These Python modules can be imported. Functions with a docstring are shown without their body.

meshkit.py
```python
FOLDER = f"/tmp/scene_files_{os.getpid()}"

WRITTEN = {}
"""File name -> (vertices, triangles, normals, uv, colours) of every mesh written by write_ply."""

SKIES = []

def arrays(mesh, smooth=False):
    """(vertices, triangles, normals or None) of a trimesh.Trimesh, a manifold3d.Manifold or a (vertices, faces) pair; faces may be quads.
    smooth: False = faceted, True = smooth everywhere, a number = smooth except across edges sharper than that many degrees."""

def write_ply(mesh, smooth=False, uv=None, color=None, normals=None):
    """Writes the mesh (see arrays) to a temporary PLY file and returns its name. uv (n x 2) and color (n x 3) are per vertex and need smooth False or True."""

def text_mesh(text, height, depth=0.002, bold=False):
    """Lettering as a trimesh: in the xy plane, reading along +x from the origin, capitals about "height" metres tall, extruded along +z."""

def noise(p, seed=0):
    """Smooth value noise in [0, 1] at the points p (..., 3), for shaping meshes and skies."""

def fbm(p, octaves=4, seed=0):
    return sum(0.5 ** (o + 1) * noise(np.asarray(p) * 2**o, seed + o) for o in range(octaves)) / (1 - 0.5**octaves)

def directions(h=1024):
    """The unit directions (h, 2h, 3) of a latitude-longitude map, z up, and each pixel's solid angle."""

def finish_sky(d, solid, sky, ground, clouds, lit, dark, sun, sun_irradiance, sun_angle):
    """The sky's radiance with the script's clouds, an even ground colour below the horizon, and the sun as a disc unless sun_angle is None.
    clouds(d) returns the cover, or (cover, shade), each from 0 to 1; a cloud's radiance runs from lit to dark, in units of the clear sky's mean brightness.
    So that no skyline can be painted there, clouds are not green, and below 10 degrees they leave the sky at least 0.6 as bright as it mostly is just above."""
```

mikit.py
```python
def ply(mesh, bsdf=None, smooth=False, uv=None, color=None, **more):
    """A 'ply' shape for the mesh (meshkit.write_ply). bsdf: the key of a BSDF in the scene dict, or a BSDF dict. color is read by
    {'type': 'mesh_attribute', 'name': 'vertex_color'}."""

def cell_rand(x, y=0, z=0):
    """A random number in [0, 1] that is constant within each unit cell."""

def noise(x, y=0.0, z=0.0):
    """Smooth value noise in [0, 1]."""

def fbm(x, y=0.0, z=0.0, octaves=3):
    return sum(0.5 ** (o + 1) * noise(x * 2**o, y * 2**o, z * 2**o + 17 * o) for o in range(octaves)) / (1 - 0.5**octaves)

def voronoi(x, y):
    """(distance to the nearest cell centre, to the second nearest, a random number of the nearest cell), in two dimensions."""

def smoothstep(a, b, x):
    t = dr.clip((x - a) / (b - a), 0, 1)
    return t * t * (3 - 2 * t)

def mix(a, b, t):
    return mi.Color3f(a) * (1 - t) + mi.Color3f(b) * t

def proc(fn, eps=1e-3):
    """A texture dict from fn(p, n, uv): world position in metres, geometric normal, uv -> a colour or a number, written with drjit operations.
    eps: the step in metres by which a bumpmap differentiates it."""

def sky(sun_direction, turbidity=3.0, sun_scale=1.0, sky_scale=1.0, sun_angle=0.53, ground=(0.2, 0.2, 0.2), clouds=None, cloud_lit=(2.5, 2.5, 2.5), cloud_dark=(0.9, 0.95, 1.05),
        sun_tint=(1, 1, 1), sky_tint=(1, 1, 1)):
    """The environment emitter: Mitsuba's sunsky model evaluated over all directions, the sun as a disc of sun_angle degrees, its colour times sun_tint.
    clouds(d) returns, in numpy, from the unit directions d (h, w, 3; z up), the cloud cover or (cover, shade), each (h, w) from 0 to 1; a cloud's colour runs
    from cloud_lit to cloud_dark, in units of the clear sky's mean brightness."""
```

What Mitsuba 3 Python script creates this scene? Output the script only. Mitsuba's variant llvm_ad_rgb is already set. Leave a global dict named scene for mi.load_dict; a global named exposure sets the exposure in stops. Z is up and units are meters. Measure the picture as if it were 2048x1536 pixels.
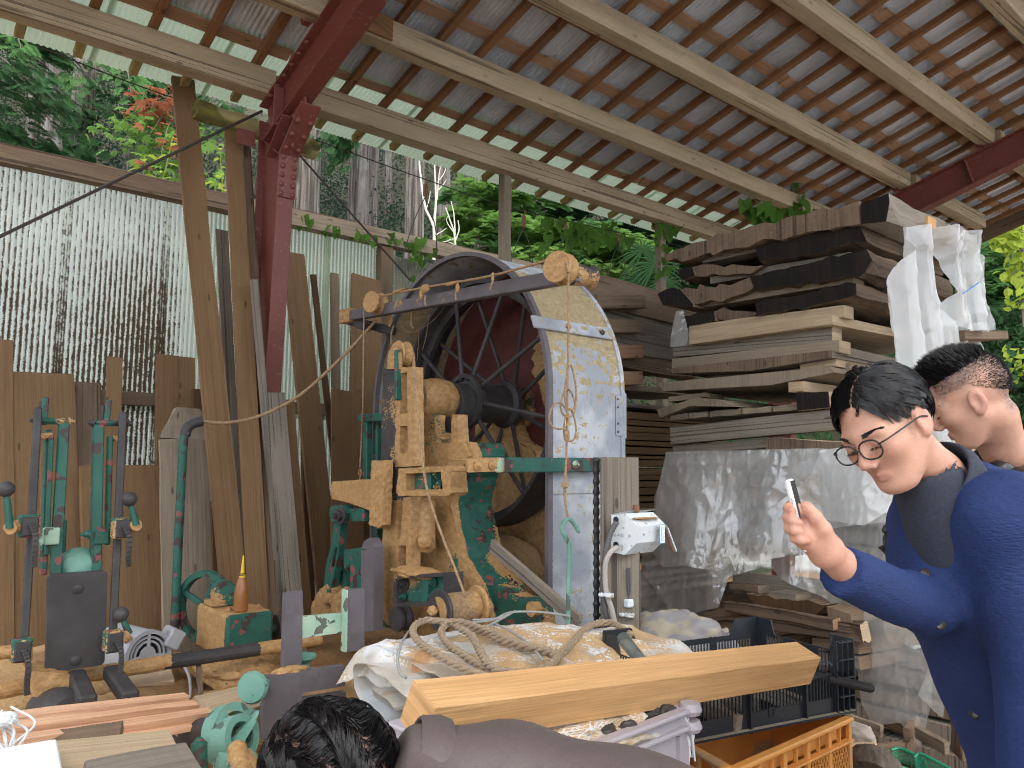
"""Old timber sawmill under an open shed: band saw, carriage, leaning boards, slab stacks and three visitors."""
import math, re
import numpy as np, trimesh, manifold3d as m3
import mitsuba as mi, drjit as dr, mikit, meshkit
from mikit import proc, noise, fbm, voronoi, smoothstep, mix, cell_rand
T = mi.ScalarTransform4f
scene, labels = {}, {}
exposure = 3.75

# ---------------------------------------------------------------- camera and daylight
YAW, PITCH, ROLL, FPX = math.radians(39.85), math.radians(6.0), math.radians(0.5), 1560.0
fw = np.array([math.sin(YAW)*math.cos(PITCH), math.cos(YAW)*math.cos(PITCH), math.sin(PITCH)])
rt = np.array([math.cos(YAW), -math.sin(YAW), 0.0])
up = np.cross(rt, fw)
up = -rt*math.sin(ROLL) + up*math.cos(ROLL)
eye = np.array([0, 0, 1.45])
scene['camera'] = {'type': 'perspective', 'fov': math.degrees(2*math.atan(1024/FPX)), 'fov_axis': 'x', 'near_clip': 0.05, 'far_clip': 300.0,
                   'to_world': T().look_at(origin=eye.tolist(), target=(eye+fw).tolist(), up=up.tolist())}
SUN = (-0.25, -0.62, 0.75)
scene['sky'] = mikit.sky(SUN, turbidity=3, sun_scale=0.10, sun_angle=40, clouds=lambda d: 1.0, cloud_lit=(2.35, 2.5, 2.75), cloud_dark=(2.2, 2.25, 2.3), ground=(0.12, 0.12, 0.09))

# ---------------------------------------------------------------- materials
PAL = [  # main tone, second tone (stain, heart wood) of each kind of wood
    ((.200, .100, .048), (.120, .058, .028)),   # 0 roof rafters
    ((.370, .290, .195), (.265, .200, .135)),   # 1 roof beams
    ((.330, .255, .120), (.215, .160, .070)),   # 2 weather-yellowed eave wood
    ((.175, .105, .052), (.130, .075, .037)),   # 3 dust-brown leaning boards
    ((.640, .400, .255), (.500, .275, .160)),   # 4 fresh pink cedar strips
    ((.570, .345, .160), (.460, .260, .110)),   # 5 squared orange timber
    ((.215, .185, .150), (.120, .100, .080)),   # 6 weathered grey wood
    ((.010, .0085, .008), (.024, .017, .013)),   # 7 blackened slab wood
    ((.170, .120, .082), (.095, .064, .044)),   # 8 brown slab wood
    ((.310, .185, .115), (.215, .125, .075)),   # 9 roof battens
    ((.235, .190, .140), (.150, .115, .082)),   # 10 stacked boards
    ((.400, .310, .205), (.290, .205, .125)),   # 11 pale sawn edge
    ((.150, .105, .072), (.060, .044, .034)),   # 12 bark and wane
    ((.085, .045, .022), (.050, .028, .015)),   # 13 dark red-brown old batten
]
def wood_fn(p, n, uv):
    k = dr.floor(uv.y / 8.0)
    s = uv.y - 8.0*k
    u = uv.x
    c1, c2 = mi.Color3f(0), mi.Color3f(0)
    for i, (a, b) in enumerate(PAL):
        hit = dr.abs(k - i) < 0.5
        c1 = dr.select(hit, mi.Color3f(a), c1)
        c2 = dr.select(hit, mi.Color3f(b), c2)
    warp = s + 0.010*(noise(u*1.3, s*6.0) - .5) + 0.02*(noise(u*0.5, s*2.0, 3.0) - .5)
    ring = smoothstep(.25, .8, .65*noise(u*0.35, warp*170.0, 7.0) + .35*noise(u*0.6, warp*420.0, 2.0))
    fine = noise(u*9.0, warp*700.0)
    blot = fbm(u*2.2, s*7.0, 5.0, octaves=3)
    col = mix(c1, c2, dr.clip(0.55*ring*ring + 1.5*(blot - .45), 0, 1))
    col = col * (0.86 + 0.28*fine)
    old = dr.select((dr.abs(k - 6) < .5) | (dr.abs(k - 12) < .5) | (dr.abs(k - 1) < .5) | (dr.abs(k - 8) < .5), 1.0, .25)
    crack = smoothstep(.80, .86, noise(u*0.9, warp*120.0, 11.0)) * old
    kd, k2, kr = voronoi(u*2.4, s*8.0)
    knot = smoothstep(.07, .035, kd) * smoothstep(.62, .66, kr)
    return col * (1 - 0.55*crack) * (1 - 0.55*knot)
def wood_bump(p, n, uv):
    return 0.0007*noise(uv.x*5.0, uv.y*420.0) + 0.002*noise(uv.x*12.0, uv.y*60.0, 4.0)
scene['m_wood'] = {'type': 'twosided', 'b': {'type': 'bumpmap', 'scale': 1.0, 'tex': proc(wood_bump), 'b': {'type': 'principled', 'base_color': proc(wood_fn), 'roughness': 0.8, 'specular': 0.18}}}

def flat(name, col, rough=.6, metallic=0.0, **kw):
    scene[name] = {'type': 'twosided', 'b': {'type': 'principled', 'base_color': {'type': 'rgb', 'value': list(col)}, 'roughness': rough, 'metallic': metallic, **kw}}
def tex(name, fn, rough=.6, metallic=0.0, bump=None, **kw):
    b = {'type': 'principled', 'base_color': proc(fn), 'roughness': rough, 'metallic': metallic, **kw}
    if bump: b = {'type': 'bumpmap', 'scale': 1.0, 'tex': proc(bump), 'b': b}
    scene[name] = {'type': 'twosided', 'b': b}
def leafy(name, col, trans=.7, rough=.45):
    scene[name] = {'type': 'principledthin', 'base_color': {'type': 'rgb', 'value': list(col)}, 'roughness': rough, 'diff_trans': trans, 'spec_trans': 0.0}

def roof_fn(p, n, uv):
    d = smoothstep(.55, .75, fbm(p.x*3.0, p.y*3.0, 2.0))
    return mix((.58, .62, .68), (.47, .49, .52), d) * (0.9 + 0.2*cell_rand(dr.floor(p.x/0.64), 3.0))
tex('m_roof', roof_fn, rough=.30, metallic=.35)
def mold_fn(p, n, uv):          # algae and dirt grown on translucent wall sheets: uv = (corrugation phase in turns, height)
    ph = uv.x - dr.floor(uv.x)
    valley = 1 - dr.abs(2*ph - 1)
    age = smoothstep(2.0, 1.45, p.x)
    grow = fbm(p.x*1.1, p.z*0.9, 4.0) + 0.35*smoothstep(3.3, 2.3, p.z) - .12
    speck = noise(p.x*190.0, p.z*170.0) * .55 + noise(p.x*60.0, p.z*42.0, 2.0) * .45
    m = smoothstep(.50, .58, speck*.62 + valley*.55*age + (grow - .5)*.75*age - .27 + .10*age - .16*(1 - age))
    base = mix((.88, .92, .86), mix((.86, .89, .84), (.50, .58, .44), smoothstep(.25, .55, valley)), 1 - age)
    return mix(base, (.135, .098, .062), m)
scene['m_fiberglass'] = {'type': 'principledthin', 'base_color': proc(mold_fn), 'roughness': .4, 'diff_trans': 1.4, 'spec_trans': 0.0}
leafy('m_eave_sheet', (.50, .60, .46), .40)

def red_fn(p, n, uv):
    f = fbm(p.x*5.0, p.y*5.0, p.z*5.0)
    spot = smoothstep(.80, .84, noise(p.x*60.0, p.y*60.0, p.z*60.0))
    return mix(mix((.165, .040, .030), (.120, .034, .026), f), (.16, .11, .085), spot*.6)
tex('m_red', red_fn, rough=.55)
flat('m_iron', (.055, .052, .052), .5, .4)
flat('m_black', (.018, .018, .02), .5)
flat('m_darkwire', (.035, .025, .02), .6)

# ---------------------------------------------------------------- helpers
def numbered(key):
    if key not in labels and key not in scene and not any(k.startswith(key + '__') for k in _seen): return key
    i = 1
    while True:
        k = f'{key}_{i:03d}'
        if k not in labels and k not in scene and k not in _seen: return k
        i += 1
_seen = set()
_count = {}
def put(name, mesh, bsdf, parent=None, smooth=False, uv=None, color=None, **lab):
    """One entry of the scene; name gets a number if it is taken."""
    key = f'{parent}__{name}' if parent else name
    n = _count.get(key, 0); _count[key] = n + 1
    if n: key = f'{key}_{n:03d}'
    if isinstance(mesh, tuple) and len(mesh) == 3: mesh, uv = (mesh[0], mesh[1]), mesh[2]
    scene[key] = mikit.ply(mesh, bsdf, smooth, uv=uv, color=color)
    if lab: labels[key] = lab
    return key
def thing(name, label, category, group=None):
    n = _count.get(name, 0); _count[name] = n + 1
    key = f'{name}_{n:03d}' if n else name
    labels[key] = {'label': label, 'category': category}
    if group: labels[key]['group'] = group
    return key
def tag(key, label, category, group=None, kind=None):
    labels[key] = {'label': label, 'category': category}
    if group: labels[key]['group'] = group
    if kind: labels[key]['kind'] = kind
    return key
def unit(v):
    v = np.asarray(v, float); return v/np.linalg.norm(v)
R0 = np.random.default_rng(11)

class MB:
    """Collects pieces (vertices, triangles or quads, optional uv) into one mesh."""
    def __init__(s): s.v, s.f, s.u, s.n = [], [], [], 0
    def add(s, v, f, u=None):
        if hasattr(v, 'vertices'): v, f = v.vertices, v.faces
        v = np.asarray(v, float); f = np.asarray(f, int)
        if f.shape[1] == 4: f = np.vstack([f[:, [0, 1, 2]], f[:, [0, 2, 3]]])
        s.v.append(v); s.f.append(f + s.n); s.u.append(np.zeros((len(v), 2)) if u is None else np.asarray(u, float)); s.n += len(v)
        return s
    def out(s): return np.vstack(s.v), np.vstack(s.f), np.vstack(s.u)
    def mesh(s): return np.vstack(s.v), np.vstack(s.f)

def frame(d, hint=(0, 0, 1)):
    """Right-handed (across, through, along) for the direction d; across lies close to hint."""
    d = unit(d); h = np.asarray(hint, float)
    a = h - d*(h @ d)
    if np.linalg.norm(a) < 1e-6: a = np.cross(d, [1, 0, 0.3])
    a = unit(a); b = np.cross(d, a)
    return a, b, d
def wood_ext(poly, p0, p1, hint=(0, 0, 1), pal=0, nseg=1, wob=0.0, seed=None, endcol=None, poly1=None, bow=0.0):
    """A timber from p0 to p1 whose section is the polygon poly of (across, through); uv carries grain and kind."""
    rng = np.random.default_rng(seed if seed is not None else int(R0.integers(1 << 30)))
    p0, p1 = np.asarray(p0, float), np.asarray(p1, float)
    a, b, d = frame(p1 - p0, hint); L = np.linalg.norm(p1 - p0)
    q = np.asarray(poly, float); q1 = q if poly1 is None else np.asarray(poly1, float); n = len(q)
    off = 1 + 5*rng.random(); uo = rng.random()*50
    t = np.linspace(0, 1, nseg + 1)
    wv = rng.normal(0, wob, (nseg + 1, n, 2)) if wob else np.zeros((nseg + 1, n, 2))
    if wob:
        k = np.array([.25, .5, .25])
        if nseg > 3: wv = np.apply_along_axis(lambda c: np.convolve(np.pad(c, 1, mode='edge'), k, 'valid'), 0, wv)
    Q = q[None]*(1 - t)[:, None, None] + q1[None]*t[:, None, None] + wv
    V = p0 + t[:, None, None]*(p1 - p0) + Q[..., :1]*a + Q[..., 1:]*b + (bow*4*t*(1 - t))[:, None, None]*b
    s = Q[..., 0] + .73*Q[..., 1]
    uvs = np.stack([np.broadcast_to(uo + t[:, None]*L, s.shape), 8.0*pal + off + s], -1)
    mb = MB(); m = nseg + 1
    for i in range(n):
        j = (i + 1) % n
        vv = np.vstack([V[:, i], V[:, j]]); uu = np.vstack([uvs[:, i], uvs[:, j]])
        r = np.arange(nseg)
        mb.add(vv, np.stack([r, r + m, r + 1 + m, r + 1], 1), uu)
    ep = pal if endcol is None else endcol
    for e, rev in ((0, True), (nseg, False)):
        c = V[e].mean(0); vv = np.vstack([V[e], c])
        qq = np.vstack([Q[e], Q[e].mean(0)])
        uu = np.stack([uo + qq[:, 1]*1.3, 8.0*ep + off + qq[:, 0]], 1)
        i = np.arange(n); j = (i + 1) % n
        f = np.stack([i, j, np.full(n, n)], 1)
        mb.add(vv, f[:, ::-1] if rev else f, uu)
    return mb.out()
def rect(w, t, ch=0.0):
    w, t = w/2, t/2
    if not ch: return [(-w, -t), (w, -t), (w, t), (-w, t)]
    return [(-w + ch, -t), (w - ch, -t), (w, -t + ch), (w, t - ch), (w - ch, t), (-w + ch, t), (-w, t - ch), (-w, -t + ch)]
def plank(p0, p1, w, t, hint=(0, 0, 1), pal=0, ch=0.003, **k): return wood_ext(rect(w, t, ch), p0, p1, hint, pal, **k)
def box(c, size, R=None, ch=0.004):
    """A box with chamfered edges (convex hull of its cut corners)."""
    s = np.asarray(size, float)/2; ch = min(ch, *(s*.9))
    pts = []
    for sx in (-1, 1):
        for sy in (-1, 1):
            for sz in (-1, 1):
                g = np.array([sx, sy, sz])
                for k in range(3):
                    q = s - ch; q = q.copy(); q[k] = s[k]; pts.append(g*q)
    m = trimesh.convex.convex_hull(np.array(pts))
    v = np.array(m.vertices)
    if R is not None: v = v @ np.asarray(R, float).T
    return v + np.asarray(c, float), np.array(m.faces)
def bar(p0, p1, w, t, hint=(0, 0, 1), ch=0.004):
    a, b, d = frame(np.subtract(p1, p0), hint); L = np.linalg.norm(np.subtract(p1, p0))
    return box((np.asarray(p0) + p1)/2, (w, t, L), np.stack([a, b, d], 1), ch)
def tube(pts, r, n=8, caps=True, closed=False):
    p = np.asarray(pts, float); m = len(p); r = np.broadcast_to(np.asarray(r, float), (m,))
    tg = np.gradient(p, axis=0) if not closed else np.roll(p, -1, 0) - np.roll(p, 1, 0)
    tg /= np.maximum(np.linalg.norm(tg, axis=1, keepdims=True), 1e-9)
    a = np.cross(tg[0], [0, 0, 1.0]); a = np.cross(tg[0], [1.0, 0, 0]) if np.linalg.norm(a) < .1 else a; a = unit(a)
    A = []
    for i in range(m):
        a = unit(a - tg[i]*(a @ tg[i])); A.append(a)
    A = np.array(A); B = np.cross(tg, A)
    th = np.arange(n)*2*np.pi/n
    v = (p[:, None] + r[:, None, None]*(np.cos(th)[None, :, None]*A[:, None] + np.sin(th)[None, :, None]*B[:, None])).reshape(-1, 3)
    i, j = np.meshgrid(np.arange(m if closed else m - 1), np.arange(n), indexing='ij'); i, j = i.ravel(), j.ravel()
    i2, j2 = (i + 1) % m, (j + 1) % n
    f = np.stack([i*n + j, i*n + j2, i2*n + j2, i2*n + j], 1)
    f = np.vstack([f[:, [0, 1, 2]], f[:, [0, 2, 3]]])
    if caps and not closed:
        v = np.vstack([v, p[0], p[-1]]); k = np.arange(n)
        f = np.vstack([f, np.stack([np.full(n, m*n), (k + 1) % n, k], 1), np.stack([np.full(n, m*n + 1), (m-1)*n + k, (m-1)*n + (k + 1) % n], 1)])
    return v, f
def cyl(p0, p1, r, n=16, r1=None):
    return lathe([(0, 0), (r, 0), (r if r1 is None else r1, 1), (0, 1)], p0, p1, n)
def lathe(prof, p0, p1, n=20):
    """prof: (radius, fraction of the way from p0 to p1)."""
    p0, p1 = np.asarray(p0, float), np.asarray(p1, float); a, b, d = frame(p1 - p0, (0.12, .97, .2))
    th = np.arange(n)*2*np.pi/n; pr = np.asarray(prof, float); m = len(pr)
    v = (p0 + pr[:, 1, None, None]*(p1 - p0) + pr[:, 0, None, None]*(np.cos(th)[None, :, None]*a + np.sin(th)[None, :, None]*b)).reshape(-1, 3)
    i, j = np.meshgrid(np.arange(m - 1), np.arange(n), indexing='ij'); i, j = i.ravel(), j.ravel()
    return v, np.stack([i*n + j, i*n + (j + 1) % n, (i + 1)*n + (j + 1) % n, (i + 1)*n + j], 1)[:, ::-1]
def curve(pts, n=24):
    """A smooth line through the points (Catmull-Rom)."""
    p = np.asarray(pts, float); q = np.vstack([2*p[0] - p[1], p, 2*p[-1] - p[-2]])
    out = []; per = max(2, n//(len(p) - 1))
    for i in range(1, len(q) - 2):
        t = np.linspace(0, 1, per, endpoint=False)[:, None]
        a, b, c, d = q[i-1], q[i], q[i+1], q[i+2]
        out.append(.5*((2*b) + (-a + c)*t + (2*a - 5*b + 4*c - d)*t*t + (-a + 3*b - 3*c + d)*t**3))
    return np.vstack(out + [p[-1:]])
def sag(p0, p1, s, n=16):
    t = np.linspace(0, 1, n)[:, None]; p = np.asarray(p0)*(1 - t) + np.asarray(p1)*t
    p[:, 2] -= s*4*t[:, 0]*(1 - t[:, 0]); return p
def prism(poly, z0, z1, org=(0, 0, 0), ax=((1, 0, 0), (0, 1, 0), (0, 0, 1)), ch=0):
    """poly: shapely polygon or point list in the (ax0, ax1) plane, extruded along ax2 from z0 to z1."""
    from shapely.geometry import Polygon
    g = poly if hasattr(poly, 'exterior') else Polygon(poly)
    m = trimesh.creation.extrude_polygon(g, z1 - z0, engine='earcut')
    A = np.array([unit(a) for a in ax])
    v = np.array(m.vertices) + [0, 0, z0]; f = np.array(m.faces)
    if np.linalg.det(A) < 0: f = f[:, ::-1]
    return v @ A + np.asarray(org, float), f
def blob(c, r, seed=0, amp=.25, sub=3, freq=2.0, R=None):
    m = trimesh.creation.icosphere(subdivisions=sub); v = np.array(m.vertices)
    k = 1 + amp*2*(meshkit.fbm(v*freq + 7.3*seed + 3, 3, seed) - .5)
    v = v*k[:, None]*np.asarray(r)
    if R is not None: v = v @ np.asarray(R).T
    return v + np.asarray(c, float), np.array(m.faces)
def cat(*ms):
    mb = MB()
    for m in ms: mb.add(m[0], m[1], m[2] if len(m) == 3 else None)
    return mb.mesh()
def catuv(*ms):
    mb = MB()
    for m in ms: mb.add(*m)
    return mb.out()
def rotz(a):
    c, s = math.cos(a), math.sin(a); return np.array([[c, -s, 0], [s, c, 0], [0, 0, 1]])
def rotx(a):
    c, s = math.cos(a), math.sin(a); return np.array([[1, 0, 0], [0, c, -s], [0, s, c]])
def roty(a):
    c, s = math.cos(a), math.sin(a); return np.array([[c, 0, s], [0, 1, 0], [-s, 0, c]])


# ================================================================ the shed
SL = math.tan(math.radians(15.3))
def roof_z(y, c=3.73): return 1.45 + c - SL*y        # underside of the rafters is c = 3.72
shed = thing('timber_shed', 'open timber shed with a corrugated metal roof on red steel frames', 'shed')
BEAMS = [4.61, 3.92, 3.19, 2.45, 1.72, 0.99]
JOINTS = [-1.7, 1.86, 7.62]
for yb in BEAMS:
    for i, (x0, x1) in enumerate(((-1.7, 1.845), (1.885, 7.6), (7.64, 10.0 if yb != 3.19 else 9.55))):
        if yb in (3.92, 3.19) and i == 2: x1 = 9.5
        zt = roof_z(yb, 3.722)
        h = .165 if yb > 4 else .150
        put('beam', plank((x0, yb, zt - h/2), (x1, yb, zt - h/2), h, .12, pal=1, ch=.006, nseg=14, wob=.003), 'm_wood', shed)
for x in np.arange(-1.6, 10.0, .302):
    x += R0.normal(0, .008); ye = 4.98 + R0.normal(0, .015)
    k = put('rafter', plank((x, -1.6, roof_z(-1.6, 3.7445)), (x, 4.62, roof_z(4.62, 3.7445)), .045, .048, pal=0, nseg=8, wob=.0012), 'm_wood', shed)
    put('rafter_tail', plank((x, 4.622, roof_z(4.622, 3.7445)), (x, ye, roof_z(ye, 3.7445)), .045, .048, pal=2, nseg=2, wob=.001), 'm_wood', shed)
for y in np.arange(4.48, -.2, -.362):
    for x0, x1 in ((-1.7, 1.9), (1.91, 5.2), (5.21, 8.2), (8.21, 10.0)):
        yy = y + R0.normal(0, .012); w = .085 + R0.normal(0, .008)
        put('batten', wood_ext(rect(w, .014, .002), (x0, yy, roof_z(yy, 3.777)), (x1, yy, roof_z(yy, 3.777)), (0, 1, -SL), 9, nseg=16, wob=.003), 'm_wood', shed)
for y, w in ((4.77, .17), ):
    for x0, x1 in ((-1.7, 2.2), (2.205, 6.1), (6.105, 10.0)):
        put('eave_board', wood_ext(rect(w, .014, .002), (x0, y, roof_z(y, 3.777)), (x1, y, roof_z(y, 3.777)), (0, 1, -SL), 2, nseg=16, wob=.003), 'm_wood', shed)
def corrugated(org, ex, ey, w, L, amp=.0045, pitch=.0318, per=8, rows=1, phase=0.0):
    """Sheet with waves across ex; uv = (turns, metres)."""
    ex, ey = unit(ex), unit(ey); nn = np.cross(ex, ey)
    m = int(round(w/pitch*per)); s = np.linspace(0, w, m + 1); t = np.linspace(0, L, rows + 1)
    z = amp*np.cos(2*np.pi*s/pitch)
    v = np.asarray(org) + s[None, :, None]*ex + t[:, None, None]*ey + (z[None, :, None])*nn
    u = np.stack([np.broadcast_to(s[None]/pitch + phase, (rows+1, m+1)), np.broadcast_to(t[:, None], (rows+1, m+1))], -1)
    i, j = np.meshgrid(np.arange(rows), np.arange(m), indexing='ij'); i, j = i.ravel(), j.ravel()
    k = m + 1
    return v.reshape(-1, 3), np.stack([i*k + j, i*k + j + 1, (i+1)*k + j + 1, (i+1)*k + j], 1), u.reshape(-1, 2)
for y0, y1, mm, dz in ((5.07, 4.43, 'm_eave_sheet', 0), (4.50, 2.70, 'm_roof', .012), (2.76, .95, 'm_roof', .020), (1.0, -1.6, 'm_roof', .028)):
    for k in range(18):
        x = -1.75 + k*.66
        o = np.array([x, y0, roof_z(y0, 3.792 + dz) + .003*(k % 2)])
        put('roof_sheet', corrugated(o, (1, 0, 0), (0, -1, SL), .69, (y0 - y1)*math.hypot(1, SL), rows=1), mm, shed, smooth=True)
put('verge_board', plank((10.04, -.3, roof_z(-.3, 3.70)), (10.04, 5.05, roof_z(5.05, 3.70)), .20, .025, pal=8, nseg=8, wob=.002), 'm_wood', shed)
put('verge_board', plank((10.065, -.3, roof_z(-.3, 3.79)), (10.065, 5.05, roof_z(5.05, 3.79)), .10, .02, pal=1, nseg=8, wob=.002), 'm_wood', shed)
# red steel frames: an H-beam rafter and a haunched column each
def ibeam(p0, p1, h, wf, tw=.009, tf=.011, hint=(0, 0, 1)):
    a, b, d = frame(np.subtract(p1, p0), hint); p0, p1 = np.asarray(p0), np.asarray(p1)
    return cat(bar(p0, p1, h - 2*tf, tw, hint, .001), bar(p0 + a*(h/2 - tf/2), p1 + a*(h/2 - tf/2), tf, wf, hint, .002), bar(p0 - a*(h/2 - tf/2), p1 - a*(h/2 - tf/2), tf, wf, hint, .002))
def rivet(p, n, r=.017, h=.014):
    return lathe([(r*1.05, 0), (r, .25), (r*.8, .6), (r*.45, .9), (0, 1)], p, np.asarray(p) + unit(n)*h, 10)
for fi, xf in enumerate((1.86, 7.60)):
    fr = f'{shed}__steel_frame' + ('_001' if fi else '')
    hb = .27
    c0 = 3.722 - .168 - hb/2/math.cos(math.radians(15.3))
    labels[fr] = {'label': 'red steel frame at the machine, column in view' if fi == 0 else 'red steel frame over the slab stack'}
    put('rafter_beam', ibeam((xf, -1.6, roof_z(-1.6, c0)), (xf, 4.66, roof_z(4.66, c0)), hb, .12), 'm_red', fr)
    yo, zt = 4.70, roof_z(4.70, c0) + .05
    # column: outer flange upright, inner flange leaning out from the haunch
    web = prism([(4.36, 3.30), (4.50, 0.9), (4.50, -.3), (yo, -.3), (yo, zt), (4.18, roof_z(4.18, c0) + .06), (4.12, 3.50)], -.005, .005, (xf, 0, 0), ((0, 1, 0), (0, 0, 1), (1, 0, 0)))
    put('column', cat(web, bar((xf, yo + .006, -.3), (xf, yo + .006, zt), .10, .012, (1, 0, 0), .002), bar((xf, 4.497, -.3), (xf, 4.497, .93), .10, .012, (1, 0, 0), .002),
                      bar((xf, 4.497, .9), (xf, 4.36, 3.30), .10, .012, (1, 0, 0), .002), bar((xf, 4.37, 3.30), (xf, 4.68, 3.50), .10, .01, (1, 0, 0), .002)), 'm_red', fr)
    put('haunch_plate', cat(bar((xf, 4.363, 3.04), (xf, 4.345, 3.30), .115, .014, (1, 0, 0), .002), bar((xf, 4.347, 3.295), (xf, 4.06, 3.515), .125, .014, (1, 0, 0), .002)), 'm_red', fr)
    put('stiffener', cat(box((xf - .045, 4.40, 3.42), (.065, .008, .30), rotx(.9)), box((xf - .045, 4.42, 3.62), (.065, .008, .25), None)), 'm_red', fr)
    for s in (-1, 1):
        for k in range(5):
            put('bolt', rivet((xf + s*.036, 4.356 - .0042*k, 3.06 + .055*k), (0, -1, -.1)), 'm_red', fr)
        for k in range(3):
            y = 4.30 - .075*k
            put('bolt', rivet((xf + s*.038, y - .004, 3.322 + (4.30 - y)*.767), (0, -.6, -.8)), 'm_red', fr)
    for k in range(6):
        y = 4.55 - .10*k
        put('bolt', rivet((xf - .045, y, roof_z(y, c0) + .118), (0, 0, -1)), 'm_red', fr)
        if k < 4: put('bolt', rivet((xf - .012, 4.26 + .05*(k % 2), 3.33 + .09*k), (-1, 0, 0)), 'm_red', fr)
    for y in BEAMS[1:4]:
        put('cleat', cat(box((xf - .09, y + .065, roof_z(y, 3.722) - .12), (.05, .008, .11)), box((xf - .09, y + .04, roof_z(y, 3.722) - .168), (.05, .06, .008))), 'm_red', fr)
for y in (2.6, 2.05):
    put('stiffener', box((7.558, y, roof_z(y, 3.722 - .168 - .14)), (.07, .008, .235), rotx(-.26)), 'm_red', f'{shed}__steel_frame_001')
# splice boards, props and rails
put('splice_board', cat(plank((1.92, 3.853, 4.03), (2.26, 3.853, 4.03), .14, .022, pal=1)), 'm_wood', shed)
for (x0, y0) in ((7.62, 3.19), (7.62, 2.45)):
    z = roof_z(y0, 3.722)
    put('wedge_block', plank((x0 + .02, y0 - .075, z - .06), (x0 + .30, y0 - .075, z - .10), .10, .035, pal=11), 'm_wood', shed)
for x, z0 in ((3.80, 0.3), (5.713, 0.3)):
    put('post', plank((x, 4.66, z0), (x, 4.66, roof_z(4.66, 3.722) - .02), .075, .075, (1, 0, 0), pal=10, nseg=4, wob=.002), 'm_wood', shed)
put('mossy_pole', tube(np.stack([np.linspace(1.46, 2.27, 14), np.full(14, 4.86) + .01*np.sin(np.arange(14)), np.linspace(3.655, 3.600, 14)], 1), .062 + .006*np.sin(np.arange(14)*1.7), 12)
    , 'm_mosspole', shed, smooth=40, label='round mossy pole under the eave')
def moss_fn(p, n, uv):
    m = smoothstep(.42, .55, fbm(p.x*6.0, p.y*9.0, p.z*9.0))
    return mix((.30, .24, .11), mix((.07, .055, .02), (.16, .15, .03), noise(p.x*22.0, p.y*30.0, p.z*30.0)), m)
tex('m_mosspole', moss_fn, .85)
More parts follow.
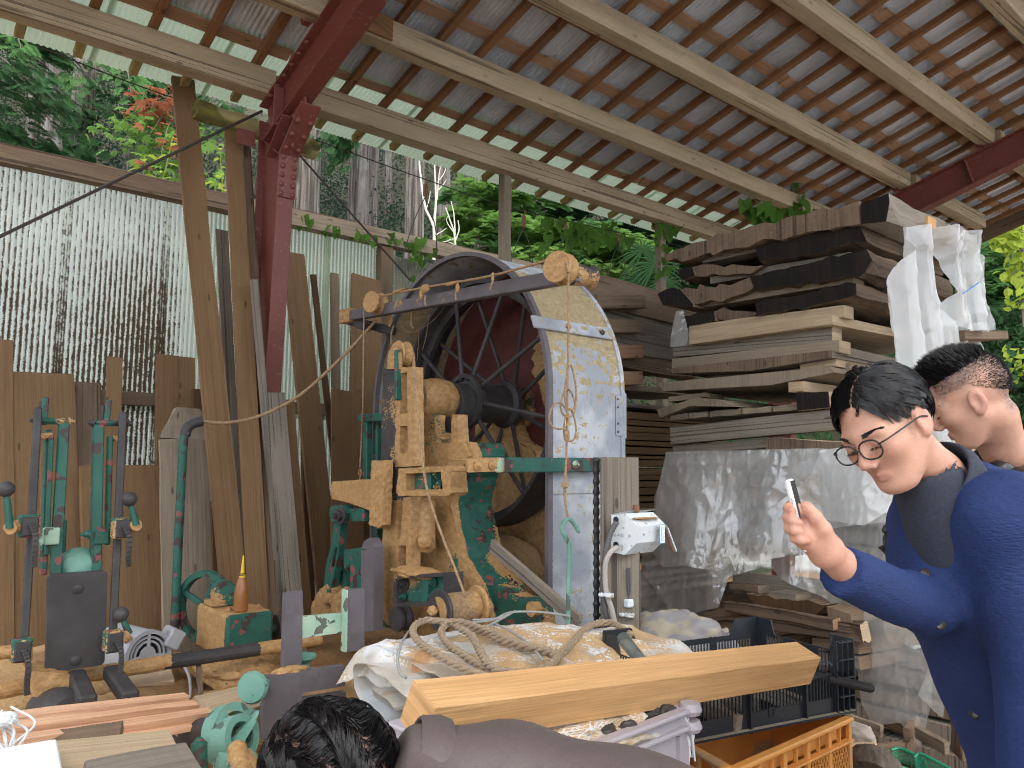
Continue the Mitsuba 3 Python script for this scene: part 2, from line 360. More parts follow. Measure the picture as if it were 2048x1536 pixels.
# stay rods
for a, b, r in (((0.404,4.750,2.548), (1.815,4.680,3.682), .009), ((2.036,4.660,3.479), (2.942,4.660,2.757), .007)):
    put('brace_rod', tube([a, b], r, 8), 'm_darkwire', shed)
put('gusset', prism([(0, 0), (.11, 0), (.11, .1), (0, .1)], -.004, .004, (1.66, 4.66, 3.42), ((1, 0, 0), (0, 0, 1), (0, 1, 0))), 'm_red', shed)
# vine leaves on the beams are built with the plants
# ================================================================ translucent back wall
wall = thing('corrugated_sheet_fence', 'tall boundary fence of dirty translucent corrugated sheets behind the leaning boards', 'fence')
WY = 5.70
xs = [-.9 - .62, -.28 - .62 + .62]
x = -1.55; i = 0
while x < 3.35:
    zt, zb = 3.30, 1.90
    dy = .004*(i % 2)
    put('wall_sheet', corrugated((x, WY + dy, zt), (1, 0, 0), (0, 0, -1), .66, 1.50, amp=.006, per=10, phase=0.0), 'm_fiberglass', wall, smooth=True)
    put('wall_sheet', corrugated((x, WY + .012 + dy, 1.86), (1, 0, 0), (0, 0, -1), .66, 1.95, amp=.006, per=10), 'm_fiberglass', wall, smooth=True)
    x += .618; i += 1
while x < 5.6:
    put('wall_sheet', corrugated((x, WY + .03, 3.25), (1, 0, 0), (0, 0, -1), .66, 3.3, amp=.006, per=8), 'm_oldsheet', wall, smooth=True)
    x += .618
flat('m_oldsheet', (.20, .20, .15), .6)
put('top_rail', plank((-1.7, WY - .06, 3.352), (1.98, WY - .06, 3.352), .125, .10, pal=8, nseg=12, wob=.004), 'm_wood', wall)
put('top_rail', plank((1.99, WY - .06, 3.352), (5.6, WY - .06, 3.365), .13, .10, pal=10, nseg=12, wob=.004), 'm_wood', wall)
put('middle_rail', plank((-1.7, WY - .07, 1.875), (3.4, WY - .07, 1.875), .09, .10, pal=8, nseg=12, wob=.004), 'm_wood', wall)
for x in (.03, 3.3):
    put('wall_post', plank((x, WY - .05, -.2), (x, WY - .05, 3.28), .12, .09, (1, 0, 0), pal=8, nseg=6, wob=.003), 'm_wood', wall)
# ================================================================ ground
def ground_mesh(nx=150, ny=150):
    x = np.concatenate([np.linspace(-60, -3, 25), np.linspace(-2.6, 12, 120), np.linspace(13, 90, 26)])
    y = np.concatenate([np.linspace(-40, -3, 16), np.linspace(-2.6, 7.5, 90), np.linspace(8, 70, 60)])
    X, Y = np.meshgrid(x, y, indexing='ij')
    ss = lambda a, b, v: (lambda t: t*t*(3 - 2*t))(np.clip((v - a)/(b - a), 0, 1))
    bench = .42*ss(1.9, 2.9, Y)*ss(3.6, 2.6, X)*ss(6.3, 5.8, Y)           # bed of packed sawdust under the saw and carriage
    hill = ss(7.5, 12, Y)*1.2 + np.maximum(Y - 9, 0)*.56 + ss(11.5, 16, X)*np.maximum(X - 12, 0)*.30
    p = np.stack([X, Y, np.zeros_like(X)], -1)
    Z = bench + hill + .05*(meshkit.fbm(p*1.7, 3) - .5) + .05*(meshkit.fbm(p*5, 3) - .5)*(bench > .05) + 1.2*(meshkit.fbm(p*.25, 3) - .5)*(hill > .3)
    v = np.stack([X, Y, Z], -1).reshape(-1, 3); ny = len(y)
    i, j = np.meshgrid(np.arange(len(x) - 1), np.arange(ny - 1), indexing='ij'); i, j = i.ravel(), j.ravel()
    return v, np.stack([i*ny + j, (i+1)*ny + j, (i+1)*ny + j + 1, i*ny + j + 1], 1)
def ground_fn(p, n, uv):
    f = fbm(p.x*2.0, p.y*2.0, 1.0)
    dust = smoothstep(.35, .65, fbm(p.x*1.1, p.y*1.1, 9.0) + .25*smoothstep(1.2, 2.6, p.y)*smoothstep(4.5, 3.2, p.x))
    inside = smoothstep(6.4, 5.9, p.y)*smoothstep(11.0, 10.0, p.x)
    g = .75 + .5*noise(p.x*90.0, p.y*90.0, p.z*90.0)
    shed_c = mix((.12, .095, .07), (.26, .145, .06), dust)
    litter = mix((.050, .036, .020), (.028, .038, .014), f)
    yard = dr.maximum(smoothstep(-1.0, -1.9, p.y), smoothstep(10.2, 10.9, p.x)*smoothstep(8.0, 7.0, p.y))*smoothstep(14.0, 12.5, p.x)
    return mix(mix(litter, shed_c, inside), mix((.50, .49, .47), (.40, .39, .36), f), yard)*g
def ground_bump(p, n, uv): return .006*fbm(p.x*25.0, p.y*25.0, 0.0)
tex('m_ground', ground_fn, .95, bump=ground_bump)
labels[put('ground', ground_mesh(), 'm_ground', smooth=True)] = {'label': 'earth floor covered in sawdust and leaf litter', 'kind': 'structure'}


# ================================================================ plants
def place(base, pos, dirs, nrm, scale):
    """Copies of a small leaf mesh (x along the leaf, z its face) at pos, pointing along dirs with faces towards nrm."""
    bv, bf = np.asarray(base[0], float), np.asarray(base[1], int)
    d = dirs/np.linalg.norm(dirs, axis=1, keepdims=True)
    n = nrm - d*np.sum(nrm*d, 1, keepdims=True); n /= np.maximum(np.linalg.norm(n, axis=1, keepdims=True), 1e-6)
    b = np.cross(n, d); s = np.broadcast_to(np.asarray(scale, float), (len(pos),))[:, None, None]
    v = pos[:, None] + s*(bv[None, :, :1]*d[:, None] + bv[None, :, 1:2]*b[:, None] + bv[None, :, 2:]*n[:, None])
    f = bf[None] + (np.arange(len(pos))*len(bv))[:, None, None]
    return v.reshape(-1, 3), f.reshape(-1, 3)
def leaf(w=.5, fold=.12, droop=.15):
    v = [(0, 0, 0), (.28, w*.5, fold), (.28, 0, 0), (.28, -w*.5, fold), (.65, w*.42, fold*.6 - droop*.4), (.65, 0, -droop*.4), (.65, -w*.42, fold*.6 - droop*.4), (1, 0, -droop)]
    f = [(0, 2, 1), (0, 3, 2), (1, 2, 5), (1, 5, 4), (2, 3, 6), (2, 6, 5), (4, 5, 7), (5, 6, 7)]
    return np.array(v, float), np.array(f)
def palm_leaf(n=5, w=.16):
    mb = MB()
    for k in range(n):
        a = (k - (n - 1)/2)*(2.3/n); L = 1 - .32*abs(k - (n-1)/2)/((n - 1)/2)
        c, s = math.cos(a), math.sin(a)
        q = np.array([(0, 0, 0), (.45*L, w*L, .0), (L, 0, -.10), (.45*L, -w*L, .0)])
        v = np.stack([q[:, 0]*c - q[:, 1]*s, q[:, 0]*s + q[:, 1]*c, q[:, 2]], 1); mb.add(v, [(0, 1, 2, 3)])
    return mb.mesh()
def ivy_leaf():
    v = np.array([(0, 0, 0), (-.12, .38, .03), (.30, .42, .04), (.55, .26, 0), (1.0, 0, -.12), (.55, -.26, 0), (.30, -.42, .04), (-.12, -.38, .03), (.4, 0, -.03)])
    f = [(8, i, (i + 1) % 8) for i in range(8)]
    return v, np.array([(a, c, b) for a, b, c in f])
def frond(seed=0, n=7):
    """A flat feathery conifer spray, 1 long: a midrib with side shoots that carry small scale leaves."""
    r = np.random.default_rng(seed); mb = MB()
    def shoot(o, a, L, w):
        c, s = math.cos(a), math.sin(a)
        q = np.array([(0, -w*.2), (L*.55, -w), (L, 0), (L*.55, w)])
        v = np.stack([o[0] + q[:, 0]*c - q[:, 1]*s, o[1] + q[:, 0]*s + q[:, 1]*c, np.full(4, -.10*o[0]**2) - .08*q[:, 0]], 1)
        mb.add(v, [(0, 1, 2, 3)])
    for k in range(n):
        x = .08 + .86*k/n; L = .42*(1 - .75*(k/n)) + .05
        for s in (-1, 1):
            a = s*(.75 + .15*r.random()); LL = L*(.8 + .4*r.random())
            shoot((x, 0), a, LL, .045)
            for j in range(2):
                xx = x + math.cos(a)*LL*(.35 + .3*j); yy = math.sin(a)*LL*(.35 + .3*j)
                shoot((xx, yy), a - s*.6, LL*.38, .03)
                shoot((xx, yy), a + s*.5, LL*.30, .03)
    shoot((0, 0), 0, 1.0, .02)
    return mb.mesh()
FR = [frond(i) for i in range(4)]
def rand_unit(r, n):
    v = r.normal(size=(n, 3)); return v/np.linalg.norm(v, axis=1, keepdims=True)
def bough(r, o, d, L, n, size, droop=.35, spread=.45):
    """Fronds along a drooping branch; returns (frond mesh, branch path)."""
    d = unit(d); side = unit(np.cross(d, [0, 0, 1])); t = r.random(n)**.7
    path = lambda q: np.asarray(o) + q[:, None]*L*d + np.array([0, 0, -1])*(droop*L*q**2)[:, None]
    p = path(t); sg = r.choice([-1, 1], n)
    off = (r.random(n)*spread*L*(1.15 - t)*sg)[:, None]*side + r.normal(0, .05*L, (n, 3))
    dirs = d*.8 + side*sg[:, None]*r.uniform(.2, .9, (n, 1)) + np.array([0, 0, -1])*r.uniform(.05, .6, (n, 1))
    nr = np.array([0, 0, 1.0]) + r.normal(0, .35, (n, 3))
    mb = MB(); k = r.integers(0, 4, n); sc = size*r.uniform(.6, 1.25, n)
    for i in range(4):
        m = k == i
        if m.any(): mb.add(*place(FR[i], (p + off)[m], dirs[m], nr[m], sc[m]))
    return mb.mesh(), path(np.linspace(0, 1, 6))

def bark_fn(p, n, uv):
    a = fbm(uv.x*26.0, uv.y*1.1, 3.0)
    g = noise(uv.x*90.0, uv.y*3.0)
    l = smoothstep(.58, .7, fbm(uv.x*6.0, uv.y*2.5, 8.0))
    c = mix((.075, .058, .047), (.21, .18, .155), smoothstep(.3, .65, a))
    return mix(c, (.33, .33, .30), l*.4)*(.7 + .6*g)
def bark_bump(p, n, uv): return .03*fbm(uv.x*26.0, uv.y*1.1, 3.0)
tex('m_bark', bark_fn, .9, bump=bark_bump)
leafy('m_leaf_dark', (.026, .060, .030), .6, .4)
leafy('m_leaf_under', (.035, .065, .042), .6, .35)
leafy('m_leaf_mid', (.050, .115, .045), .7, .5)
leafy('m_leaf_light', (.13, .27, .09), .9, .5)
leafy('m_leaf_bright', (.19, .34, .08), .95, .5)
leafy('m_leaf_yellow', (.38, .46, .07), 1.05, .45)
leafy('m_leaf_red', (.36, .13, .07), .9, .5)
leafy('m_leaf_gloss', (.040, .085, .035), .4, .22)
leafy('m_leaf_vine', (.075, .16, .030), .8, .4)
flat('m_twig', (.16, .13, .10), .8)
flat('m_palebark', (.62, .58, .50), .7)

def trunk(x, y, z0, z1, r0, r1, seed=0, lean=(0, 0), n=20, m=30):
    r = np.random.default_rng(seed); t = np.linspace(0, 1, m); th = np.linspace(0, 2*np.pi, n + 1)
    z = z0 + (z1 - z0)*t; rad = r0 + (r1 - r0)*t + .35*r0*np.exp(-t*14)
    q = np.stack([np.cos(th)[None]*np.ones((m, 1)), np.sin(th)[None]*np.ones((m, 1)), z[:, None]*.25*np.ones((1, n+1))], -1)
    k = 1 + .16*(meshkit.fbm(q*[2.2, 2.2, .6] + seed*3.1, 3, seed) - .5)
    v = np.stack([x + lean[0]*t[:, None] + np.cos(th)[None]*rad[:, None]*k, y + lean[1]*t[:, None] + np.sin(th)[None]*rad[:, None]*k, np.broadcast_to(z[:, None], (m, n+1))], -1)
    u = np.stack([np.broadcast_to(th[None]*r0 + seed, (m, n+1)), np.broadcast_to(z[:, None] + seed*5, (m, n+1))], -1)
    i, j = np.meshgrid(np.arange(m-1), np.arange(n), indexing='ij'); i, j = i.ravel(), j.ravel(); w = n + 1
    return v.reshape(-1, 3), np.stack([i*w + j, i*w + j + 1, (i+1)*w + j + 1, (i+1)*w + j], 1), u.reshape(-1, 2)
def hill_z(x, y):
    ss = lambda a, b, v: (lambda t: t*t*(3 - 2*t))(np.clip((v - a)/(b - a), 0, 1))
    return ss(7.5, 12, y)*1.2 + np.maximum(y - 9, 0)*.56 + ss(11.5, 16, x)*np.maximum(x - 12, 0)*.30
# forest trees: pixel-measured bearings, real trunk girths
TREES = [  # x, y, radius, lean, boughs (height, bearing, length, count, size, material), label
    ((2.443,19.227,8.750), .15, 'slender dark cedar trunk, first from the left behind the fence'),
    ((2.430,16.670,8.373), .17, 'straight bare cedar trunk between the slender one and the ivy-clad one'),
    ((2.341,13.307,6.696), .165, 'pale cedar trunk wrapped in ivy at the left of the forest'),
    ((5.290,23.198,10.220), .16, 'thin cedar trunk behind the maple leaves'),
    ((6.814,19.465,9.063), .17, 'dark cedar trunk seen just left of the red column'),
    ((4.980,10.934,6.028), .19, 'thick pale cedar trunk right beside the red column'),
    ((8.078,15.339,7.577), .125, 'left one of the close pair of cedar trunks'),
    ((8.164,15.015,7.509), .135, 'right one of the close pair of cedar trunks'),
    ((10.537,18.791,10.420), .12, 'cedar trunk half hidden behind the close pair'),
    ((14.965,25.519,10.817), .13, 'far cedar trunk in the gap right of the close pair'),
    ((7.619,11.960,6.352), .175, 'thick pale cedar trunk behind the bare white twigs'),
    ((9.109,13.214,7.243), .17, 'brown cedar trunk right of the bare white twigs'),
    ((13.912,18.583,10.497), .2, 'dark cedar trunk half hidden by the bright green tree'),
    ((1.198,19.017,8.309), .2, 'cedar trunk at the left edge outside the view'),
]
for i, ((x, y, z), r, lab) in enumerate(TREES):
    if 'outside' in lab: continue
    t = thing('cedar_tree', lab, 'tree', None)
    zb = float(hill_z(x, y)) - .3
    put('trunk', trunk(x, y, zb, zb + 17, r*1.1, r*.55, i + 1, lean=((R0.random() - .5)*.7, (R0.random() - .5)*.7)), 'm_bark', t, smooth=True)
    rr = np.random.default_rng(100 + i); mb = MB()
    for k in range(14):                       # the crown is high above the eave and shades the slope
        a = rr.random()*6.28; h = zb + 9 + 8*rr.random()
        mb.add(*bough(rr, (x, y, h), (math.cos(a), math.sin(a), .05), 2.4 + 1.2*rr.random(), 16, .95)[0])
    put('crown', mb.mesh(), 'm_leaf_dark', t)
# trees whose crowns close the canopy above the view (their shade keeps the slope dark)
rr = np.random.default_rng(77)
# low boughs at the left
def low_bough_tree(name, lab, cat_, seed, specs, mat, trunk_at=None):
    t = thing(name, lab, cat_); r = np.random.default_rng(seed); mb = MB(); br = MB()
    for (o, tip, n, size) in specs:
        o, tip = np.asarray(o), np.asarray(tip); L = np.linalg.norm(tip - o)
        d = tip - o; dr = .25; d = d + np.array([0, 0, dr*L])
        m, path = bough(r, o, d, np.linalg.norm(d), n, size, droop=dr*L/np.linalg.norm(d)*1.0, spread=.38)
        mb.add(*m); br.add(*tube(path, np.linspace(.018, .004, len(path)), 5))
    put('foliage', mb.mesh(), mat, t); put('branch', br.mesh(), 'm_twig', t)
    return t
low_bough_tree('cypress_bough', 'dark drooping cypress boughs at the far left over the fence', 'tree', 5, [
    ((0.392,11.400,6.670), (1.321,9.618,5.419), 138, 0.26), ((0.554,11.961,6.372), (1.626,10.397,5.520), 138, 0.26), ((0.604,11.356,5.703), (1.504,10.065,4.858), 161, 0.26), ((0.629,10.570,6.513), (1.599,10.556,6.433), 114, 0.24), ((0.481,10.255,4.929), (1.184,9.355,4.344), 103, 0.23)], 'm_leaf_mid')
low_bough_tree('cypress_bough', 'sunlit pale cypress sprays hanging in front of the ivy trunk top', 'tree', 6, [
    ((2.034,11.262,7.238), (1.723,10.507,6.036), 59, 0.21), ((2.302,11.056,7.107), (2.303,10.280,6.075), 59, 0.21), ((0.983,10.274,6.517), (1.074,9.758,5.899), 36, 0.21)], 'm_leaf_light')
low_bough_tree('cypress_bough', 'mid-green cypress boughs between the ivy trunk and the maple', 'tree', 7, [
    ((2.352,13.564,7.622), (3.030,11.969,6.521), 138, 0.26), ((2.455,13.554,7.065), (2.835,11.411,6.048), 138, 0.26), ((3.502,12.569,7.874), (2.788,11.364,6.679), 114, 0.26), ((2.270,12.979,7.605), (3.207,12.237,7.309), 138, 0.29), ((4.051,11.564,7.089), (3.223,10.461,5.845), 114, 0.24)], 'm_leaf_mid')
low_bough_tree('cypress_bough', 'green cypress bough hanging between the red column and the close pair of trunks', 'tree', 8, [
    ((5.756,10.127,7.185), (4.639,9.666,5.882), 161, 0.23), ((5.773,10.144,6.955), (4.962,9.932,5.797), 105, 0.23)], 'm_leaf_mid')
# ivy on the pale trunk
t = thing('ivy_vine', 'small-leaved ivy climbing the pale trunk at the left', 'ivy'); r = np.random.default_rng(9)
(cx, cy, _c) = TREES[2][0]; n = 750
a = r.uniform(3.4, 6.0, n); zz = np.where(r.random(n) < .8, r.uniform(4.2, 6.9, n), r.uniform(3.2, 4.2, n)); rad = .19 + .12*r.random(n)**2
pos = np.stack([cx + np.cos(a)*rad - .06, cy + np.sin(a)*rad, zz], 1)
put('foliage', place(ivy_leaf(), pos, rand_unit(r, n) + [0, 0, -.8], np.stack([np.cos(a), np.sin(a), .3 + 0*a], 1) + r.normal(0, .4, (n, 3)), r.uniform(.05, .10, n)), 'm_leaf_gloss', t)
n = 40; pos = np.array((2.250,12.708,5.883)) + r.normal(0, 1, (n, 3))*[.16, .1, .17]
put('foliage', place(ivy_leaf(), pos, rand_unit(r, n) + [0, 0, -.6], rand_unit(r, n) + [-.3, -1, .6], r.uniform(.14, .24, n)), 'm_leaf_mid', t)
# undergrowth of the slope
r = np.random.default_rng(21); n = 26000
X = r.uniform(-9, 34, n); Y = 9.5 + 30*r.random(n)**1.3
cl = meshkit.fbm(np.stack([X*.5, Y*.5, 0*X], 1), 3, 4)
keep = cl > .40; X, Y = X[keep], Y[keep]; n = len(X)
h = r.random(n)**1.2*(1.0 + 2.2*(meshkit.fbm(np.stack([X*.35, Y*.35, 0*X + 5], 1), 2, 8)))
pos = np.stack([X, Y, hill_z(X, Y) + h], 1)
k5 = 9; pos = (pos[:, None] + r.normal(0, .16, (n, k5, 3))).reshape(-1, 3)
d = rand_unit(r, len(pos))*[1, 1, .5] + [0, -.3, -.2]
tag(put('undergrowth', place(leaf(.55), pos, d, rand_unit(r, len(pos))*.7 + [0, -.4, .8], r.uniform(.055, .13, len(pos))), 'm_leaf_under'), 'dark leafy undergrowth covering the forest slope', 'undergrowth', kind='stuff')
# maple sapling with reddened sprays
t = thing('maple_sapling', 'young maple with yellow-green and red leaves above the fence rail', 'maple'); r = np.random.default_rng(31)
st = MB(); gl, rl, yl = [], [], []
root = np.array((2.323,8.185,4.031)); top = np.array((2.098,7.714,5.016))
st.add(*tube(curve([root, (2.247,7.934,4.414), top], 12), np.linspace(.02, .008, 13), 6))
for (tip, k, L) in (((1.729,7.832,4.494), 'g', 46), ((1.709,7.963,4.621), 'g', 30), ((1.855,7.469,4.469), 'g', 36), ((1.938,7.564,4.222), 'g', 44), ((1.987,7.406,4.116), 'g', 36), ((1.834,7.704,4.792), 'r', 34), ((1.922,7.494,4.828), 'r', 40), ((2.003,7.538,4.969), 'r', 22), ((1.893,7.212,4.198), 'r', 22), ((1.940,7.788,4.489), 'g', 36), ((2.427,7.261,4.407), 'g', 26), ((2.810,7.543,4.801), 'g', 26), ((2.384,7.219,4.018), 'g', 30)):
    a = root + (top - root)*r.uniform(.4, .85); path = curve([a, (a + np.array(tip))/2 + [0, 0, .08], tip], 8)
    st.add(*tube(path, np.linspace(.007, .002, len(path)), 5))
    q = path[r.integers(len(path)//2, len(path), L)] + r.normal(0, 1, (L, 3))*[.13, .11, .05]
    (gl if k == 'g' else rl).append(q)
put('stem', st.mesh(), 'm_twig', t)
for nm, q, m in (('leaves', np.vstack(gl), 'm_leaf_bright'), ('leaves', np.vstack(rl), 'm_leaf_red')):
    n = len(q); k = put(nm, place(palm_leaf(5, .17), q, rand_unit(r, n)*[1, 1, .3] + [-.2, -.3, -.5], [0, -.55, .8] + r.normal(0, .3, (n, 3)), r.uniform(.075, .13, n)), m, t)
    if m == 'm_leaf_red': labels[k] = {'label': 'reddened maple leaves'}
def sapling(lab, base, tips, nleaf, size, mat, seed):
    t = thing('shrub_sapling', lab, 'sapling'); r = np.random.default_rng(seed); st, ps, ds = MB(), [], []
    for tip in tips:
        path = curve([base, (np.asarray(base)*.6 + np.asarray(tip)*.4) + r.normal(0, .03, 3), tip], 10); st.add(*tube(path, np.linspace(.008, .003, len(path)), 5))
        for k in range(nleaf):
            f = .35 + .65*k/(nleaf - 1); p = path[int(f*(len(path) - 1))]
            a = k*2.4 + r.random(); ps.append(p); ds.append((math.cos(a), math.sin(a), .35 - .5*r.random()))
    ps, ds = np.array(ps), np.array(ds); n = len(ps)
    put('stem', st.mesh(), 'm_leaf_yellow', t)
    put('leaves', place(leaf(.46, .08, .25), ps, ds, np.array([[0, -.3, 1.0]]*n) + r.normal(0, .25, (n, 3)), size*r.uniform(.7, 1.2, n)), mat, t)
sapling('pale green sapling with pointed leaves left of the tall leaning plank', (1.854,7.312,3.706), [(1.783,7.304,4.197), (1.961,7.134,4.355), (1.714,7.374,4.107)], 9, .15, 'm_leaf_yellow', 41)
sapling('small bright sapling right of the tall leaning plank', (2.346,6.919,3.578), [(2.296,6.869,4.247), (2.185,6.880,3.890), (2.254,6.812,3.965)], 8, .12, 'm_leaf_yellow', 42)
# bare white twigs
t = thing('bare_shrub', 'leafless shrub with bare white branches above the fence end', 'shrub'); st = MB()
for pts, r0 in (([(4.501,6.690,3.596), (4.475,6.664,3.936), (4.397,6.704,4.118), (4.342,6.715,4.379), (4.300,6.710,4.667)], .017), ([(4.493,6.682,3.701), (4.474,6.655,4.015), (4.470,6.629,4.224), (4.431,6.612,4.590)], .016), ([(4.478,6.622,4.224), (4.475,6.589,4.486), (4.483,6.568,4.590)], .008), ([(4.483,6.604,4.329), (4.515,6.570,4.381), (4.539,6.542,4.444)], .007), ([(4.483,6.590,4.433), (4.517,6.550,4.512), (4.524,6.534,4.591)], .006),
        ([(4.564,6.382,3.546), (4.533,6.372,3.801), (4.486,6.390,3.953), (4.442,6.411,4.081)], .012), ([(4.537,6.369,3.801), (4.514,6.360,4.005), (4.480,6.369,4.147)], .009), ([(4.545,6.370,3.750), (4.565,6.339,3.852), (4.549,6.338,3.954)], .009), ([(4.532,6.379,3.760), (4.500,6.538,3.752), (4.450,6.583,3.725)], .007), ([(4.497,6.656,3.858), (4.547,6.609,3.900), (4.577,6.580,3.932)], .007), ([(4.397,6.704,4.118), (4.414,6.676,4.223), (4.419,6.659,4.317)], .006), ([(4.527,6.374,3.826), (4.478,6.404,3.902), (4.459,6.414,3.953), (4.468,6.401,3.994)], .006), ([(4.541,6.380,3.699), (4.512,6.402,3.719), (4.483,6.424,3.729)], .006)):
    c = curve(pts, 10); st.add(*tube(c, np.linspace(r0, r0*.45, len(c)), 6))
put('branch', st.mesh(), 'm_palebark', t)
# bright tree behind the hood
def tiered(name, lab, cat_, seed, tiers, mat, mat2, size, n):
    t = thing(name, lab, cat_); r = np.random.default_rng(seed); a, b, br = MB(), MB(), MB()
    for (c, w, h) in tiers:
        for k in range(5):
            ang = r.uniform(0, 6.28); L = w*r.uniform(.5, 1.0)
            o = np.asarray(c) + r.normal(0, .12*w, 3)*[1, 1, h/w]
            m, path = bough(r, o, (math.cos(ang), math.sin(ang), .12), L, n, size, droop=.25, spread=.5)
            (a if r.random() < .62 else b).add(*m); br.add(*tube(path, np.linspace(.012, .003, len(path)), 5))
    put('foliage', a.mesh(), mat, t); put('foliage', b.mesh(), mat2, t); put('branch', br.mesh(), 'm_twig', t)
tiered('conifer_tree', 'bright yellow-green conifer with soft tiers behind the saw hood', 'tree', 51,
    [((6.171,8.101,5.107), .7, .3), ((6.373,8.082,4.975), .7, .3), ((5.954,8.080,4.675), .5, .3), ((6.186,7.785,4.452), .9, .3), ((5.931,7.770,4.200), .7, .3), ((6.546,7.602,4.551), .9, .3), ((6.788,7.282,4.459), .9, .3), ((6.891,7.901,5.046), .9, .3), ((7.284,7.130,4.456), .9, .3), ((7.528,6.817,4.299), .9, .3), ((7.937,6.739,4.290), .8, .3), ((6.777,7.081,4.082), .9, .3), ((7.130,6.802,3.959), .9, .3), ((6.208,7.302,4.025), .9, .3)], 'm_leaf_bright', 'm_leaf_light', .21, 56)
tiered('conifer_tree', 'deep green conifer in the shade behind the bright one', 'tree', 52,
    [((8.474,9.338,5.946), 1.4, .6), ((9.196,8.768,5.706), 1.4, .6), ((9.796,8.312,5.381), 1.4, .6), ((8.209,10.203,6.026), 1.3, .6), ((10.280,7.975,4.888), 1.4, .6), ((9.589,8.576,4.715), 1.4, .6), ((8.734,9.246,5.037), 1.4, .6), ((9.172,7.030,4.199), .8, .6), ((10.400,7.281,4.443), 1.2, .6)], 'm_leaf_mid', 'm_leaf_dark', .32, 90)
# fan palm
t = thing('fan_palm', 'windmill palm with grey-green fan leaves beside the second shed post', 'palm'); r = np.random.default_rng(61)
for (c, R_) in (((7.153,6.112,4.080), .42), ((7.130,5.901,3.848), .46), ((7.058,6.113,3.692), .36), ((7.159,5.777,3.618), .30)):
    mb = MB(); base = np.asarray(c)
    for k in range(22):
        a = -2.6 + 5.2*k/21 + r.normal(0, .05); d = np.array([math.sin(a)*.72, -math.sin(a)*.5, math.cos(a)*.8 - .35])
        q = R_*r.uniform(.8, 1.1); p = np.array([base, base + d*q*.5, base + d*q + [0, 0, -.12*q]])
        mb.add(*tube(p, [.010, .012, .001], 4))
    put('fan_leaf', mb.mesh(), 'm_leaf_mid', t)
# trees and bushes to the right of the shed
tiered('conifer_tree', 'blue-green cypress beyond the shed gable at the right edge', 'tree', 71,
    [((16.984,5.489,6.098), 1.6, .8), ((16.863,4.994,5.665), 1.6, .8), ((16.412,5.423,5.278), 1.4, .8), ((16.356,4.883,4.785), 1.6, .8), ((16.098,5.149,4.412), 1.4, .8), ((17.260,4.714,5.287), 1.6, .8), ((17.434,5.930,4.919), 1.5, .8), ((15.720,4.897,3.776), 1.2, .8)], 'm_leaf_light', 'm_leaf_mid', .32, 80)
def bush(lab, seed, blobs, mat, lf, size, name='leafy_bush'):
    t = thing(name, lab, 'bush'); r = np.random.default_rng(seed); P_, N_ = [], []
    for (c, rad, n) in blobs:
        u = rand_unit(r, n); rr_ = rad*(r.random(n)**.4); q = np.asarray(c) + u*rr_[:, None]; P_.append(q); N_.append(u)
    P_, N_ = np.vstack(P_), np.vstack(N_); n = len(P_)
    put('foliage', place(lf, P_, rand_unit(r, n) + N_*.6 + [0, 0, -.3], N_*.5 + r.normal(0, .5, (n, 3)) + [0, 0, .7], size*r.uniform(.6, 1.3, n)), mat, t)
    st = MB()
    for (c, rad, n_) in blobs[:4]: st.add(*tube(curve([np.asarray(c) - [0, 0, rad*1.6], c, np.asarray(c) + r.normal(0, rad*.4, 3)], 8), np.linspace(.02, .006, 9), 5))
    put('stem', st.mesh(), 'm_twig', t)
bush('glossy dark green bush beside the cropped-haired man', 72, [((13.863,4.538,3.366), .6, 420), ((13.794,4.252,3.011), .7, 480), ((13.807,4.651,2.886), .5, 300), ((14.178,4.232,3.688), .55, 300), ((13.666,4.173,2.451), .6, 360), ((14.220,4.874,3.523), .5, 260)], 'm_leaf_gloss', leaf(.5), .15)
bush('yellow-leaved branches under the gable board at the right edge', 73, [((13.356,4.077,5.050), .30, 70), ((13.295,3.904,4.766), .3, 70), ((13.262,3.978,4.427), .22, 36), ((13.011,3.860,3.949), .25, 34), ((13.288,4.117,5.165), .2, 36), ((12.508,3.755,2.999), .3, 40)], 'm_leaf_yellow', leaf(.62), .16)
r = np.random.default_rng(75); n = 9000; X = r.uniform(11.5, 36, n); Y = r.uniform(-14, 14, n)
pos = np.stack([X, Y, hill_z(X, Y) + r.random(n)*3.2], 1); pos = (pos[:, None] + r.normal(0, .25, (n, 12, 3))).reshape(-1, 3)
tag(put('thicket', place(leaf(.55), pos, rand_unit(r, len(pos)), rand_unit(r, len(pos))*.8 + [-.3, 0, .6], r.uniform(.06, .15, len(pos))), 'm_leaf_mid'), 'green thicket on the bank right of the shed', 'undergrowth', kind='stuff')
# vine leaves: on the fence rail, the roof beam and the wire
def vine(lab, seed, spots, mat, size):
    t = thing('creeper_vine', lab, 'vine'); r = np.random.default_rng(seed); st, P_ = MB(), []
    for path, n, sp in spots:
        c = curve(path, 14); st.add(*tube(c, .003, 5)); P_.append(c[r.integers(0, len(c), n)] + r.normal(0, 1, (n, 3))*sp)
    P_ = np.vstack(P_); n = len(P_)
    put('stem', st.mesh(), 'm_twig', t)
    put('leaves', place(ivy_leaf(), P_, rand_unit(r, n)*.5 + [0, 0, -1], rand_unit(r, n)*.5 + [-.5, -.8, .2], size*r.uniform(.6, 1.2, n)), mat, t)
vine('heart-leaved creeper along the fence rail and down beside the hood', 81, [([(2.510,5.600,3.340), (2.942,5.600,3.341), (3.355,5.580,3.351), (3.703,5.570,3.341)], 34, (.05, .01, .03)), ([(3.484,5.550,3.361), (3.577,5.550,3.291), (3.551,5.550,3.111)], 14, (.06, .02, .05))], 'm_leaf_vine', .085)
